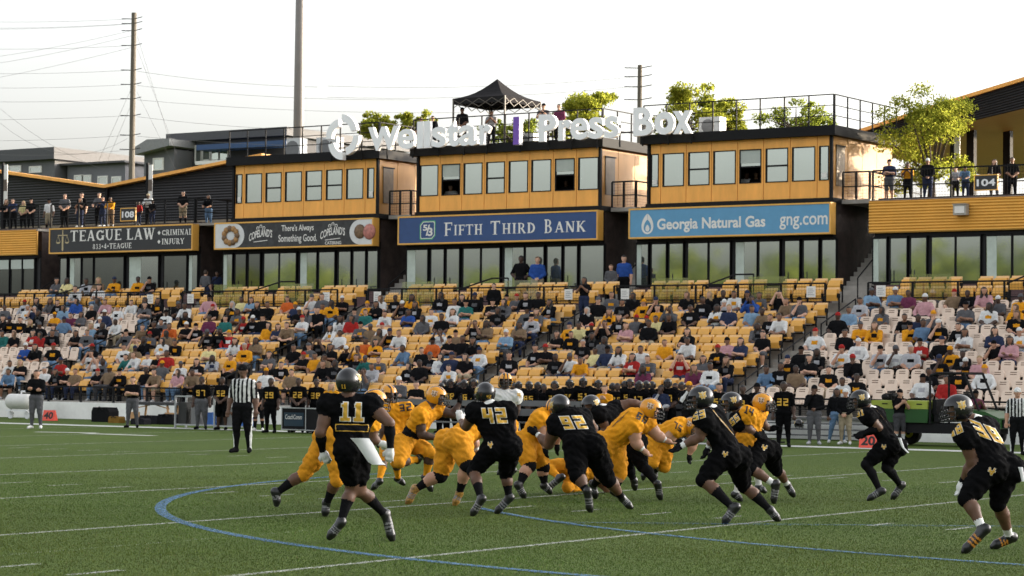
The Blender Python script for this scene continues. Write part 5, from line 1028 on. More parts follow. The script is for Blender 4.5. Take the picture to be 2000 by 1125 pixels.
def spec_style(i, c):
    rg = random.Random(i * 31 + 5); sk = rg.choices(range(5), [24, 22, 16, 22, 16])[0]; v = rg.choices(range(len(SEATED)), [12, 12, 11, 11, 9, 11, 9, 3, 10, 12])[0]; me, arm, cap, lh = SEATED[v]
    hair = rg.choices([0, 1, 2, 3, 4], [45, 22, 14, 10, 9])[0] if sk < 2 else 0
    return dict(v=v, skin=sk, top=c, sleeve=rg.choice([True, True, 'long']), pants=rg.choices(['n', 'd', 'k', 'g', 'h', 'x'], [20, 30, 26, 10, 8, 6])[0], shoe=rg.choice(['w', 'k', 'g', 'w']), hair=hair, hat=rg.choice(['k', 'w', 'k', 'y', 'g', 'w', 'n', 'r']) if cap else None, bare=rg.random() < .18, stripe=rg.choice({'k': ['y', 's', 'k', 'k', 'k', 'g'], 'y': ['k', 'k', 'y'], 'w': ['k', 'y', 's', 'w'], 'r': ['w', 'r'], 'g': ['k', 'y', 'g', 'g'], 's': ['k', 'n', 's']}.get(c, [c]))), cap, lh, rg
vis = [s for s in SPEC if -20 < proj((s[0], Y0 + TR * s[1], 1))[0] < 2020]
order = sorted(range(len(vis)), key=lambda i: proj((vis[i][0], Y0 + TR * vis[i][1], 2))[2]); singles = set(order[:170]); rest = []
def nth(i):
    n = i + 1; return '%d%s' % (n, 'th' if 10 <= n % 100 <= 20 else {1: 'st', 2: 'nd', 3: 'rd'}.get(n % 10, 'th'))
SNAME = ['left cream seats', 'catering sign section', 'bank sign section', 'gas sign section', 'right cream seats']
bysr = {}
for i, (X, k, c) in enumerate(vis):
    si = max([j for j, s in enumerate(SECT[:5]) if X >= s[0] - .4] or [0]); bysr.setdefault((si, k), []).append((X, i))
place = {}
for (si, k), l in bysr.items():
    for j, (X, i) in enumerate(sorted(l)): place[i] = (si, k, j)
for i, (X, k, c) in enumerate(vis):
    st, cap, lh, rg = spec_style(i, c); v = st.pop('v'); bare = st.pop('bare'); me = SEATED[v][0]
    loc = (X, Y0 + TR * k - .06, Zf + RS * k - .02); rz = rg.gauss(0, .16) + .25; sc = rg.uniform(.89, 1.0)
    if bare: st['calf'] = st['sock'] = SKIN[st['skin']]
    o = link('person', me, None, loc, rz, sc); dress(o, **st)
    if i in singles:
        si, kk, j = place[i]; extra = ' and %s cap' % CWORD.get(st['hat'], 'dark').split()[-1] if cap else (' with long hair' if lh else '')
        tag(o, 'fan in %s top%s, %s row, %s from left, %s' % (CWORD[c], extra, ORD[kk], nth(j), SNAME[si]), 'person', 'spectators seated in the stand')
    else: rest.append(o)
# the remaining spectators are one mass
def merge(objs, name):
    V = []; F = []; M = []; mats = []; off = 0
    for o in objs:
        me = o.data; n = len(me.vertices); co = np.empty(n * 3, np.float32); me.vertices.foreach_get('co', co); co = co.reshape(-1, 3); k = len(me.polygons); li = np.empty(k * 4, np.int32); me.loops.foreach_get('vertex_index', li); mi = np.empty(k, np.int32); me.polygons.foreach_get('material_index', mi)
        c, s_ = math.cos(o.rotation_euler.z), math.sin(o.rotation_euler.z); sc = o.scale[0]; x, y, z = co.T * sc
        V.append(np.c_[c * x - s_ * y + o.location.x, s_ * x + c * y + o.location.y, z + o.location.z]); F.append(li.reshape(-1, 4) + off); off += n
        tab = []
        for ms in o.material_slots:
            if ms.material not in mats: mats.append(ms.material)
            tab.append(mats.index(ms.material))
        M.append(np.array(tab)[mi])
    me = bpy.data.meshes.new(name); add_arrays(me, np.concatenate(V), np.concatenate(F)); me.polygons.foreach_set('material_index', np.concatenate(M).astype(np.int32)); me.polygons.foreach_set('use_smooth', [True] * len(me.polygons))
    for m in mats: me.materials.append(m)
    me.update(); r = link(name, me)
    for o in objs: bpy.data.objects.remove(o)
    return r
if rest: tag(merge(rest, 'crowd'), 'far spectators seated in the upper rows of the stand', 'crowd', kind='stuff')

# ---- numerals laid on a body surface
def decal(name, parent, bvh, text, c, ex, ey, dr, hgt, mats, outline=.035, table=None, off=.006, thin=1., world=True, n=None):
    n = n or 22; obs = []
    for layer, (dil, oo, m) in enumerate(((outline, off, mats[0]), (0, off + .005, mats[1]))):
        if layer == 0 and not outline: continue
        M, xs, ys, h, W = raster(text, table or DIG, n, dil); nv = {}; vs = []; fs = []
        def pt(i, j):
            if (i, j) in nv: return nv[(i, j)]
            x = (xs[0] - h / 2 + i * h - W / 2 + .03) * hgt * thin; y = (ys[0] - h / 2 + j * h - .5) * hgt
            o = Vector(c + ex * x + ey * y - dr * 1.0); hit = bvh.ray_cast(o, Vector(dr), 2.5)
            if hit[0] is None or hit[1].dot(Vector(dr)) > -.12 or abs((hit[0] - Vector(c)).dot(Vector(dr))) > .20: nv[(i, j)] = None; return None
            nv[(i, j)] = len(vs); p = hit[0] + hit[1] * oo * .5 - Vector(dr) * oo * .5; vs.append(tuple(p)); return nv[(i, j)]
        for j in range(M.shape[0]):
            for i in range(M.shape[1]):
                if M[j, i]:
                    q = [pt(i, j), pt(i + 1, j), pt(i + 1, j + 1), pt(i, j + 1)]
                    if None not in q: fs.append(tuple(q))
        if fs: obs.append(MB().add(vs, fs).build(name if layer else 'number_outline', m, parent))
    return obs
num_gold = mat('numeral_gold', (.58, .33, .035), .6, .08, 20); num_white = mat('numeral_white', (.62, .62, .6), .6, .05); num_black = mat('numeral_black', (.012, .012, .012), .6, 0)

# ---- helmet
def helmet_meshes():
    m = MB(); nu, nvv = 30, 18; lo = {}
    def pos(i, j, k=1.):
        th = math.pi * (j / nvv) * .74; ph = 2 * math.pi * i / nu; x = math.sin(th) * math.sin(ph); y = -math.sin(th) * math.cos(ph); z = math.cos(th)
        bx = .121 * (1 - .06 * max(0, z)); by = .148 if y > 0 else .140; return (x * bx * k, (y * by + .006) * k, (z * .128 + (.004 if z > 0 else -.02 * (-z))) * k)
    def keep(i, j):
        ph = (i + .5) / nu * 2 * math.pi; ph = min(ph, 2 * math.pi - ph); th = (j + .5) / nvv * .74
        return not (ph < 1.02 - .25 * max(0, th - .6) and th > .415)
    for k, mi in ((1., None), (.93, 2)):
        idx = {}
        vs = []; fs = []; ms = []
        for j in range(nvv):
            for i in range(nu):
                if not keep(i, j): continue
                q = []
                for a, b in ((i, j), (i, j + 1), (i + 1, j + 1), (i + 1, j)):
                    a %= nu
                    if b == 0: a = 0
                    if (a, b) not in idx: idx[(a, b)] = len(vs); vs.append(pos(a, b, k))
                    q.append(idx[(a, b)])
                q = list(dict.fromkeys(q)); 
                if k == 1.: q = q if True else q
                c = np.mean([vs[t] for t in q], 0); st_ = 0
                if mi is None: st_ = 1 if (abs(abs(c[0]) - .028) < .014 and (c[2] > -.01 or c[1] > 0)) else 0
                else: st_ = 2
                fs.append(tuple(q if k == 1. else q[::-1])); ms.append(st_)
        o = len(m.v); m.v += [tuple(v) for v in vs]; m.f += [tuple(i + o for i in f) for f in fs]; m.m += ms
    return m
HMB = helmet_meshes()
fm = MB()
for z, w_, y in ((-.015, .125, -.150), (-.062, .120, -.172), (-.10, .10, -.172)):
    pts = [(math.sin(a) * w_, -.03 + math.cos(a) * (y + .03), z) for a in np.linspace(-1.35, 1.35, 10)]; fm.path(pts, .0065, 0, 6)
for x in (-.035, .035): fm.path([(x, -.135, .045), (x, -.160, -.015), (x, -.180, -.065), (x, -.172, -.105)], .006, 0, 6)
for x in (-1, 1): fm.path([(x * .118, -.06, -.015), (x * .112, -.07, -.07), (x * .093, -.09, -.10)], .006, 0, 6)
def emblem_mb(k, sides):
    m = MB(); OUT = [(-.05, .042), (-.018, .034), (0, .046), (.02, .034), (.052, .044), (.04, .012), (.046, -.02), (.026, -.028), (.02, -.05), (.0, -.036), (-.02, -.05), (-.026, -.026), (-.048, -.018), (-.038, .012)]
    INN = [[(-.040, .032), (-.014, .024), (-.008, .0), (-.03, .004)], [(.040, .034), (.014, .024), (.008, .0), (.03, .006)], [(-.028, -.004), (-.006, -.008), (-.004, -.03), (-.018, -.036), (-.034, -.016)], [(.028, -.004), (.006, -.008), (.004, -.03), (.018, -.036), (.034, -.016)]]
    for s in sides:
        def P(u, v, e): yy, zz = .012 + u * k, .035 + v * k; q = 1 - (yy / .15) ** 2 - (zz / .132) ** 2; return (s * .1215 * math.sqrt(max(q, .05)) + s * e, yy, zz)
        n = len(OUT); m.add([P(0, 0, .004)] + [P(u, v, .004) for u, v in OUT], [(0, i + 1, (i + 1) % n + 1) if s < 0 else (0, (i + 1) % n + 1, i + 1) for i in range(n)], 0)
        for pl in INN: m.add([P(u, v, .0075) for u, v in pl], [tuple(range(len(pl)))], 1)
    return m
emb, emb2 = emblem_mb(.92, (-1,)), emblem_mb(.92, (1,))
hblack = mat('helmet_black', (.010, .010, .011), .26, .05, spec=.5); hgold = mat('helmet_gold', (.60, .25, .012), .26, .05, spec=.5); hin = mat('helmet_padding', (.02, .02, .02), .8, 0); fmask_k = mat('facemask_black', (.012, .012, .012), .35, 0); fmask_w = mat('facemask_grey', (.30, .31, .36), .4, 0)
HM = {'k': HMB.mesh('helmet', [hblack, hblack, hin], (0, 0, 0), True), 'y': HMB.mesh('helmet', [hgold, hblack, hin], (0, 0, 0), True)}
FMM = {'k': fm.mesh('facemask', fmask_k, (0, 0, 0), True), 'y': fm.mesh('facemask', fmask_k, (0, 0, 0), True)}
EMM = {'k': emb.mesh('emblem', [mat('emblem_pale_gold', (.50, .42, .26), .5, .3, 60), mat('emblem_gold', (.60, .36, .05), .5, .3, 60)], (0, 0, 0)), 'y': emb.mesh('emblem', [mat('emblem_pale', (.55, .42, .30), .5, .3, 60), mat('emblem_brown', (.20, .11, .05), .5, .3, 60)], (0, 0, 0))}
EM2 = {'k': emb2.mesh('emblem', [MATS['emblem_pale_gold'], MATS['emblem_gold']], (0, 0, 0)), 'y': emb2.mesh('emblem', [MATS['emblem_pale'], MATS['emblem_brown']], (0, 0, 0))}
def back_number(h, txt):
    M, xs, ys, hh, W = raster(txt, DIG, 14); vs = []; fs = []; k = .042
    def P(x, z): q = max(.05, 1 - (x / .121) ** 2 - (z / .14) ** 2); return (-x, .154 * math.sqrt(q) + .012, z)
    for j in range(M.shape[0]):
        for i in range(M.shape[1]):
            if M[j, i]:
                c = len(vs); x0, x1 = (xs[i] - hh / 2 - W / 2) * k, (xs[i] + hh / 2 - W / 2) * k; z0, z1 = (ys[j] - hh / 2) * k - .075, (ys[j] + hh / 2) * k - .075; vs += [P(x0, z0), P(x1, z0), P(x1, z1), P(x0, z1)]; fs.append((c, c + 1, c + 2, c + 3))
    me = bpy.data.meshes.new('number'); me.from_pydata(vs, [], fs); me.materials.append(num_gold); q = bpy.data.objects.new('number', me); COL.objects.link(q); q.parent = h
def add_helmet(parent, c, fwd, up, kind='k', sc=1., org=None):
    f = nrm(fwd); u = nrm(up - (up @ f) * f); x = np.cross(-f, u) * 1.; x = np.cross(u, f) * -1
    # local: -Y forward, Z up, X = right-handed
    yv = -f; xv = np.cross(yv, u); M = Matrix(((xv[0] * sc, yv[0] * sc, u[0] * sc, c[0]), (xv[1] * sc, yv[1] * sc, u[1] * sc, c[1]), (xv[2] * sc, yv[2] * sc, u[2] * sc, c[2]), (0, 0, 0, 1)))
    if org is not None: M = Matrix.Translation(-Vector(org)) @ M
    h = bpy.data.objects.new('helmet', HM[kind]); COL.objects.link(h); h.parent = parent; h.matrix_local = M
    for n_, me in (('facemask', FMM[kind]), ('emblem', EMM[kind]), ('emblem', EM2[kind])):
        q = bpy.data.objects.new(n_, me); COL.objects.link(q); q.parent = h
    return h
# ------------------------------------------------------------------ players, posed joint by joint
ZM = {1: (500, 700, 2.962), 2: (740, 720, 3.75), 3: (1000, 720, 3.75), 4: (1240, 730, 3.629), 5: (1600, 730, 3.04)}
BL = dict(HK=.455, KA=.44, AT=.19, PN=.54, NH=.20, NS=.215, SE=.315, EW=.275)
def cdir(v): return nrm(RT * v[0] + UP * v[1] - FW * v[2])      # right, up, toward the camera
def pose_px(z, px, anchor, sg, hs=1., d_off=0., hipw=.105, pl=''):
    ox, oy, s = ZM[z]; q = {k: (ox + v[0] / s, oy + v[1] / s) for k, v in px.items()}
    an = (ox + anchor[0] / s, oy + anchor[1] / s); d0 = (onz(*an) - CAM) @ FW + d_off; td = {c: (onz(*q['T' + c], .034 * hs) - CAM) @ FW for c in pl}
    if td: d0 = sum(td.values()) / len(td) + (d_off if len(td) == 1 else 0)
    mpp = d0 / FPX
    dep = {}
    def ln(a, b): return math.dist(q[a], q[b]) * mpp
    def chain(a, b, L, sgn): dep[b] = dep[a] + sgn * math.sqrt(max(0., (L * hs) ** 2 - ln(a, b) ** 2))
    q['P'] = ((q['Ha'][0] + q['Hb'][0]) / 2, (q['Ha'][1] + q['Hb'][1]) / 2); dep['P'] = d0
    hz = math.sqrt(max(0, (hipw * hs) ** 2 - (ln('Ha', 'Hb') / 2) ** 2)); dep['Ha'] = d0 + sg.get('hip', -1) * hz; dep['Hb'] = d0 - sg.get('hip', -1) * hz
    chain('P', 'N', BL['PN'], sg.get('N', 0)); dep['H'] = dep['N'] + sg.get('H', 0) * .08
    sz = math.sqrt(max(0, (BL['NS'] * hs) ** 2 - (ln('Sa', 'Sb') / 2) ** 2)); dep['Sa'] = dep['N'] + sg.get('sh', -1) * sz; dep['Sb'] = dep['N'] - sg.get('sh', -1) * sz
    for c in 'ab':
        chain('S' + c, 'E' + c, BL['SE'], sg.get('E' + c, 0)); chain('E' + c, 'W' + c, BL['EW'], sg.get('W' + c, 0)); chain('H' + c, 'K' + c, BL['HK'], sg.get('K' + c, 0)); chain('K' + c, 'A' + c, BL['KA'], sg.get('A' + c, 0)); chain('A' + c, 'T' + c, BL['AT'], sg.get('T' + c, 0))
        if 'D' + c in q: dep['D' + c] = dep['W' + c]
    for c in pl:        # feet that stand on the turf: depth from the ground, leg eased towards it
        t = d0 + float(np.clip(td[c] - d0, -.55, .55)); ro = dep['T' + c] - dep['A' + c]; a = t - float(np.clip(ro, -.15, .15)); dh = dep['H' + c]
        flex = dep['K' + c] - (dh + dep['A' + c]) / 2; dep['K' + c] = (dh + a) / 2 + float(np.clip(flex, -.16, .16)); dep['A' + c] = a; dep['T' + c] = t
    J = {k: CAM + ray(*q[k]) * dep[k] for k in q if k in dep}
    return J
PLAYERS = []
def player(label, z, px, anchor, sg, kit, face, bodyf=None, hs=1., b=1.05, numbers=(), d_off=0., helmet=True, vox=.0155, up=(0, 1, 0), sk=3, st=.42, pt=.93, c1=.33, pl='', **over):
    J = pose_px(z, px, anchor, sg, hs, d_off, pl=pl); ff = cdir(bodyf or face); hf = cdir(face); u = cdir(up); hfo = nrm(hf); u = nrm(u - (u @ hfo) * hfo)
    lowest = min(J[k][2] - (.036 if k[0] == 'T' else .085) * hs for k in ('Ta', 'Tb', 'Aa', 'Ab'))
    lift = np.array([0, 0, (-lowest + .004) if not pl or lowest < -.01 else -lowest * .5]); J = {k: v + lift for k, v in J.items()}
    base = np.array([J['Ha'][0], J['Ha'][1], 0.]); Jl = {k: v - base for k, v in J.items()}
    me, V, F = body_mesh('person', Jl, ff, u, vox, b * 1.08, pads=True, st=st, pt=pt, c1=c1, s=hs, headfw=hfo, bald=True, face=True)
    o = link('person', me, None, tuple(base)); ORG[o.name] = tuple(base)
    K = dict(k=dict(top='jk', pants='pk', uparm=SKIN[sk], forearm=SKIN[sk], belly='jk', knee='pk', calf=SKIN[sk], sock='k', shoe='shoe_k', hand='k', collar=num_white), y=dict(top='jy', pants='py', uparm=SKIN[sk], forearm=SKIN[sk], belly='jy', knee='py', calf=SKIN[sk], sock='k', shoe='shoe_k', hand='k', collar='jy'), w=dict(top='w', pants='jy', uparm=SKIN[sk], forearm=SKIN[sk], belly='w', knee='jy', calf=SKIN[sk], sock='k', shoe='shoe_k', hand=SKIN[sk], collar='w'))[kit]
    K.setdefault('stripe', mat('shoe_stripe', (.16, .16, .16), .5, .3, 30)); K.update(over); dress(o, sk, **K); tag(o, label, 'person')
    hm = None
    if helmet: hm = add_helmet(o, Jl['H'] + u * .012 * hs, hfo, u, 'k' if kit == 'k' else 'y', hs * 1.10)
    if numbers:
        bv = BVHTree.FromPolygons([tuple(v) for v in (V + base)], [tuple(map(int, f)) for f in F])
        for (txt, zx, zy, hgt, tilt, mats, thin, *ea) in numbers:
            ox, oy, s = ZM[z]; r = nrm(ray(ox + zx / s, oy + zy / s)); hit = bv.ray_cast(Vector(CAM), Vector(r), 200)
            if hit[0] is None: continue
            c = np.array(hit[0]); ct, sn = math.cos(R_(tilt)), math.sin(R_(tilt)); ex = RT * ct + UP * sn; te = R_(ea[0] if ea else tilt); ey = -RT * math.sin(te) + UP * math.cos(te)
            decal('number', o, bv, txt, c, ex, ey, r, hgt, mats, outline=.04 if mats[0] is num_white else (.09 if txt == 'P' else 0), thin=thin)
    if hm and ('jersey 11' in label or 'jersey 42' in label) and 'hidden' not in label and 'blocking' not in label: back_number(hm, '11' if '11' in label else '42')
    PLAYERS.append((o, J)); return o, J, base
fabric('fab_jk', (.0048, .0048, .0054), .25); fabric('fab_pk', (.0042, .0042, .0046), .25); fabric('fab_jy', (.62, .255, .009), .16); fabric('fab_py', (.56, .232, .012), .2)
mat('fab_shoe_k', (.008, .008, .0085), .35, .5, 30, spec=.5); mat('fab_shoe_g', (.26, .14, .03), .4, .8, 26, spec=.5); NG = (num_white, num_gold); NB = (None, num_black)
NB = (num_black, num_black)
player('football player in black jersey 11 running away from the camera, white towel at the waist', 1,
       dict(H=(535, 162), N=(535, 250), Sa=(420, 300), Sb=(665, 298), Ea=(372, 455), Wa=(385, 560), Da=(405, 600), Eb=(772, 400), Wb=(778, 545), Db=(768, 620), Ha=(525, 545), Hb=(600, 545), Ka=(560, 775), Aa=(492, 965), Ta=(430, 1052), Kb=(592, 785), Ab=(742, 925), Tb=(785, 1062)),
       (455, 1058), dict(N=0, sh=0, hip=-1, Ea=-1, Wa=1, Eb=-1, Wb=1, Ka=1, Aa=-1, Kb=1, Ab=1, Ta=1, Tb=-1), 'k', (.25, -.05, -1), pl='a', hs=1.02, b=1.04, numbers=[('11', 556, 308, .20, -2, NG, 1.15), ('P', 558, 402, .105, -1, (num_gold, fabric('fab_plate', (.012, .012, .014))), 1.0)], vox=.0145, sk=3, hand=num_white, forearm='k', calf=SKIN[3], c1=.36, knee=SKIN[3], sock='k', pt=.86)
A1 = PLAYERS[-1]
player('yellow uniformed lineman striding right, half hidden behind black jersey 11', 1,
       dict(H=(690, 250), N=(630, 320), Sa=(560, 350), Sb=(660, 380), Ea=(440, 420), Wa=(400, 540), Da=(400, 590), Eb=(680, 470), Wb=(715, 490), Db=(745, 500), Ha=(425, 455), Hb=(465, 465), Ka=(275, 675), Aa=(125, 775), Ta=(120, 838), Kb=(470, 705), Ab=(410, 835), Tb=(400, 900)),
       (400, 900), dict(N=0, sh=1, hip=1, Ka=0, Kb=-1, Ab=1), 'y', (1, -.15, -.35), pl='b', hs=1.04, b=1.1, sk=3, hand=num_white, sock='k', c1=.5)
player('yellow uniformed player 32 running right behind the line', 1,
       dict(H=(768, 215), N=(800, 285), Sa=(770, 300), Sb=(872, 305), Ea=(745, 400), Wa=(720, 470), Eb=(900, 390), Wb=(880, 460), Ha=(785, 455), Hb=(830, 455), Ka=(735, 600), Aa=(712, 715), Ta=(680, 755), Kb=(805, 610), Ab=(822, 700), Tb=(850, 728)),
       (820, 733), dict(sh=0, Ea=-1), 'y', (.55, -.15, .8), pl='ab', hs=1.0, b=1.04, numbers=[('32', 868, 283, .12, 8, NB, 1.1)], sk=4, sock='jy')
player('yellow uniformed lineman with bare black waist raising a gloved hand', 2,
       dict(H=(425, 205), N=(352, 275), Sa=(300, 345), Sb=(420, 300), Ea=(312, 485), Wa=(425, 512), Eb=(545, 340), Wb=(590, 250), Db=(598, 190), Ha=(185, 545), Hb=(240, 545), Ka=(150, 690), Aa=(280, 665), Ta=(325, 620), Kb=(385, 620), Ab=(345, 790), Tb=(380, 885)),
       (370, 890), dict(sh=-1, hip=-1, N=0, Ka=-1, Aa=1, Kb=-1), 'y', (1, -.2, .25), pl='b', hs=1.05, b=1.12, sk=4, belly='k', sock='jy', c1=.4)
player('white jersey quarterback with yellow helmet standing behind the line', 2,
       dict(H=(928, 92), N=(930, 170), Sa=(868, 200), Sb=(1005, 205), Ea=(850, 290), Wa=(860, 370), Eb=(1015, 300), Wb=(985, 370), Ha=(915, 420), Hb=(965, 420), Ka=(905, 590), Aa=(900, 740), Ta=(880, 765), Kb=(975, 590), Ab=(985, 740), Tb=(975, 768)),
       (930, 770), dict(sh=0, hip=0), 'w', (.05, -.05, 1), pl='ab', hs=1.0, b=1.0, sk=4, numbers=[('4', 1028, 195, .09, 0, (num_gold, num_gold), 1)])
player('yellow uniformed lineman bent over with gold shoes, blocking black jersey 42', 2,
       dict(H=(790, 360), N=(720, 400), Sa=(680, 430), Sb=(760, 420), Ea=(690, 520), Wa=(715, 600), Da=(725, 650), Eb=(800, 500), Wb=(840, 560), Ha=(520, 545), Hb=(590, 540), Ka=(450, 785), Aa=(275, 880), Ta=(215, 975), Kb=(650, 710), Ab=(590, 910), Tb=(560, 985)),
       (560, 1000), dict(N=1, sh=1, hip=1, Kb=-1, Ab=1, Ka=-1), 'y', (1, -.4, -.6), pl='ab', hs=1.07, b=1.28, sk=1, shoe='shoe_g', sock='k', hand=SKIN[1], c1=.6, knee='k', wrist=num_white)
player('football player in black jersey 42 crouching with knee braces, back to the camera', 2,
       dict(H=(778, 185), N=(810, 262), Sa=(702, 318), Sb=(945, 312), Ea=(640, 425), Wa=(600, 385), Da=(590, 340), Eb=(975, 440), Wb=(930, 490), Ha=(845, 570), Hb=(965, 565), Ka=(690, 755), Aa=(745, 950), Ta=(690, 1062), Kb=(930, 780), Ab=(950, 935), Tb=(868, 1045)),
       (780, 1045), dict(N=-1, H=1, sh=-.3, hip=0, Ka=1, Aa=-1, Kb=1, Ab=-1, Ea=1, Wa=1, Eb=1, Wb=1), 'k', (-.35, -.1, -1), pl='ab', hs=1.0, b=1.12, sk=3, numbers=[('42', 855, 345, .205, 1, NG, 1.05, 10), ('*', 818, 560, .10, 10, NG, .8)], c1=.5, calf=SKIN[3], knee='k', hand=num_white, vox=.0145)
player('yellow uniformed lineman with grey elbow pad locked against black jersey 92', 3,
       dict(H=(330, 290), N=(240, 330), Sa=(195, 380), Sb=(290, 370), Ea=(215, 480), Wa=(240, 580), Eb=(330, 470), Wb=(330, 560), Ha=(85, 545), Hb=(150, 555), Ka=(130, 715), Aa=(55, 850), Ta=(85, 935), Kb=(230, 725), Ab=(240, 850), Tb=(275, 900)),
       (80, 965), dict(N=0, sh=-1, hip=-1), 'y', (1, -.3, -.3), pl='a', hs=1.06, b=1.22, sk=1, sock='k', hand='k', d_off=.4, c1=.5, knee='k')
player('yellow uniformed player fallen to the turf under black jersey 92', 3,
       dict(H=(700, 800), N=(640, 790), Sa=(600, 820), Sb=(660, 760), Ea=(680, 890), Wa=(735, 955), Da=(780, 960), Eb=(720, 850), Wb=(760, 930), Ha=(470, 745), Hb=(490, 790), Ka=(245, 735), Aa=(345, 820), Ta=(265, 900), Kb=(405, 895), Ab=(520, 900), Tb=(590, 920)),
       (420, 945), dict(N=1, sh=1, Ka=0, Aa=-1, Kb=-1, Ab=1), 'y', (.8, -.5, -.2), hs=1.0, b=1.1, sk=2, up=(.7, .6, 0), sock='jy', shoe='shoe_k', hand=SKIN[2], d_off=1.0, c1=.2)
player('football player in black jersey 92 driving forward with white ankle bands', 3,
       dict(H=(352, 275), N=(420, 335), Sa=(325, 405), Sb=(520, 360), Ea=(270, 555), Wa=(185, 480), Da=(130, 445), Eb=(590, 440), Wb=(560, 500), Ha=(470, 560), Hb=(590, 570), Ka=(475, 790), Aa=(545, 895), Ta=(572, 1035), Kb=(705, 815), Ab=(805, 945), Tb=(865, 1012)),
       (575, 1035), dict(N=1, H=1, sh=-.5, hip=-.3, Ka=1, Aa=1, Kb=1, Ea=1, Wa=1, Eb=1, Ta=-1), 'k', (-.45, -.2, -.9), pl='ab', hs=1.05, b=1.3, sk=3, numbers=[('92', 458, 395, .20, 2, NG, 1.1, 26)], up=(-.3, 1, 0), sock='k', hand='k', c1=.75, vox=.0145, wrist=num_white)
player('football player in black with knee brace pushing between two yellow linemen', 3,
       dict(H=(575, 305), N=(660, 330), Sa=(640, 370), Sb=(760, 330), Ea=(700, 480), Wa=(640, 520), Eb=(860, 285), Wb=(980, 300), Ha=(840, 560), Hb=(890, 560), Ka=(850, 760), Aa=(890, 850), Ta=(900, 905), Kb=(955, 750), Ab=(1060, 880), Tb=(1085, 978)),
       (1070, 985), dict(N=0, sh=-1, hip=1, Ka=1), 'k', (-.75, -.25, .65), pl='b', hs=1.04, b=1.16, sk=3, d_off=1.7, calf='k', hand='k')
player('yellow uniformed lineman 66 reaching out with taped wrists', 3,
       dict(H=(1020, 298), N=(930, 335), Sa=(890, 420), Sb=(990, 405), Ea=(905, 540), Wa=(960, 595), Da=(1020, 645), Eb=(1065, 490), Wb=(1125, 525), Db=(1190, 550), Ha=(660, 560), Hb=(735, 570), Ka=(690, 760), Aa=(600, 850), Ta=(610, 930), Kb=(790, 765), Ab=(760, 890), Tb=(810, 950)),
       (790, 960), dict(N=0, sh=-1, hip=-1, Ka=1, Aa=1), 'y', (1, -.25, .15), d_off=-.5, hs=1.07, b=1.36, sk=1, numbers=[('66', 955, 362, .11, -30, NB, 1.1, -24), ('66', 795, 370, .19, 40, NB, .75, -42)], hand=SKIN[1], sock='k', wrist=num_white)
player('yellow uniformed lineman 75 bent low in a blocking stance', 4,
       dict(H=(410, 400), N=(345, 385), Sa=(290, 425), Sb=(390, 395), Ea=(245, 470), Wa=(285, 500), Eb=(415, 520), Wb=(385, 600), Db=(385, 670), Ha=(140, 475), Hb=(200, 470), Ka=(130, 655), Aa=(75, 690), Ta=(60, 760), Kb=(210, 685), Ab=(150, 700), Tb=(140, 770)),
       (100, 790), dict(N=-1, sh=-.5, hip=0, Ka=-1, Aa=1, Kb=-1, Ab=1), 'y', (.7, -.35, .5), hs=1.05, b=1.3, sk=1, numbers=[('75', 306, 378, .11, -35, NB, 1.05, -20)], hand='k', d_off=1.0)
player('football player in black jersey 53 lunging left with long black socks', 4,
       dict(H=(462, 180), N=(530, 255), Sa=(490, 335), Sb=(560, 290), Ea=(460, 450), Wa=(325, 515), Da=(230, 565), Eb=(560, 460), Wb=(520, 530), Ha=(635, 575), Hb=(715, 585), Ka=(480, 755), Aa=(690, 945), Ta=(640, 1048), Kb=(775, 800), Ab=(955, 965), Tb=(1010, 1028)),
       (680, 1050), dict(N=0, sh=-1, hip=-1, Kb=1, Ab=0, Wa=0), 'k', (-1, -.12, .12), pl='ab', hs=1.07, b=1.1, sk=3, numbers=[('53', 458, 293, .10, 16, NG, 1.1, 10), ('53', 625, 345, .22, -48, NG, .8, 38), ('*', 640, 572, .085, -12, NG, 1)], c1=.38, sock='k', hand='k', vox=.0145, wrist=num_white)
player('football player in black jersey 55 running left behind black jersey 53', 4,
       dict(H=(680, 220), N=(745, 285), Sa=(730, 350), Sb=(800, 310), Ea=(805, 440), Wa=(812, 545), Da=(815, 580), Eb=(700, 420), Wb=(660, 470), Ha=(890, 545), Hb=(945, 555), Ka=(825, 695), Aa=(985, 795), Ta=(985, 915), Kb=(1005, 700), Ab=(1080, 800), Tb=(1120, 868)),
       (985, 918), dict(N=0, sh=-1, hip=-1, Ka=-1), 'k', (-1, -.12, .2), pl='ab', hs=1.05, b=1.08, sk=3, numbers=[('55', 708, 325, .10, 42, NG, 1.05, 30), ('55', 850, 345, .2, -35, NG, .6, 45), ('*', 918, 525, .10, -15, NG, 1)], d_off=.3, forearm='k', sock=num_white, c1=.72, hand='k')
player('yellow uniformed receiver 14 facing right beyond black jersey 55', 4,
       dict(H=(910, 210), N=(855, 275), Sa=(800, 290), Sb=(880, 285), Ea=(790, 380), Wa=(850, 420), Eb=(920, 370), Wb=(955, 395), Db=(1000, 385), Ha=(800, 440), Hb=(840, 440), Ka=(760, 620), Aa=(718, 850), Ta=(745, 890), Kb=(860, 640), Ab=(880, 800), Tb=(915, 830)),
       (715, 890), dict(sh=-1, hip=-1), 'y', (1, -.1, .3), pl='a', hs=1.0, b=1.0, sk=3, numbers=[('14', 812, 265, .11, -25, NB, 1, -15)], hand='k', sock=num_white)
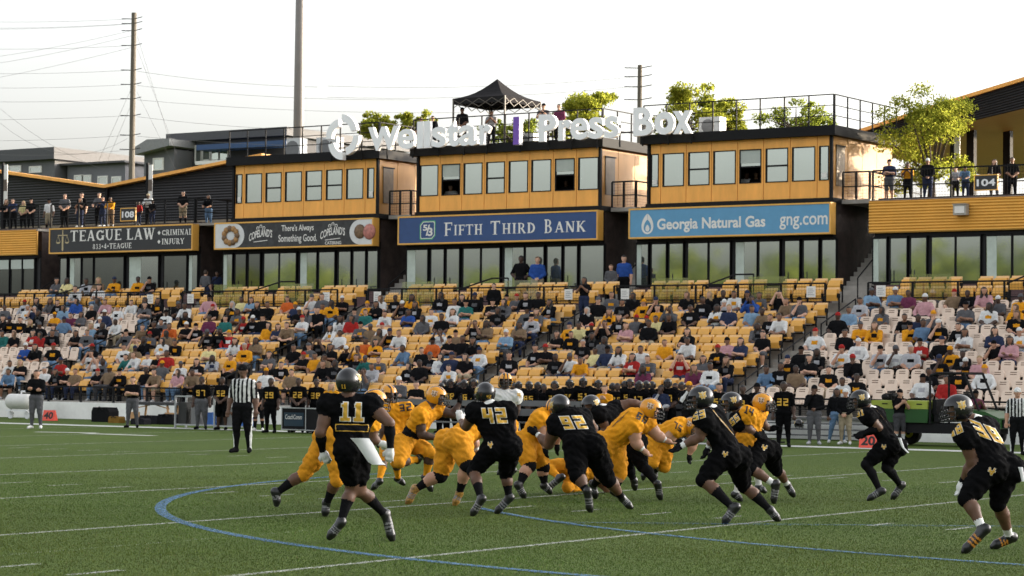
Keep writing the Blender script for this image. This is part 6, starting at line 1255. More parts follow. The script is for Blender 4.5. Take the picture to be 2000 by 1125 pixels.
player('football player in black jersey 31 running left beside the red marker 20, towel trailing', 5,
       dict(H=(240, 158), N=(305, 215), Sa=(285, 255), Sb=(345, 245), Ea=(350, 320), Wa=(262, 352), Da=(205, 372), Eb=(330, 330), Wb=(270, 360), Ha=(405, 420), Hb=(450, 430), Ka=(278, 540), Aa=(358, 690), Ta=(300, 742), Kb=(400, 560), Ab=(480, 660), Tb=(440, 735)),
       (345, 748), dict(N=0, sh=-1, hip=-1, Kb=-1), 'k', (-1, -.15, .1), pl='ab', hs=1.02, b=1.02, sk=3, numbers=[('31', 243, 235, .085, 20, NG, 1, 12), ('31', 358, 238, .2, -50, NG, .6, 40), ('*', 385, 435, .085, 0, NG, 1)], forearm='k', calf='k', knee='k', hand='k')
player('football player in black jersey 38 crouching at the right edge with white gloves', 5,
       dict(H=(822, 212), N=(930, 285), Sa=(870, 370), Sb=(1000, 330), Ea=(910, 525), Wa=(848, 645), Da=(815, 730), Eb=(985, 480), Wb=(940, 560), Ha=(1010, 555), Hb=(1110, 560), Ka=(870, 745), Aa=(965, 915), Ta=(868, 1048), Kb=(1060, 770), Ab=(1128, 965), Tb=(1040, 1022)),
       (900, 1050), dict(N=1, sh=-1, hip=-1, Kb=-1, Wa=1), 'k', (-1, -.15, .12), pl='ab', hs=1.05, b=1.1, sk=3, numbers=[('38', 810, 335, .105, 24, NG, 1.1, 18), ('38', 1005, 350, .22, -20, NG, .95, 33), ('*', 1025, 582, .10, -10, NG, 1)], calf=SKIN[3], sock=num_white, c1=.74, hand=num_white, shoe='shoe_k', stripe=mat('shoe_orange', (.42, .17, .02), .5, .4, 30), vox=.0145, wrist='k')

# towels and taped wrists
def cloth_strip(parent, base, pts, w0, w1, m, name='towel', z=None):
    mb = MB(); P = [np.array(p) for p in pts]; n = len(P) - 1
    vs = []
    for i, p in enumerate(P):
        wv = RT * (w0 + (w1 - w0) * i / n) * .5; vs += [p - wv, p + wv, p + wv - FW * -.02, p - wv - FW * -.02]
    fs = []
    for i in range(n):
        a = i * 4; b = a + 4
        for j in range(4): fs.append((a + j, a + (j + 1) % 4, b + (j + 1) % 4, b + j))
    mb.add(vs, fs); return mb.build(name, m, parent, True)
def at_depth(z, x, y, d): ox, oy, s = ZM[z]; return CAM + ray(ox + x / s, oy + y / s) * d
for (lab, z, pts, w0, w1) in (('jersey 11', 1, [(600, 462), (630, 500), (660, 550), (690, 600), (712, 615)], .20, .14), ('jersey 31', 5, [(478, 380), (488, 410), (500, 440), (530, 470)], .05, .03), ('jersey 38', 5, [(1196, 555), (1205, 590), (1212, 640)], .05, .03)):
    for o, J in PLAYERS:
        if lab in o['label'] and 'beyond' not in o['label']:
            d = (J['Ha'] - CAM) @ FW; cloth_strip(o, None, [at_depth(z, x, y, d - .19) for x, y in pts], w0, w1, white)
# ------------------------------------------------------------------ people standing on the sideline and the decks
STAND = {}
def smesh(arm, cap=False, longhair=False, pads=False, bald=False, shorts=False, b=1.05, wide=.02, lean=0., baggy=.008, vox=.024):
    key = (arm, cap, longhair, pads, bald, shorts, b, wide, lean, baggy, vox)
    if key not in STAND:
        J = stand_pose(arm, wide, lean); STAND[key] = body_mesh('body', J, FWD, UPZ, vox, b, pads=pads, cap=cap, longhair=longhair, bald=bald, pt=.82 if shorts else .98, st=.55, fingers=vox < .03, baggy=baggy) + (J,)
    return STAND[key]
def stander(px, head, feet, label, arm='down', rz=.35, number=None, helmet=False, cap=False, longhair=False, pads=False, shorts=False, z=0., Y=None, group='people on the far sideline', b=1.05, wide=.02, lean=0., bald=False, vox=.024, hmin=.84, **dr):
    if Y is None: loc = onz(px, feet, z); sc = (feet - head) * (proj(loc)[2] / FPX) / 1.80; sc = min(max(sc, hmin), 1.1)
    else: loc = np.array([PX(px, Y, head), Y, z]); sc = min(max((PZ(px, head, Y) - z) / 1.80, hmin), 1.12)
    me, V, F, J = smesh(arm, cap, longhair, pads, bald or helmet, shorts, b, wide, lean, .008, vox)
    o = link('person', me, None, tuple(loc), rz, sc); ORG[o.name] = (0, 0, 0); dress(o, **dr); tag(o, label, 'person', group)
    if number:
        bv = BVHTree.FromPolygons([tuple(v) for v in V], [tuple(map(int, f)) for f in F])
        decal('number', o, bv, number, V3(0, -.16, 1.24), V3(1, 0, 0), V3(0, 0, 1), V3(0, 1, 0), .20, (num_gold, num_gold), outline=0, thin=1.1, n=14)
    if helmet: add_helmet(o, J['H'] + V3(0, 0, .012), V3(0, -1, 0), UPZ, 'k', 1.03)
    return o
KP = dict(top='jk', pants='pk', shoe='k')
stander(70, 722, 838, 'coach with headset in black long-sleeved shirt and grey sweatpants near marker 40', 'cross', .5, skin=1, top='k', sleeve='long', pants='g', shoe='w', hair=1)
stander(258, 735, 836, 'man in black polo and grey trousers with folded arms by the folding table', 'cross', .5, skin=0, top='k', pants='g', shoe='k', hair=1, wide=.05)
stander(393, 735, 839, 'player in black jersey 97 and grey sweatpants holding a cup', 'down', .5, '97', skin=4, top='jk', pants='g', shoe='k', pads=False, b=1.2, hair=0)
stander(433, 736, 840, 'player in black jersey 52 and black shorts next to the tall referee', 'front', .3, '52', skin=4, **KP, shorts=True, calf=SKIN[4], sock=SKIN[4], hair=0)
def referee(px, head, feet, label, arm='down', rz=.4, cap=True, hat='k'):
    o = stander(px, head, feet, label, arm, rz, cap=True, skin=3 if px < 1000 else 1, top='w', pants='k', shoe='k', hat=hat, group='football officials', hmin=.9, b=1.08, vox=.018)
    me, V, F, J = smesh(arm, True, False, False, False, False, 1.08, .02, 0., .008, .018); m2 = me.copy()
    V = np.array(V); C = V[F].mean(1); mi = np.empty(len(F), np.int32); m2.polygons.foreach_get('material_index', mi)
    tp = np.isin(mi, [SI['top'], SI['belly'], SI['uparm']]); s = (np.sin(C[:, 0] * 2 * math.pi / .088) > 0); mi[tp & s] = SI['stripe']; mi[tp & ~s] = SI['top']
    sd2 = np.isin(mi, [SI['pants'], SI['calf'], SI['sock'], SI['knee']]) & (abs(C[:, 0]) > np.interp(C[:, 2], [.1, .5, .9], [.158, .168, .205])) & (C[:, 1] > -.05) & (C[:, 1] < .05); mi[sd2] = SI['collar']
    m2.polygons.foreach_set('material_index', mi); o.data = m2
    for i, n_ in enumerate(SLOTS):
        o.material_slots[i].link = 'OBJECT'
    o.material_slots[SI['stripe']].material = MATS['fab_k']; o.material_slots[SI['collar']].material = MATS['fab_w']; o.material_slots[SI['uparm']].material = SKIN[3 if px < 1000 else 1]
    return o
referee(473, 708, 885, 'referee in black and white stripes standing on the field at left')
referee(1987, 765, 890, 'official in stripes and white cap at the right edge', hat='w')
L = [(505, 745, 842, 'front', None, dict(skin=1, top='k', pants='k', shoe='w', hair=1, shorts=True, calf=SKIN[1], sock='k'), 'staff member in black shirt and shorts just right of the tall referee'),
     (528, 738, 846, 'down', '29', dict(skin=4, **KP), 'player in black jersey 29 left of the black equipment case'), (582, 738, 845, 'front', '22', dict(skin=4, **KP, shorts=True, calf=SKIN[4], sock='k'), 'player in black jersey 22 with bare knees in front of the equipment case'), (617, 740, 845, 'down', '38', dict(skin=4, **KP), 'player in black jersey 38 close behind player 11, left side'),
     (646, 752, 848, 'cross', None, dict(skin=0, top='y', pants='k', shoe='w', hair=3, longhair=True), 'woman in gold shirt with long fair hair beside jersey 11'),
     (778, 735, 846, 'cross', None, dict(skin=0, top='g', sleeve='long', pants='k', shoe='w', hat='w', cap=True), 'man in grey hoodie and white cap with folded arms'), (812, 744, 847, 'cross', None, dict(skin=0, top='k', pants='k', shoe='k', hair=1), 'man in black polo with folded arms left of the raised glove'),
     (1180, 752, 862, 'phone', None, dict(skin=0, top='y', sleeve='long', pants='k', shoe='w', hair=2), 'man in gold quarter-zip looking down at his hands'), (1290, 752, 862, 'mouth', None, dict(skin=4, top='n', sleeve='long', pants='k', shoe='w', hair=0, forearm='s'), 'man in navy vest with grey sleeves and hand at mouth'),
     (1345, 745, 864, 'mouth', None, dict(skin=3, top='k', sleeve='long', pants='k', shoe='w', hat='y', cap=True, forearm='w'), 'person in gold cap with white sleeves raising a hand'), (1404, 748, 866, 'hips', '57', dict(skin=1, **KP, hair=0), 'bareheaded player in black jersey between jerseys 66 and 53'),
     (1450, 752, 868, 'front', '8', dict(skin=4, **KP, hair=0), 'bareheaded player in black right of the white sleeved person'), (1478, 748, 868, 'cross', None, dict(skin=4, top='k', pants='k', shoe='k', hat='k', cap=True), 'man in black shirt and black cap left of player 32'),
     (1530, 745, 874, 'down', '32', dict(skin=4, **KP, sock='k'), 'player in black jersey 32 holding his helmet at his side'), (1590, 752, 869, 'mouth', None, dict(skin=3, top='k', sleeve='long', pants='g', shoe='s', hat='k', cap=True), 'coach in black jacket and grey trousers with a yellow pass'),
     (1651, 778, 869, 'front', None, dict(skin=1, top='k', sleeve='long', pants='h', shoe='w', hat='w', cap=True), 'person in white cap, black jacket and khaki trousers'), (1634, 775, 866, 'down', None, dict(skin=3, top='k', sleeve='long', pants='d', shoe='w', hair=0, longhair=True, wide=.12), 'person in black top and jeans striding behind the khaki trousers')]
for px, hd, ft, arm, num, dr, lab in L: stander(px, hd, ft, lab, arm, random.uniform(.2, .6), num, **dr)
HP = [(862, 752, '78'), (880, 740, '98'), (906, 742, '16'), (925, 740, '27'), (1012, 745, '60'), (1033, 745, '85'), (1050, 746, '20'), (1062, 776, None), (1083, 744, '33'), (1112, 741, '99'), (1138, 738, '51'), (1168, 742, '7'), (1205, 748, '18'), (1230, 740, '56'), (1248, 744, '17'), (1262, 744, '26'), (1318, 748, '24'), (1304, 740, '77')]
for i, (px, hd, num) in enumerate(HP):
    bare = px in (1062, 1205, 1318); ft = 847 + (px - 860) * .0267 + (i % 3) * 1.5
    nb = ('in black jersey %s' % num) if num else 'crouching in black'
    stander(px, hd if num else 752, ft, 'sideline player %s %s, %s from left' % ('without helmet' if bare else 'in helmet', nb, nth(i)), ['down', 'front', 'hips', 'front'][i % 4], random.uniform(.15, .6), num, helmet=not bare, pads=not bare, skin=[4, 3, 4, 2, 4][i % 5], **KP, hair=0, b=1.08, group='players standing on the far sideline')
for i, px in enumerate(range(868, 1330, 27)):
    stander(px + (i * 7) % 5, 742 + (i * 5) % 9, 841 + (px - 860) * .0267, 'bench player in black behind the front row, %s from left' % nth(i), ['front', 'down', 'hips'][i % 3], random.uniform(.1, .7), None, helmet=i % 4 != 2, pads=True, skin=[4, 3, 2][i % 3], **KP, hair=0, b=1.08, group='second row of sideline players')
# helmet in hand of player 32
hx = onz(1560, 868); o = thing('held_helmet', (hx[0], hx[1], .55), 'black helmet held at the side of sideline player 32', 'helmet'); add_helmet(o, V3(0, 0, .0), V3(.7, -.7, -.2), UPZ, 'k', 1.0)
# camera operators
def operator(px, hd, ft, label, dr, rz):
    o = stander(px, hd, ft, label, 'phone', rz, **dr); loc = np.array(o.location); s = o.scale[0]; t = thing('video_camera', tuple(loc + [-.0, 0, 1.45 * s]), 'black shoulder video camera held by the ' + ('operator in shorts' if px < 1850 else 'operator at the far right'), 'camera')
    c = loc + np.array([-.16, -.14, 1.55 * s]); q = lambda a, b, n_, m: box(n_, tuple(c + a), tuple(c + b), m, t)
    q(V3(-.09, -.28, -.09), V3(.09, .26, .1), 'camera_body', blk); q(V3(-.05, -.2, .105), V3(.05, .12, .16), 'top_handle', blk); MB().lathe(tuple(c + V3(0, -.5, 0)), [(.085, 0), (.075, .06), (.06, .215)], 12, 0, 'y').build('lens', blk, t, True); q(V3(.095, -.2, .02), V3(.17, -.05, .1), 'viewfinder', dkgrey)
operator(1757, 763, 870, 'camera operator in black shirt and shorts in front of the green cart', dict(skin=0, top='k', pants='x', shoe='w', hat='k', cap=True, shorts=True, calf=SKIN[0], sock='w'), .9); operator(1905, 765, 872, 'camera operator in maroon shirt behind jersey 38', dict(skin=3, top='m', pants='k', shoe='k', hat='k', cap=True), .9)

# seated club-deck guests
for zx, zy, c in [(385, 280, 'g'), (455, 280, 'c'), (525, 310, 'w'), (600, 290, 's'), (670, 270, 't'), (675, 315, 'w'), (780, 265, 'y'), (945, 275, 'y'), (1025, 270, 'k')]:
    px, py = zx / 3.515, 480 + zy / 3.515; fr = zy > 300; Y = 18.5 if fr else 20.0; X = PX(px, Y, py); st, cap, lh, rg = spec_style(zx, c); v = st.pop('v'); st.pop('bare')
    o = link('person', SEATED[v][0], None, (X, Y, (ZD1 if fr else ZD2) + .04), .3, 1.02); dress(o, **st); tag(o, 'guest in %s top seated on the left club deck, %s from left' % (CWORD[c], nth([385, 455, 525, 600, 670, 675, 780, 945, 1025].index(zx))), 'person', 'guests seated on the club deck')
W3 = dict(vox=.03)
G = 'people standing on the upper levels'
D = dict
for px, hd, Y, z, arm, lean, lab, dr in [
    (14, 388, 22.5, 8.12, 'rail', .25, 'woman with red hair in dark top at the left edge railing', D(skin=0, top='k', sleeve='long', pants='k', shoe='k', hair=2, longhair=True)), (27, 387, 22.6, 8.12, 'rail', .2, 'man in navy shirt leaning on the left edge railing', D(skin=0, top='n', pants='k', shoe='k', hair=1)),
    (46, 392, 22.6, 8.12, 'front', 0, 'woman with fair hair in pale yellow top at the left railing', D(skin=0, top='c', pants='k', shoe='k', hair=3, longhair=True)), (61, 387, 22.6, 8.12, 'front', 0, 'man in black cap and black shirt at the left railing', D(skin=0, top='k', pants='k', shoe='k', hat='k', cap=True)),
    (96, 388, 24., 8.12, 'down', 0, 'man in white shirt and khaki shorts standing between the decks', D(skin=3, top='w', pants='h', shoe='w', hat='k', cap=True, shorts=True, calf=SKIN[3], sock='k')), (127, 378, 22.3, 8.12, 'front', 0, 'man in grey polo left of the law sign people', D(skin=0, top='g', pants='k', shoe='k', hair=1, b=1.15)),
    (160, 376, 23.2, 8.12, 'down', 0, 'tall man behind a woman on the law sign deck', D(skin=0, top='k', pants='k', shoe='k', hair=1)), (157, 386, 22.2, 8.12, 'phone', 0, 'woman in black taking a picture above the law sign', D(skin=1, top='k', pants='n', shoe='w', hair=1, longhair=True)),
    (194, 376, 22.6, 8.12, 'rail', 0, 'man in grey polo beside the person with a camera', D(skin=0, top='g', pants='k', shoe='k', hair=0)), (201, 384, 22.2, 8.12, 'phone', 0, 'person in dark jacket holding a phone above the law sign', D(skin=1, top='n', sleeve='long', pants='n', shoe='w', hair=0)),
    (217, 384, 22.2, 8.12, 'rail', .2, 'woman in gold sweater left of the section 108 sign', D(skin=3, top='y', sleeve='long', pants='t', shoe='w', hair=0)), (271, 394, 22.3, 8.12, 'down', 0, 'child in red shirt right of the section 108 sign', D(skin=4, top='r', pants='n', shoe='w', hair=0)),
    (292, 377, 22.4, 8.12, 'rail', .3, 'man in white shirt and tan cap leaning over the railing', D(skin=4, top='w', pants='k', shoe='k', hat='h', cap=True)), (298, 390, 22.1, 8.12, 'front', 0, 'child in black shirt in front of the leaning man', D(skin=4, top='k', pants='n', shoe='k', hair=0)),
    (358, 373, 22.6, 8.12, 'front', 0, 'man in black shirt and khaki shorts holding food', D(skin=0, top='k', pants='h', shoe='k', hair=0, shorts=True, calf=SKIN[0], sock='k')), (408, 380, 24., 8.12, 'rail', .1, 'woman in black top and jeans at the corner railing', D(skin=2, top='k', pants='d', shoe='k', hair=0, longhair=True)),
    (1737, 311, 22.7, 8.12, 'cross', 0, 'young man in navy shirt and grey shorts at the right deck corner', D(skin=0, top='n', pants='g', shoe='w', hat='k', cap=True, shorts=True, calf=SKIN[0], sock=SKIN[0])), (1773, 317, 22.7, 8.12, 'phone', 0, 'person in gold shirt second from left on the right deck', D(skin=3, top='y', pants='k', shoe='k', hair=0)),
    (1812, 309, 22.7, 8.12, 'front', 0, 'man in black jacket and white hood under the bright tree', D(skin=2, top='k', sleeve='long', pants='n', shoe='k', hat='w', cap=True, b=1.12)), (1866, 325, 23., 8.12, 'rail', .3, 'man in pale checked shirt bending beside the railing', D(skin=0, top='s', pants='k', shoe='k', hair=4)),
    (1886, 323, 22.8, 8.12, 'rail', .3, 'man in patterned shirt left of the section 104 sign', D(skin=2, top='d', pants='n', shoe='k', hat='k', cap=True)), (1942, 311, 23.6, 8.12, 'front', 0, 'woman in black top behind the section 104 sign', D(skin=0, top='k', pants='g', shoe='w', hair=1, longhair=True)), (1977, 307, 23.4, 8.12, 'front', 0, 'man in black near the canopy column', D(skin=2, top='k', pants='k', shoe='w', hair=0)),
    (1018, 499, 21.4, 4.42, 'hips', 0, 'staff man in black polo with pass standing by the bank suite windows', D(skin=4, top='k', pants='k', shoe='k', hair=0, b=1.25)), (1050, 501, 21.4, 4.42, 'front', 0, 'man in blue jacket standing by the bank suite windows', D(skin=0, top='b', sleeve='long', pants='h', shoe='k', hair=2, b=1.15)),
    (1194, 516, 20.6, 4.38, 'front', .05, 'young person in grey sweatshirt with glasses by the stair', D(skin=0, top='g', sleeve='long', pants='k', shoe='k', hair=2)), (1219, 498, 21.4, 4.38, 'down', 0, 'young man in blue shirt at the stair below the gas sign', D(skin=0, top='b', pants='k', shoe='k', hair=0)),
    (1141, 541, 17.0, 3.7, 'phone', 0, 'woman in black top and jeans standing on the aisle', D(skin=2, top='k', pants='n', shoe='w', hair=0, longhair=True)), (965, 553, 16.9, 3.55, 'front', 0, 'large man in black sweatshirt standing in the top row', D(skin=0, top='k', sleeve='long', pants='k', shoe='k', hair=0, b=1.3)),
    (402, 527, 21.6, 4.4, 'down', 0, 'man in grey shirt climbing the stair beside the catering sign', D(skin=0, top='g', pants='n', shoe='k', hair=1)), (424, 530, 22.2, 4.6, 'down', 0, 'dark dressed person on the stair beside the catering suite', D(skin=3, top='n', pants='k', shoe='k', hair=0)),
    (903, 210, 22.6, Zpar, 'front', 0, 'man in black shirt under the tent behind the roof letters', D(skin=3, top='k', pants='k', shoe='k', hat='k', cap=True)), (845, 226, 23, Zpar, 'down', 0, 'young man in black shirt behind the roof letters', D(skin=0, top='k', pants='k', shoe='k', hair=1)),
    (822, 229, 23.2, Zpar, 'down', 0, 'person in black half hidden by a roof letter', D(skin=2, top='k', pants='k', shoe='k', hair=0)), (960, 216, 23.4, Zpar, 'phone', 0, 'person in white print shirt under the tent', D(skin=2, top='s', pants='k', shoe='k', hair=0)), (1062, 202, 23.4, Zpar, 'phone', 0, 'man in grey shirt filming right of the tent', D(skin=0, top='g', pants='k', shoe='k', hat='k', cap=True)), (1092, 203, 23.4, Zpar, 'front', 0, 'young man in purple shirt right of the tent', D(skin=0, top='m', sleeve='long', pants='k', shoe='k', hair=1))]:
    stander(px, hd, 0, lab, arm, (math.pi if 'climbing' in lab else random.uniform(.1, .5)), Y=Y, z=z, lean=lean, group=G, hmin=.6, **W3, **dr)
# people inside the open press windows
for px, Yi, c, sk in ((879, 22.85, 'w', 0), (1104, 22.85, 'k', 3), (1457, 22.85, 'w', 3), (1476, 22.9, 'k', 2)):
    o = link('person', SEATED[2][0], None, (PX(px, Yi, 375), Yi + .1, 8.12), .3, 1.0); dress(o, skin=sk, top=c, pants='k', shoe='k', hair=0); tag(o, 'press worker in %s top seen through the open window %s' % (CWORD[c], {879: 'at left of the middle box', 1104: 'at right of the middle box', 1457: 'of the right box', 1476: 'of the right box edge'}[px]), 'person', 'people in the press boxes')

# ------------------------------------------------------------------ sideline equipment
def marker(px, yb, txt, label, z=0.):
    p = onz(px, yb); t = thing('yard_marker', tuple(p), label, 'yard marker', 'red yard markers'); red = mat('marker_red', (.72, .085, .055), .6, .06); x, y = p[0], p[1]; a = R_(12); c, s = math.cos(a), math.sin(a)
    def W(u, v, w_): return (x + u * c - v * s, y + u * s + v * c, w_)
    w2 = .235
    MB().add([W(-w2, -.13, .01), W(w2, -.13, .01), W(w2, -.02, .37), W(-w2, -.02, .37), W(-w2, .0, .37), W(w2, .0, .37), W(w2, .16, .01), W(-w2, .16, .01)], [(0, 1, 2, 3), (3, 2, 5, 4), (4, 5, 6, 7), (1, 6, 5, 2), (0, 3, 4, 7), (0, 7, 6, 1)]).build('body', red, t)
    v, f = text_geo(txt, .035); v = fit(v, -w2 * .78, w2 * .78, .07, .31); MB().add([W(q[0], -.13 + .11 * (q[1] - .01) / .36 - .006, q[1]) for q in v], f).build('lettering', num_black, t)
marker(97, 822, '40', 'red yard marker reading 40 near the coach in grey sweatpants'); marker(446, 832, '50', 'red yard marker half hidden behind the shorts of player 52'); marker(1697, 875, '20', 'red yard marker reading 20 beside running player 31')
# white tank trolley
p = onz(37, 818); t = thing('tank_trolley', (p[0], p[1], 0), 'white cylindrical water tank on a small wheeled trolley at the left', 'tank'); x, y = p[0], p[1]
MB().lathe((x - .55, y, .62), [(.05, 0), (.2, .03), (.27, .12), (.27, 1.0), (.2, 1.1), (.05, 1.13)], 20, 0, 'x').build('tank', mat('tank_white', (.6, .59, .56), .45, .08), t, True)
MB().bar((x - .5, y - .15, .3), (x + .55, y - .15, .3), .025).bar((x - .5, y + .15, .3), (x + .55, y + .15, .3), .025).build('frame', white, t)
for a in (-.42, .42): MB().lathe((x + a - .03, y, .14), [(.04, 0), (.14, 0), (.14, .06), (.04, .06)], 12, 0, 'y').build('wheel', white, t); MB().bar((x + a, y, .14), (x + a, y, .36), .03).build('bracket', white, t)
MB().path([(x + .1, y, .88), (x + .1, y, .98), (x + .4, y, .98)], .03).build('outlet_pipe', white, t)
# folding treatment table, bags
p = onz(259, 828); x, y = p[0], p[1] + 1.2; t = thing('treatment_table', (x, y, 0), 'padded black treatment table with wooden legs by the front wall', 'table')
MB().box((x - 1.05, y - .33, .62), (x + 1.0, y + .33, .72)).build('tabletop', mat('table_vinyl', (.03, .03, .033), .5, .1), t); wd = mat('beech_leg', (.48, .27, .12), .6, .2, 5)
for a in (-.8, .75):
    for b in (-.25, .25): MB().bar((x + a, y + b, 0), (x + a * .9, y + b, .62), .028).build('leg', wd, t)
    box('side_panel', (x + a - .02 - .15, y - .27, .12), (x + a + .25, y - .25, .38), wd, t); MB().bar((x + a, y - .24, .5), (x + a * .2, y - .2, .62), .016).build('brace', wd, t)
def bag(px, yb, l, w_, h_, m, label, nm='equipment_bag'):
    p = onz(px, yb); mb = MB(); q = [(-.5, 0), (-.5, .7), (-.42, 1), (.4, 1), (.5, .72), (.5, 0)]; mb.prism([(p[0] + a * l, p[1] - w_ / 2, b * h_) for a, b in q], (0, w_, 0)); o = mb.build(nm, m); tag(o, label, 'bag', 'equipment on the sideline'); MB().path([(p[0] - .2 * l, p[1] - w_ / 2 - .02, h_ * .8), (p[0], p[1] - w_ / 2 - .04, h_ * 1.05), (p[0] + .2 * l, p[1] - w_ / 2 - .02, h_ * .8)], .015).build('strap', blk, o)
bag(205, 824, .8, .5, .5, fabric('bag_black', (.012, .012, .013)), 'large black case left of the treatment table'); bag(300, 828, .9, .5, .28, fabric('bag_dark', (.02, .02, .023)), 'low dark duffel bag right of the treatment table'); bag(330, 829, .7, .4, .34, MATS['bag_black'], 'pointed black bag near the cooler rack')
bag(228, 826, .5, .3, .22, fabric('bag_gold', (.2, .11, .02)), 'small black and gold bag under the treatment table'); bag(275, 829, .6, .35, .2, MATS['bag_dark'], 'flat dark bag under the right end of the treatment table')
def rack(px, yb, w_, h_, label):
    p = onz(px, yb); x, y = p[0], p[1] + .8; t = thing('equipment_rack', (x, y, 0), label, 'rack', 'equipment on the sideline'); al = mat('rack_aluminium', (.4, .41, .42), .4, .1, metal=.5)
    for a in (-w_ / 2, w_ / 2):
        for b in (-.25, .25): MB().bar((x + a, y + b, 0), (x + a, y + b, h_), .025).build('post', al, t)
    for z in (.12, h_): MB().bar((x - w_ / 2, y - .25, z), (x + w_ / 2, y - .25, z), .022).bar((x - w_ / 2, y + .25, z), (x + w_ / 2, y + .25, z), .022).build('rail', al, t)
    for a, c, hh in ((-.38, (.02, .02, .02), .9), (-.05, (.17, .17, .17), .8), (.3, (.03, .12, .4), .5)): box('cooler', (x + a * w_ - .12, y - .2, .14), (x + a * w_ + .2, y + .2, .14 + hh * h_ * .75), paint('cooler_%d' % int(c[2] * 100), c), t)
rack(357, 838, 1.6, 1.0, 'aluminium rack of coolers between the table and player 97'); rack(425, 841, 1.2, .95, 'aluminium rack partly hidden behind the tall referee')
def case(px, yb, label, txt=None, w_=.95, h_=.75):
    p = onz(px, yb); x, y = p[0], p[1] + .5; t = thing('equipment_case', (x, y, 0), label, 'case', 'equipment on the sideline'); box('case_body', (x - w_ / 2, y, .08), (x + w_ / 2, y + .5, h_), blk, t); e = .03; al = MATS['rack_aluminium']
    for z in (.08, h_ - e): box('edge', (x - w_ / 2 - .01, y - .012, z), (x + w_ / 2 + .01, y - .002, z + e), al, t)
    for a in (-w_ / 2, w_ / 2 - e): box('edge', (x + a, y - .012, .08 + e), (x + a + e, y - .002, h_ - e), al, t)
    for a in (-.35, .35): MB().lathe((x + a, y + .2, .04), [(.01, -.02), (.04, -.02), (.04, .02), (.01, .02)], 8, 0, 'y').build('caster', blk, t)
    if txt: mb = MB(); wall_text(mb, txt, x - .33, x + .3, .4, .54, y - .006, 0, .012); mb.build('lettering', offwhite, t); box('blue_panel', (x - .38, y - .0055, .2), (x + .36, y - .002, .6), paint('case_blue', (.01, .035, .06)), t)
case(553, 846, 'black CoachComm headset case with aluminium edges', 'CoachComm'); case(600, 848, 'black equipment case behind player 22', None)
# aluminium benches
benm = mat('bench_aluminium', (.13, .13, .135), .4, .1, metal=.4)
def bench(pxa, pxb, yb, label):
    a, b = onz(pxa, yb), onz(pxb, yb + (pxb - pxa) * .0267); t = thing('bench', (a[0], a[1], 0), label, 'bench', 'team benches'); x0, x1, y = a[0], b[0], a[1] + 1.6
    for q, z, h in ((0, .42, .04), (.35, .62, .2), (.36, .9, .16), (-.35, .1, .03)): box('plank', (x0, y + q, z), (x1, y + q + (.26 if h < .1 else .04), z + h), benm, t)
    n = 4
    for i in range(n + 1): xx = x0 + .1 + (x1 - x0 - .2) * i / n; MB().bar((xx, y + .1, 0), (xx, y + .4, 1.0), .025).bar((xx, y - .3, .05), (xx, y + .4, .05), .02).build('leg', blk, t)
bench(640, 900, 852, 'long aluminium bench behind the left sideline players'); bench(930, 1180, 857, 'long aluminium bench behind the middle sideline players'); bench(1210, 1480, 863, 'long aluminium bench behind jersey 53')
for i, z in enumerate((.10, .30, .50)): pass
t = thing('bleacher_step', (18, 6, 0), 'low pale metal bleacher steps at the foot of the right cream section', 'bleacher')
for i in range(4): box('plank', (PX(1490, 6.2, 850), 6.55 - .28 * i, .60 - .16 * i), (PX(1700, 6.2, 850), 6.78 - .28 * i, .64 - .16 * i), benm, t)
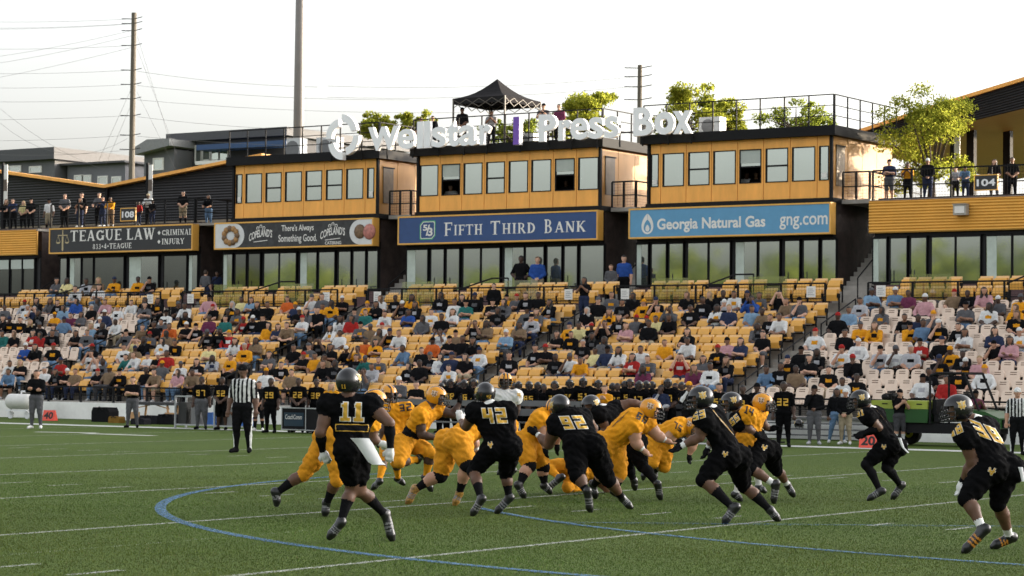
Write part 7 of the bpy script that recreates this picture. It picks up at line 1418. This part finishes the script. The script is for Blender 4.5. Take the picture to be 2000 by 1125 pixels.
# utility cart
p = onz(1745, 872); gx, gy = float(p[0]) - .2, float(p[1]) + 1.0; t = thing('utility_cart', (gx + 1.2, gy, 0), 'green and yellow utility cart with black roll cage and yellow wheels', 'utility cart')
cgn = paint('cart_green', (.010, .065, .010), .35); cyl = paint('cart_yellow', (.66, .58, .03), .4); tyre = mat('tyre', (.012, .012, .012), .85, .3, 30)
cart_lime = mat('cart_lime', (.30, .36, .045), .45, .05)
MB().prism([(gx - .9, gy, .62), (gx - .95, gy, .98), (gx + .75, gy, .98), (gx + .72, gy, .62)], (0, 1.35, 0)).build('cargo_box', cgn, t); box('cargo_cover', (gx - .92, gy + .02, .985), (gx + .72, gy + 1.3, 1.2), cart_lime, t)
for q in (-.6, -.1, .4): box('slot', (gx + q, gy + .008, 1.1), (gx + q + .16, gy + .018, 1.13), blk, t)
box('chassis', (gx - .85, gy + .1, .34), (gx + 2.5, gy + 1.25, .61), blk, t); MB().prism([(gx + 1.9, gy, .5), (gx + 1.9, gy, 1.0), (gx + 2.35, gy, .95), (gx + 2.75, gy, .78), (gx + 2.75, gy, .5)], (0, 1.35, 0)).build('hood', cgn, t); box('seat', (gx + .85, gy + .15, .65), (gx + 1.35, gy + 1.2, .85), blk, t); box('seat_back', (gx + .8, gy + .15, .86), (gx + .92, gy + 1.2, 1.25), blk, t); box('grille', (gx + 2.755, gy + .2, .52), (gx + 2.79, gy + 1.15, .74), blk, t)
for yy in (gy + .04, gy + 1.3): MB().path([(gx + .78, yy, .6), (gx + .78, yy, 1.88), (gx + 1.0, yy, 1.95), (gx + 1.75, yy, 1.95), (gx + 2.2, yy, .9)], .035).build('roll_cage', blk, t)
MB().bar((gx + .9, gy + .04, 1.93), (gx + .9, gy + 1.3, 1.93), .03).bar((gx + 1.75, gy + .04, 1.95), (gx + 1.75, gy + 1.3, 1.95), .03).build('cage_crossbar', blk, t); MB().lathe((gx + 1.65, gy + .4, 1.1), [(.17, -.012), (.19, 0), (.17, .012)], 14, 0, 'x').build('steering_wheel', blk, t)
for xx in (gx - .35, gx + 2.1):
    for yy in (gy - .06, gy + 1.2):
        o = MB().lathe((xx, yy, .31), [(.16, 0), (.28, 0), (.31, .04), (.31, .18), (.28, .22), (.16, .22)], 22, 0, 'y').build('wheel', tyre, t, False); MB().lathe((xx, yy + .02, .31), [(.05, -.05), (.15, -.012), (.17, 0), (.17, .05)], 16, 0, 'y').build('rim', cyl, o); MB().lathe((xx, yy - .04, .31), [(.02, -.02), (.05, -.015), (.05, .0)], 8, 0, 'y').build('hub', blk, o)
for xx in (gx + 2.45,): MB().lathe((xx, gy - .005, .72), [(.02, -.01), (.06, -.008), (.07, 0)], 10, 0, 'y').build('headlight', offwhite, t)
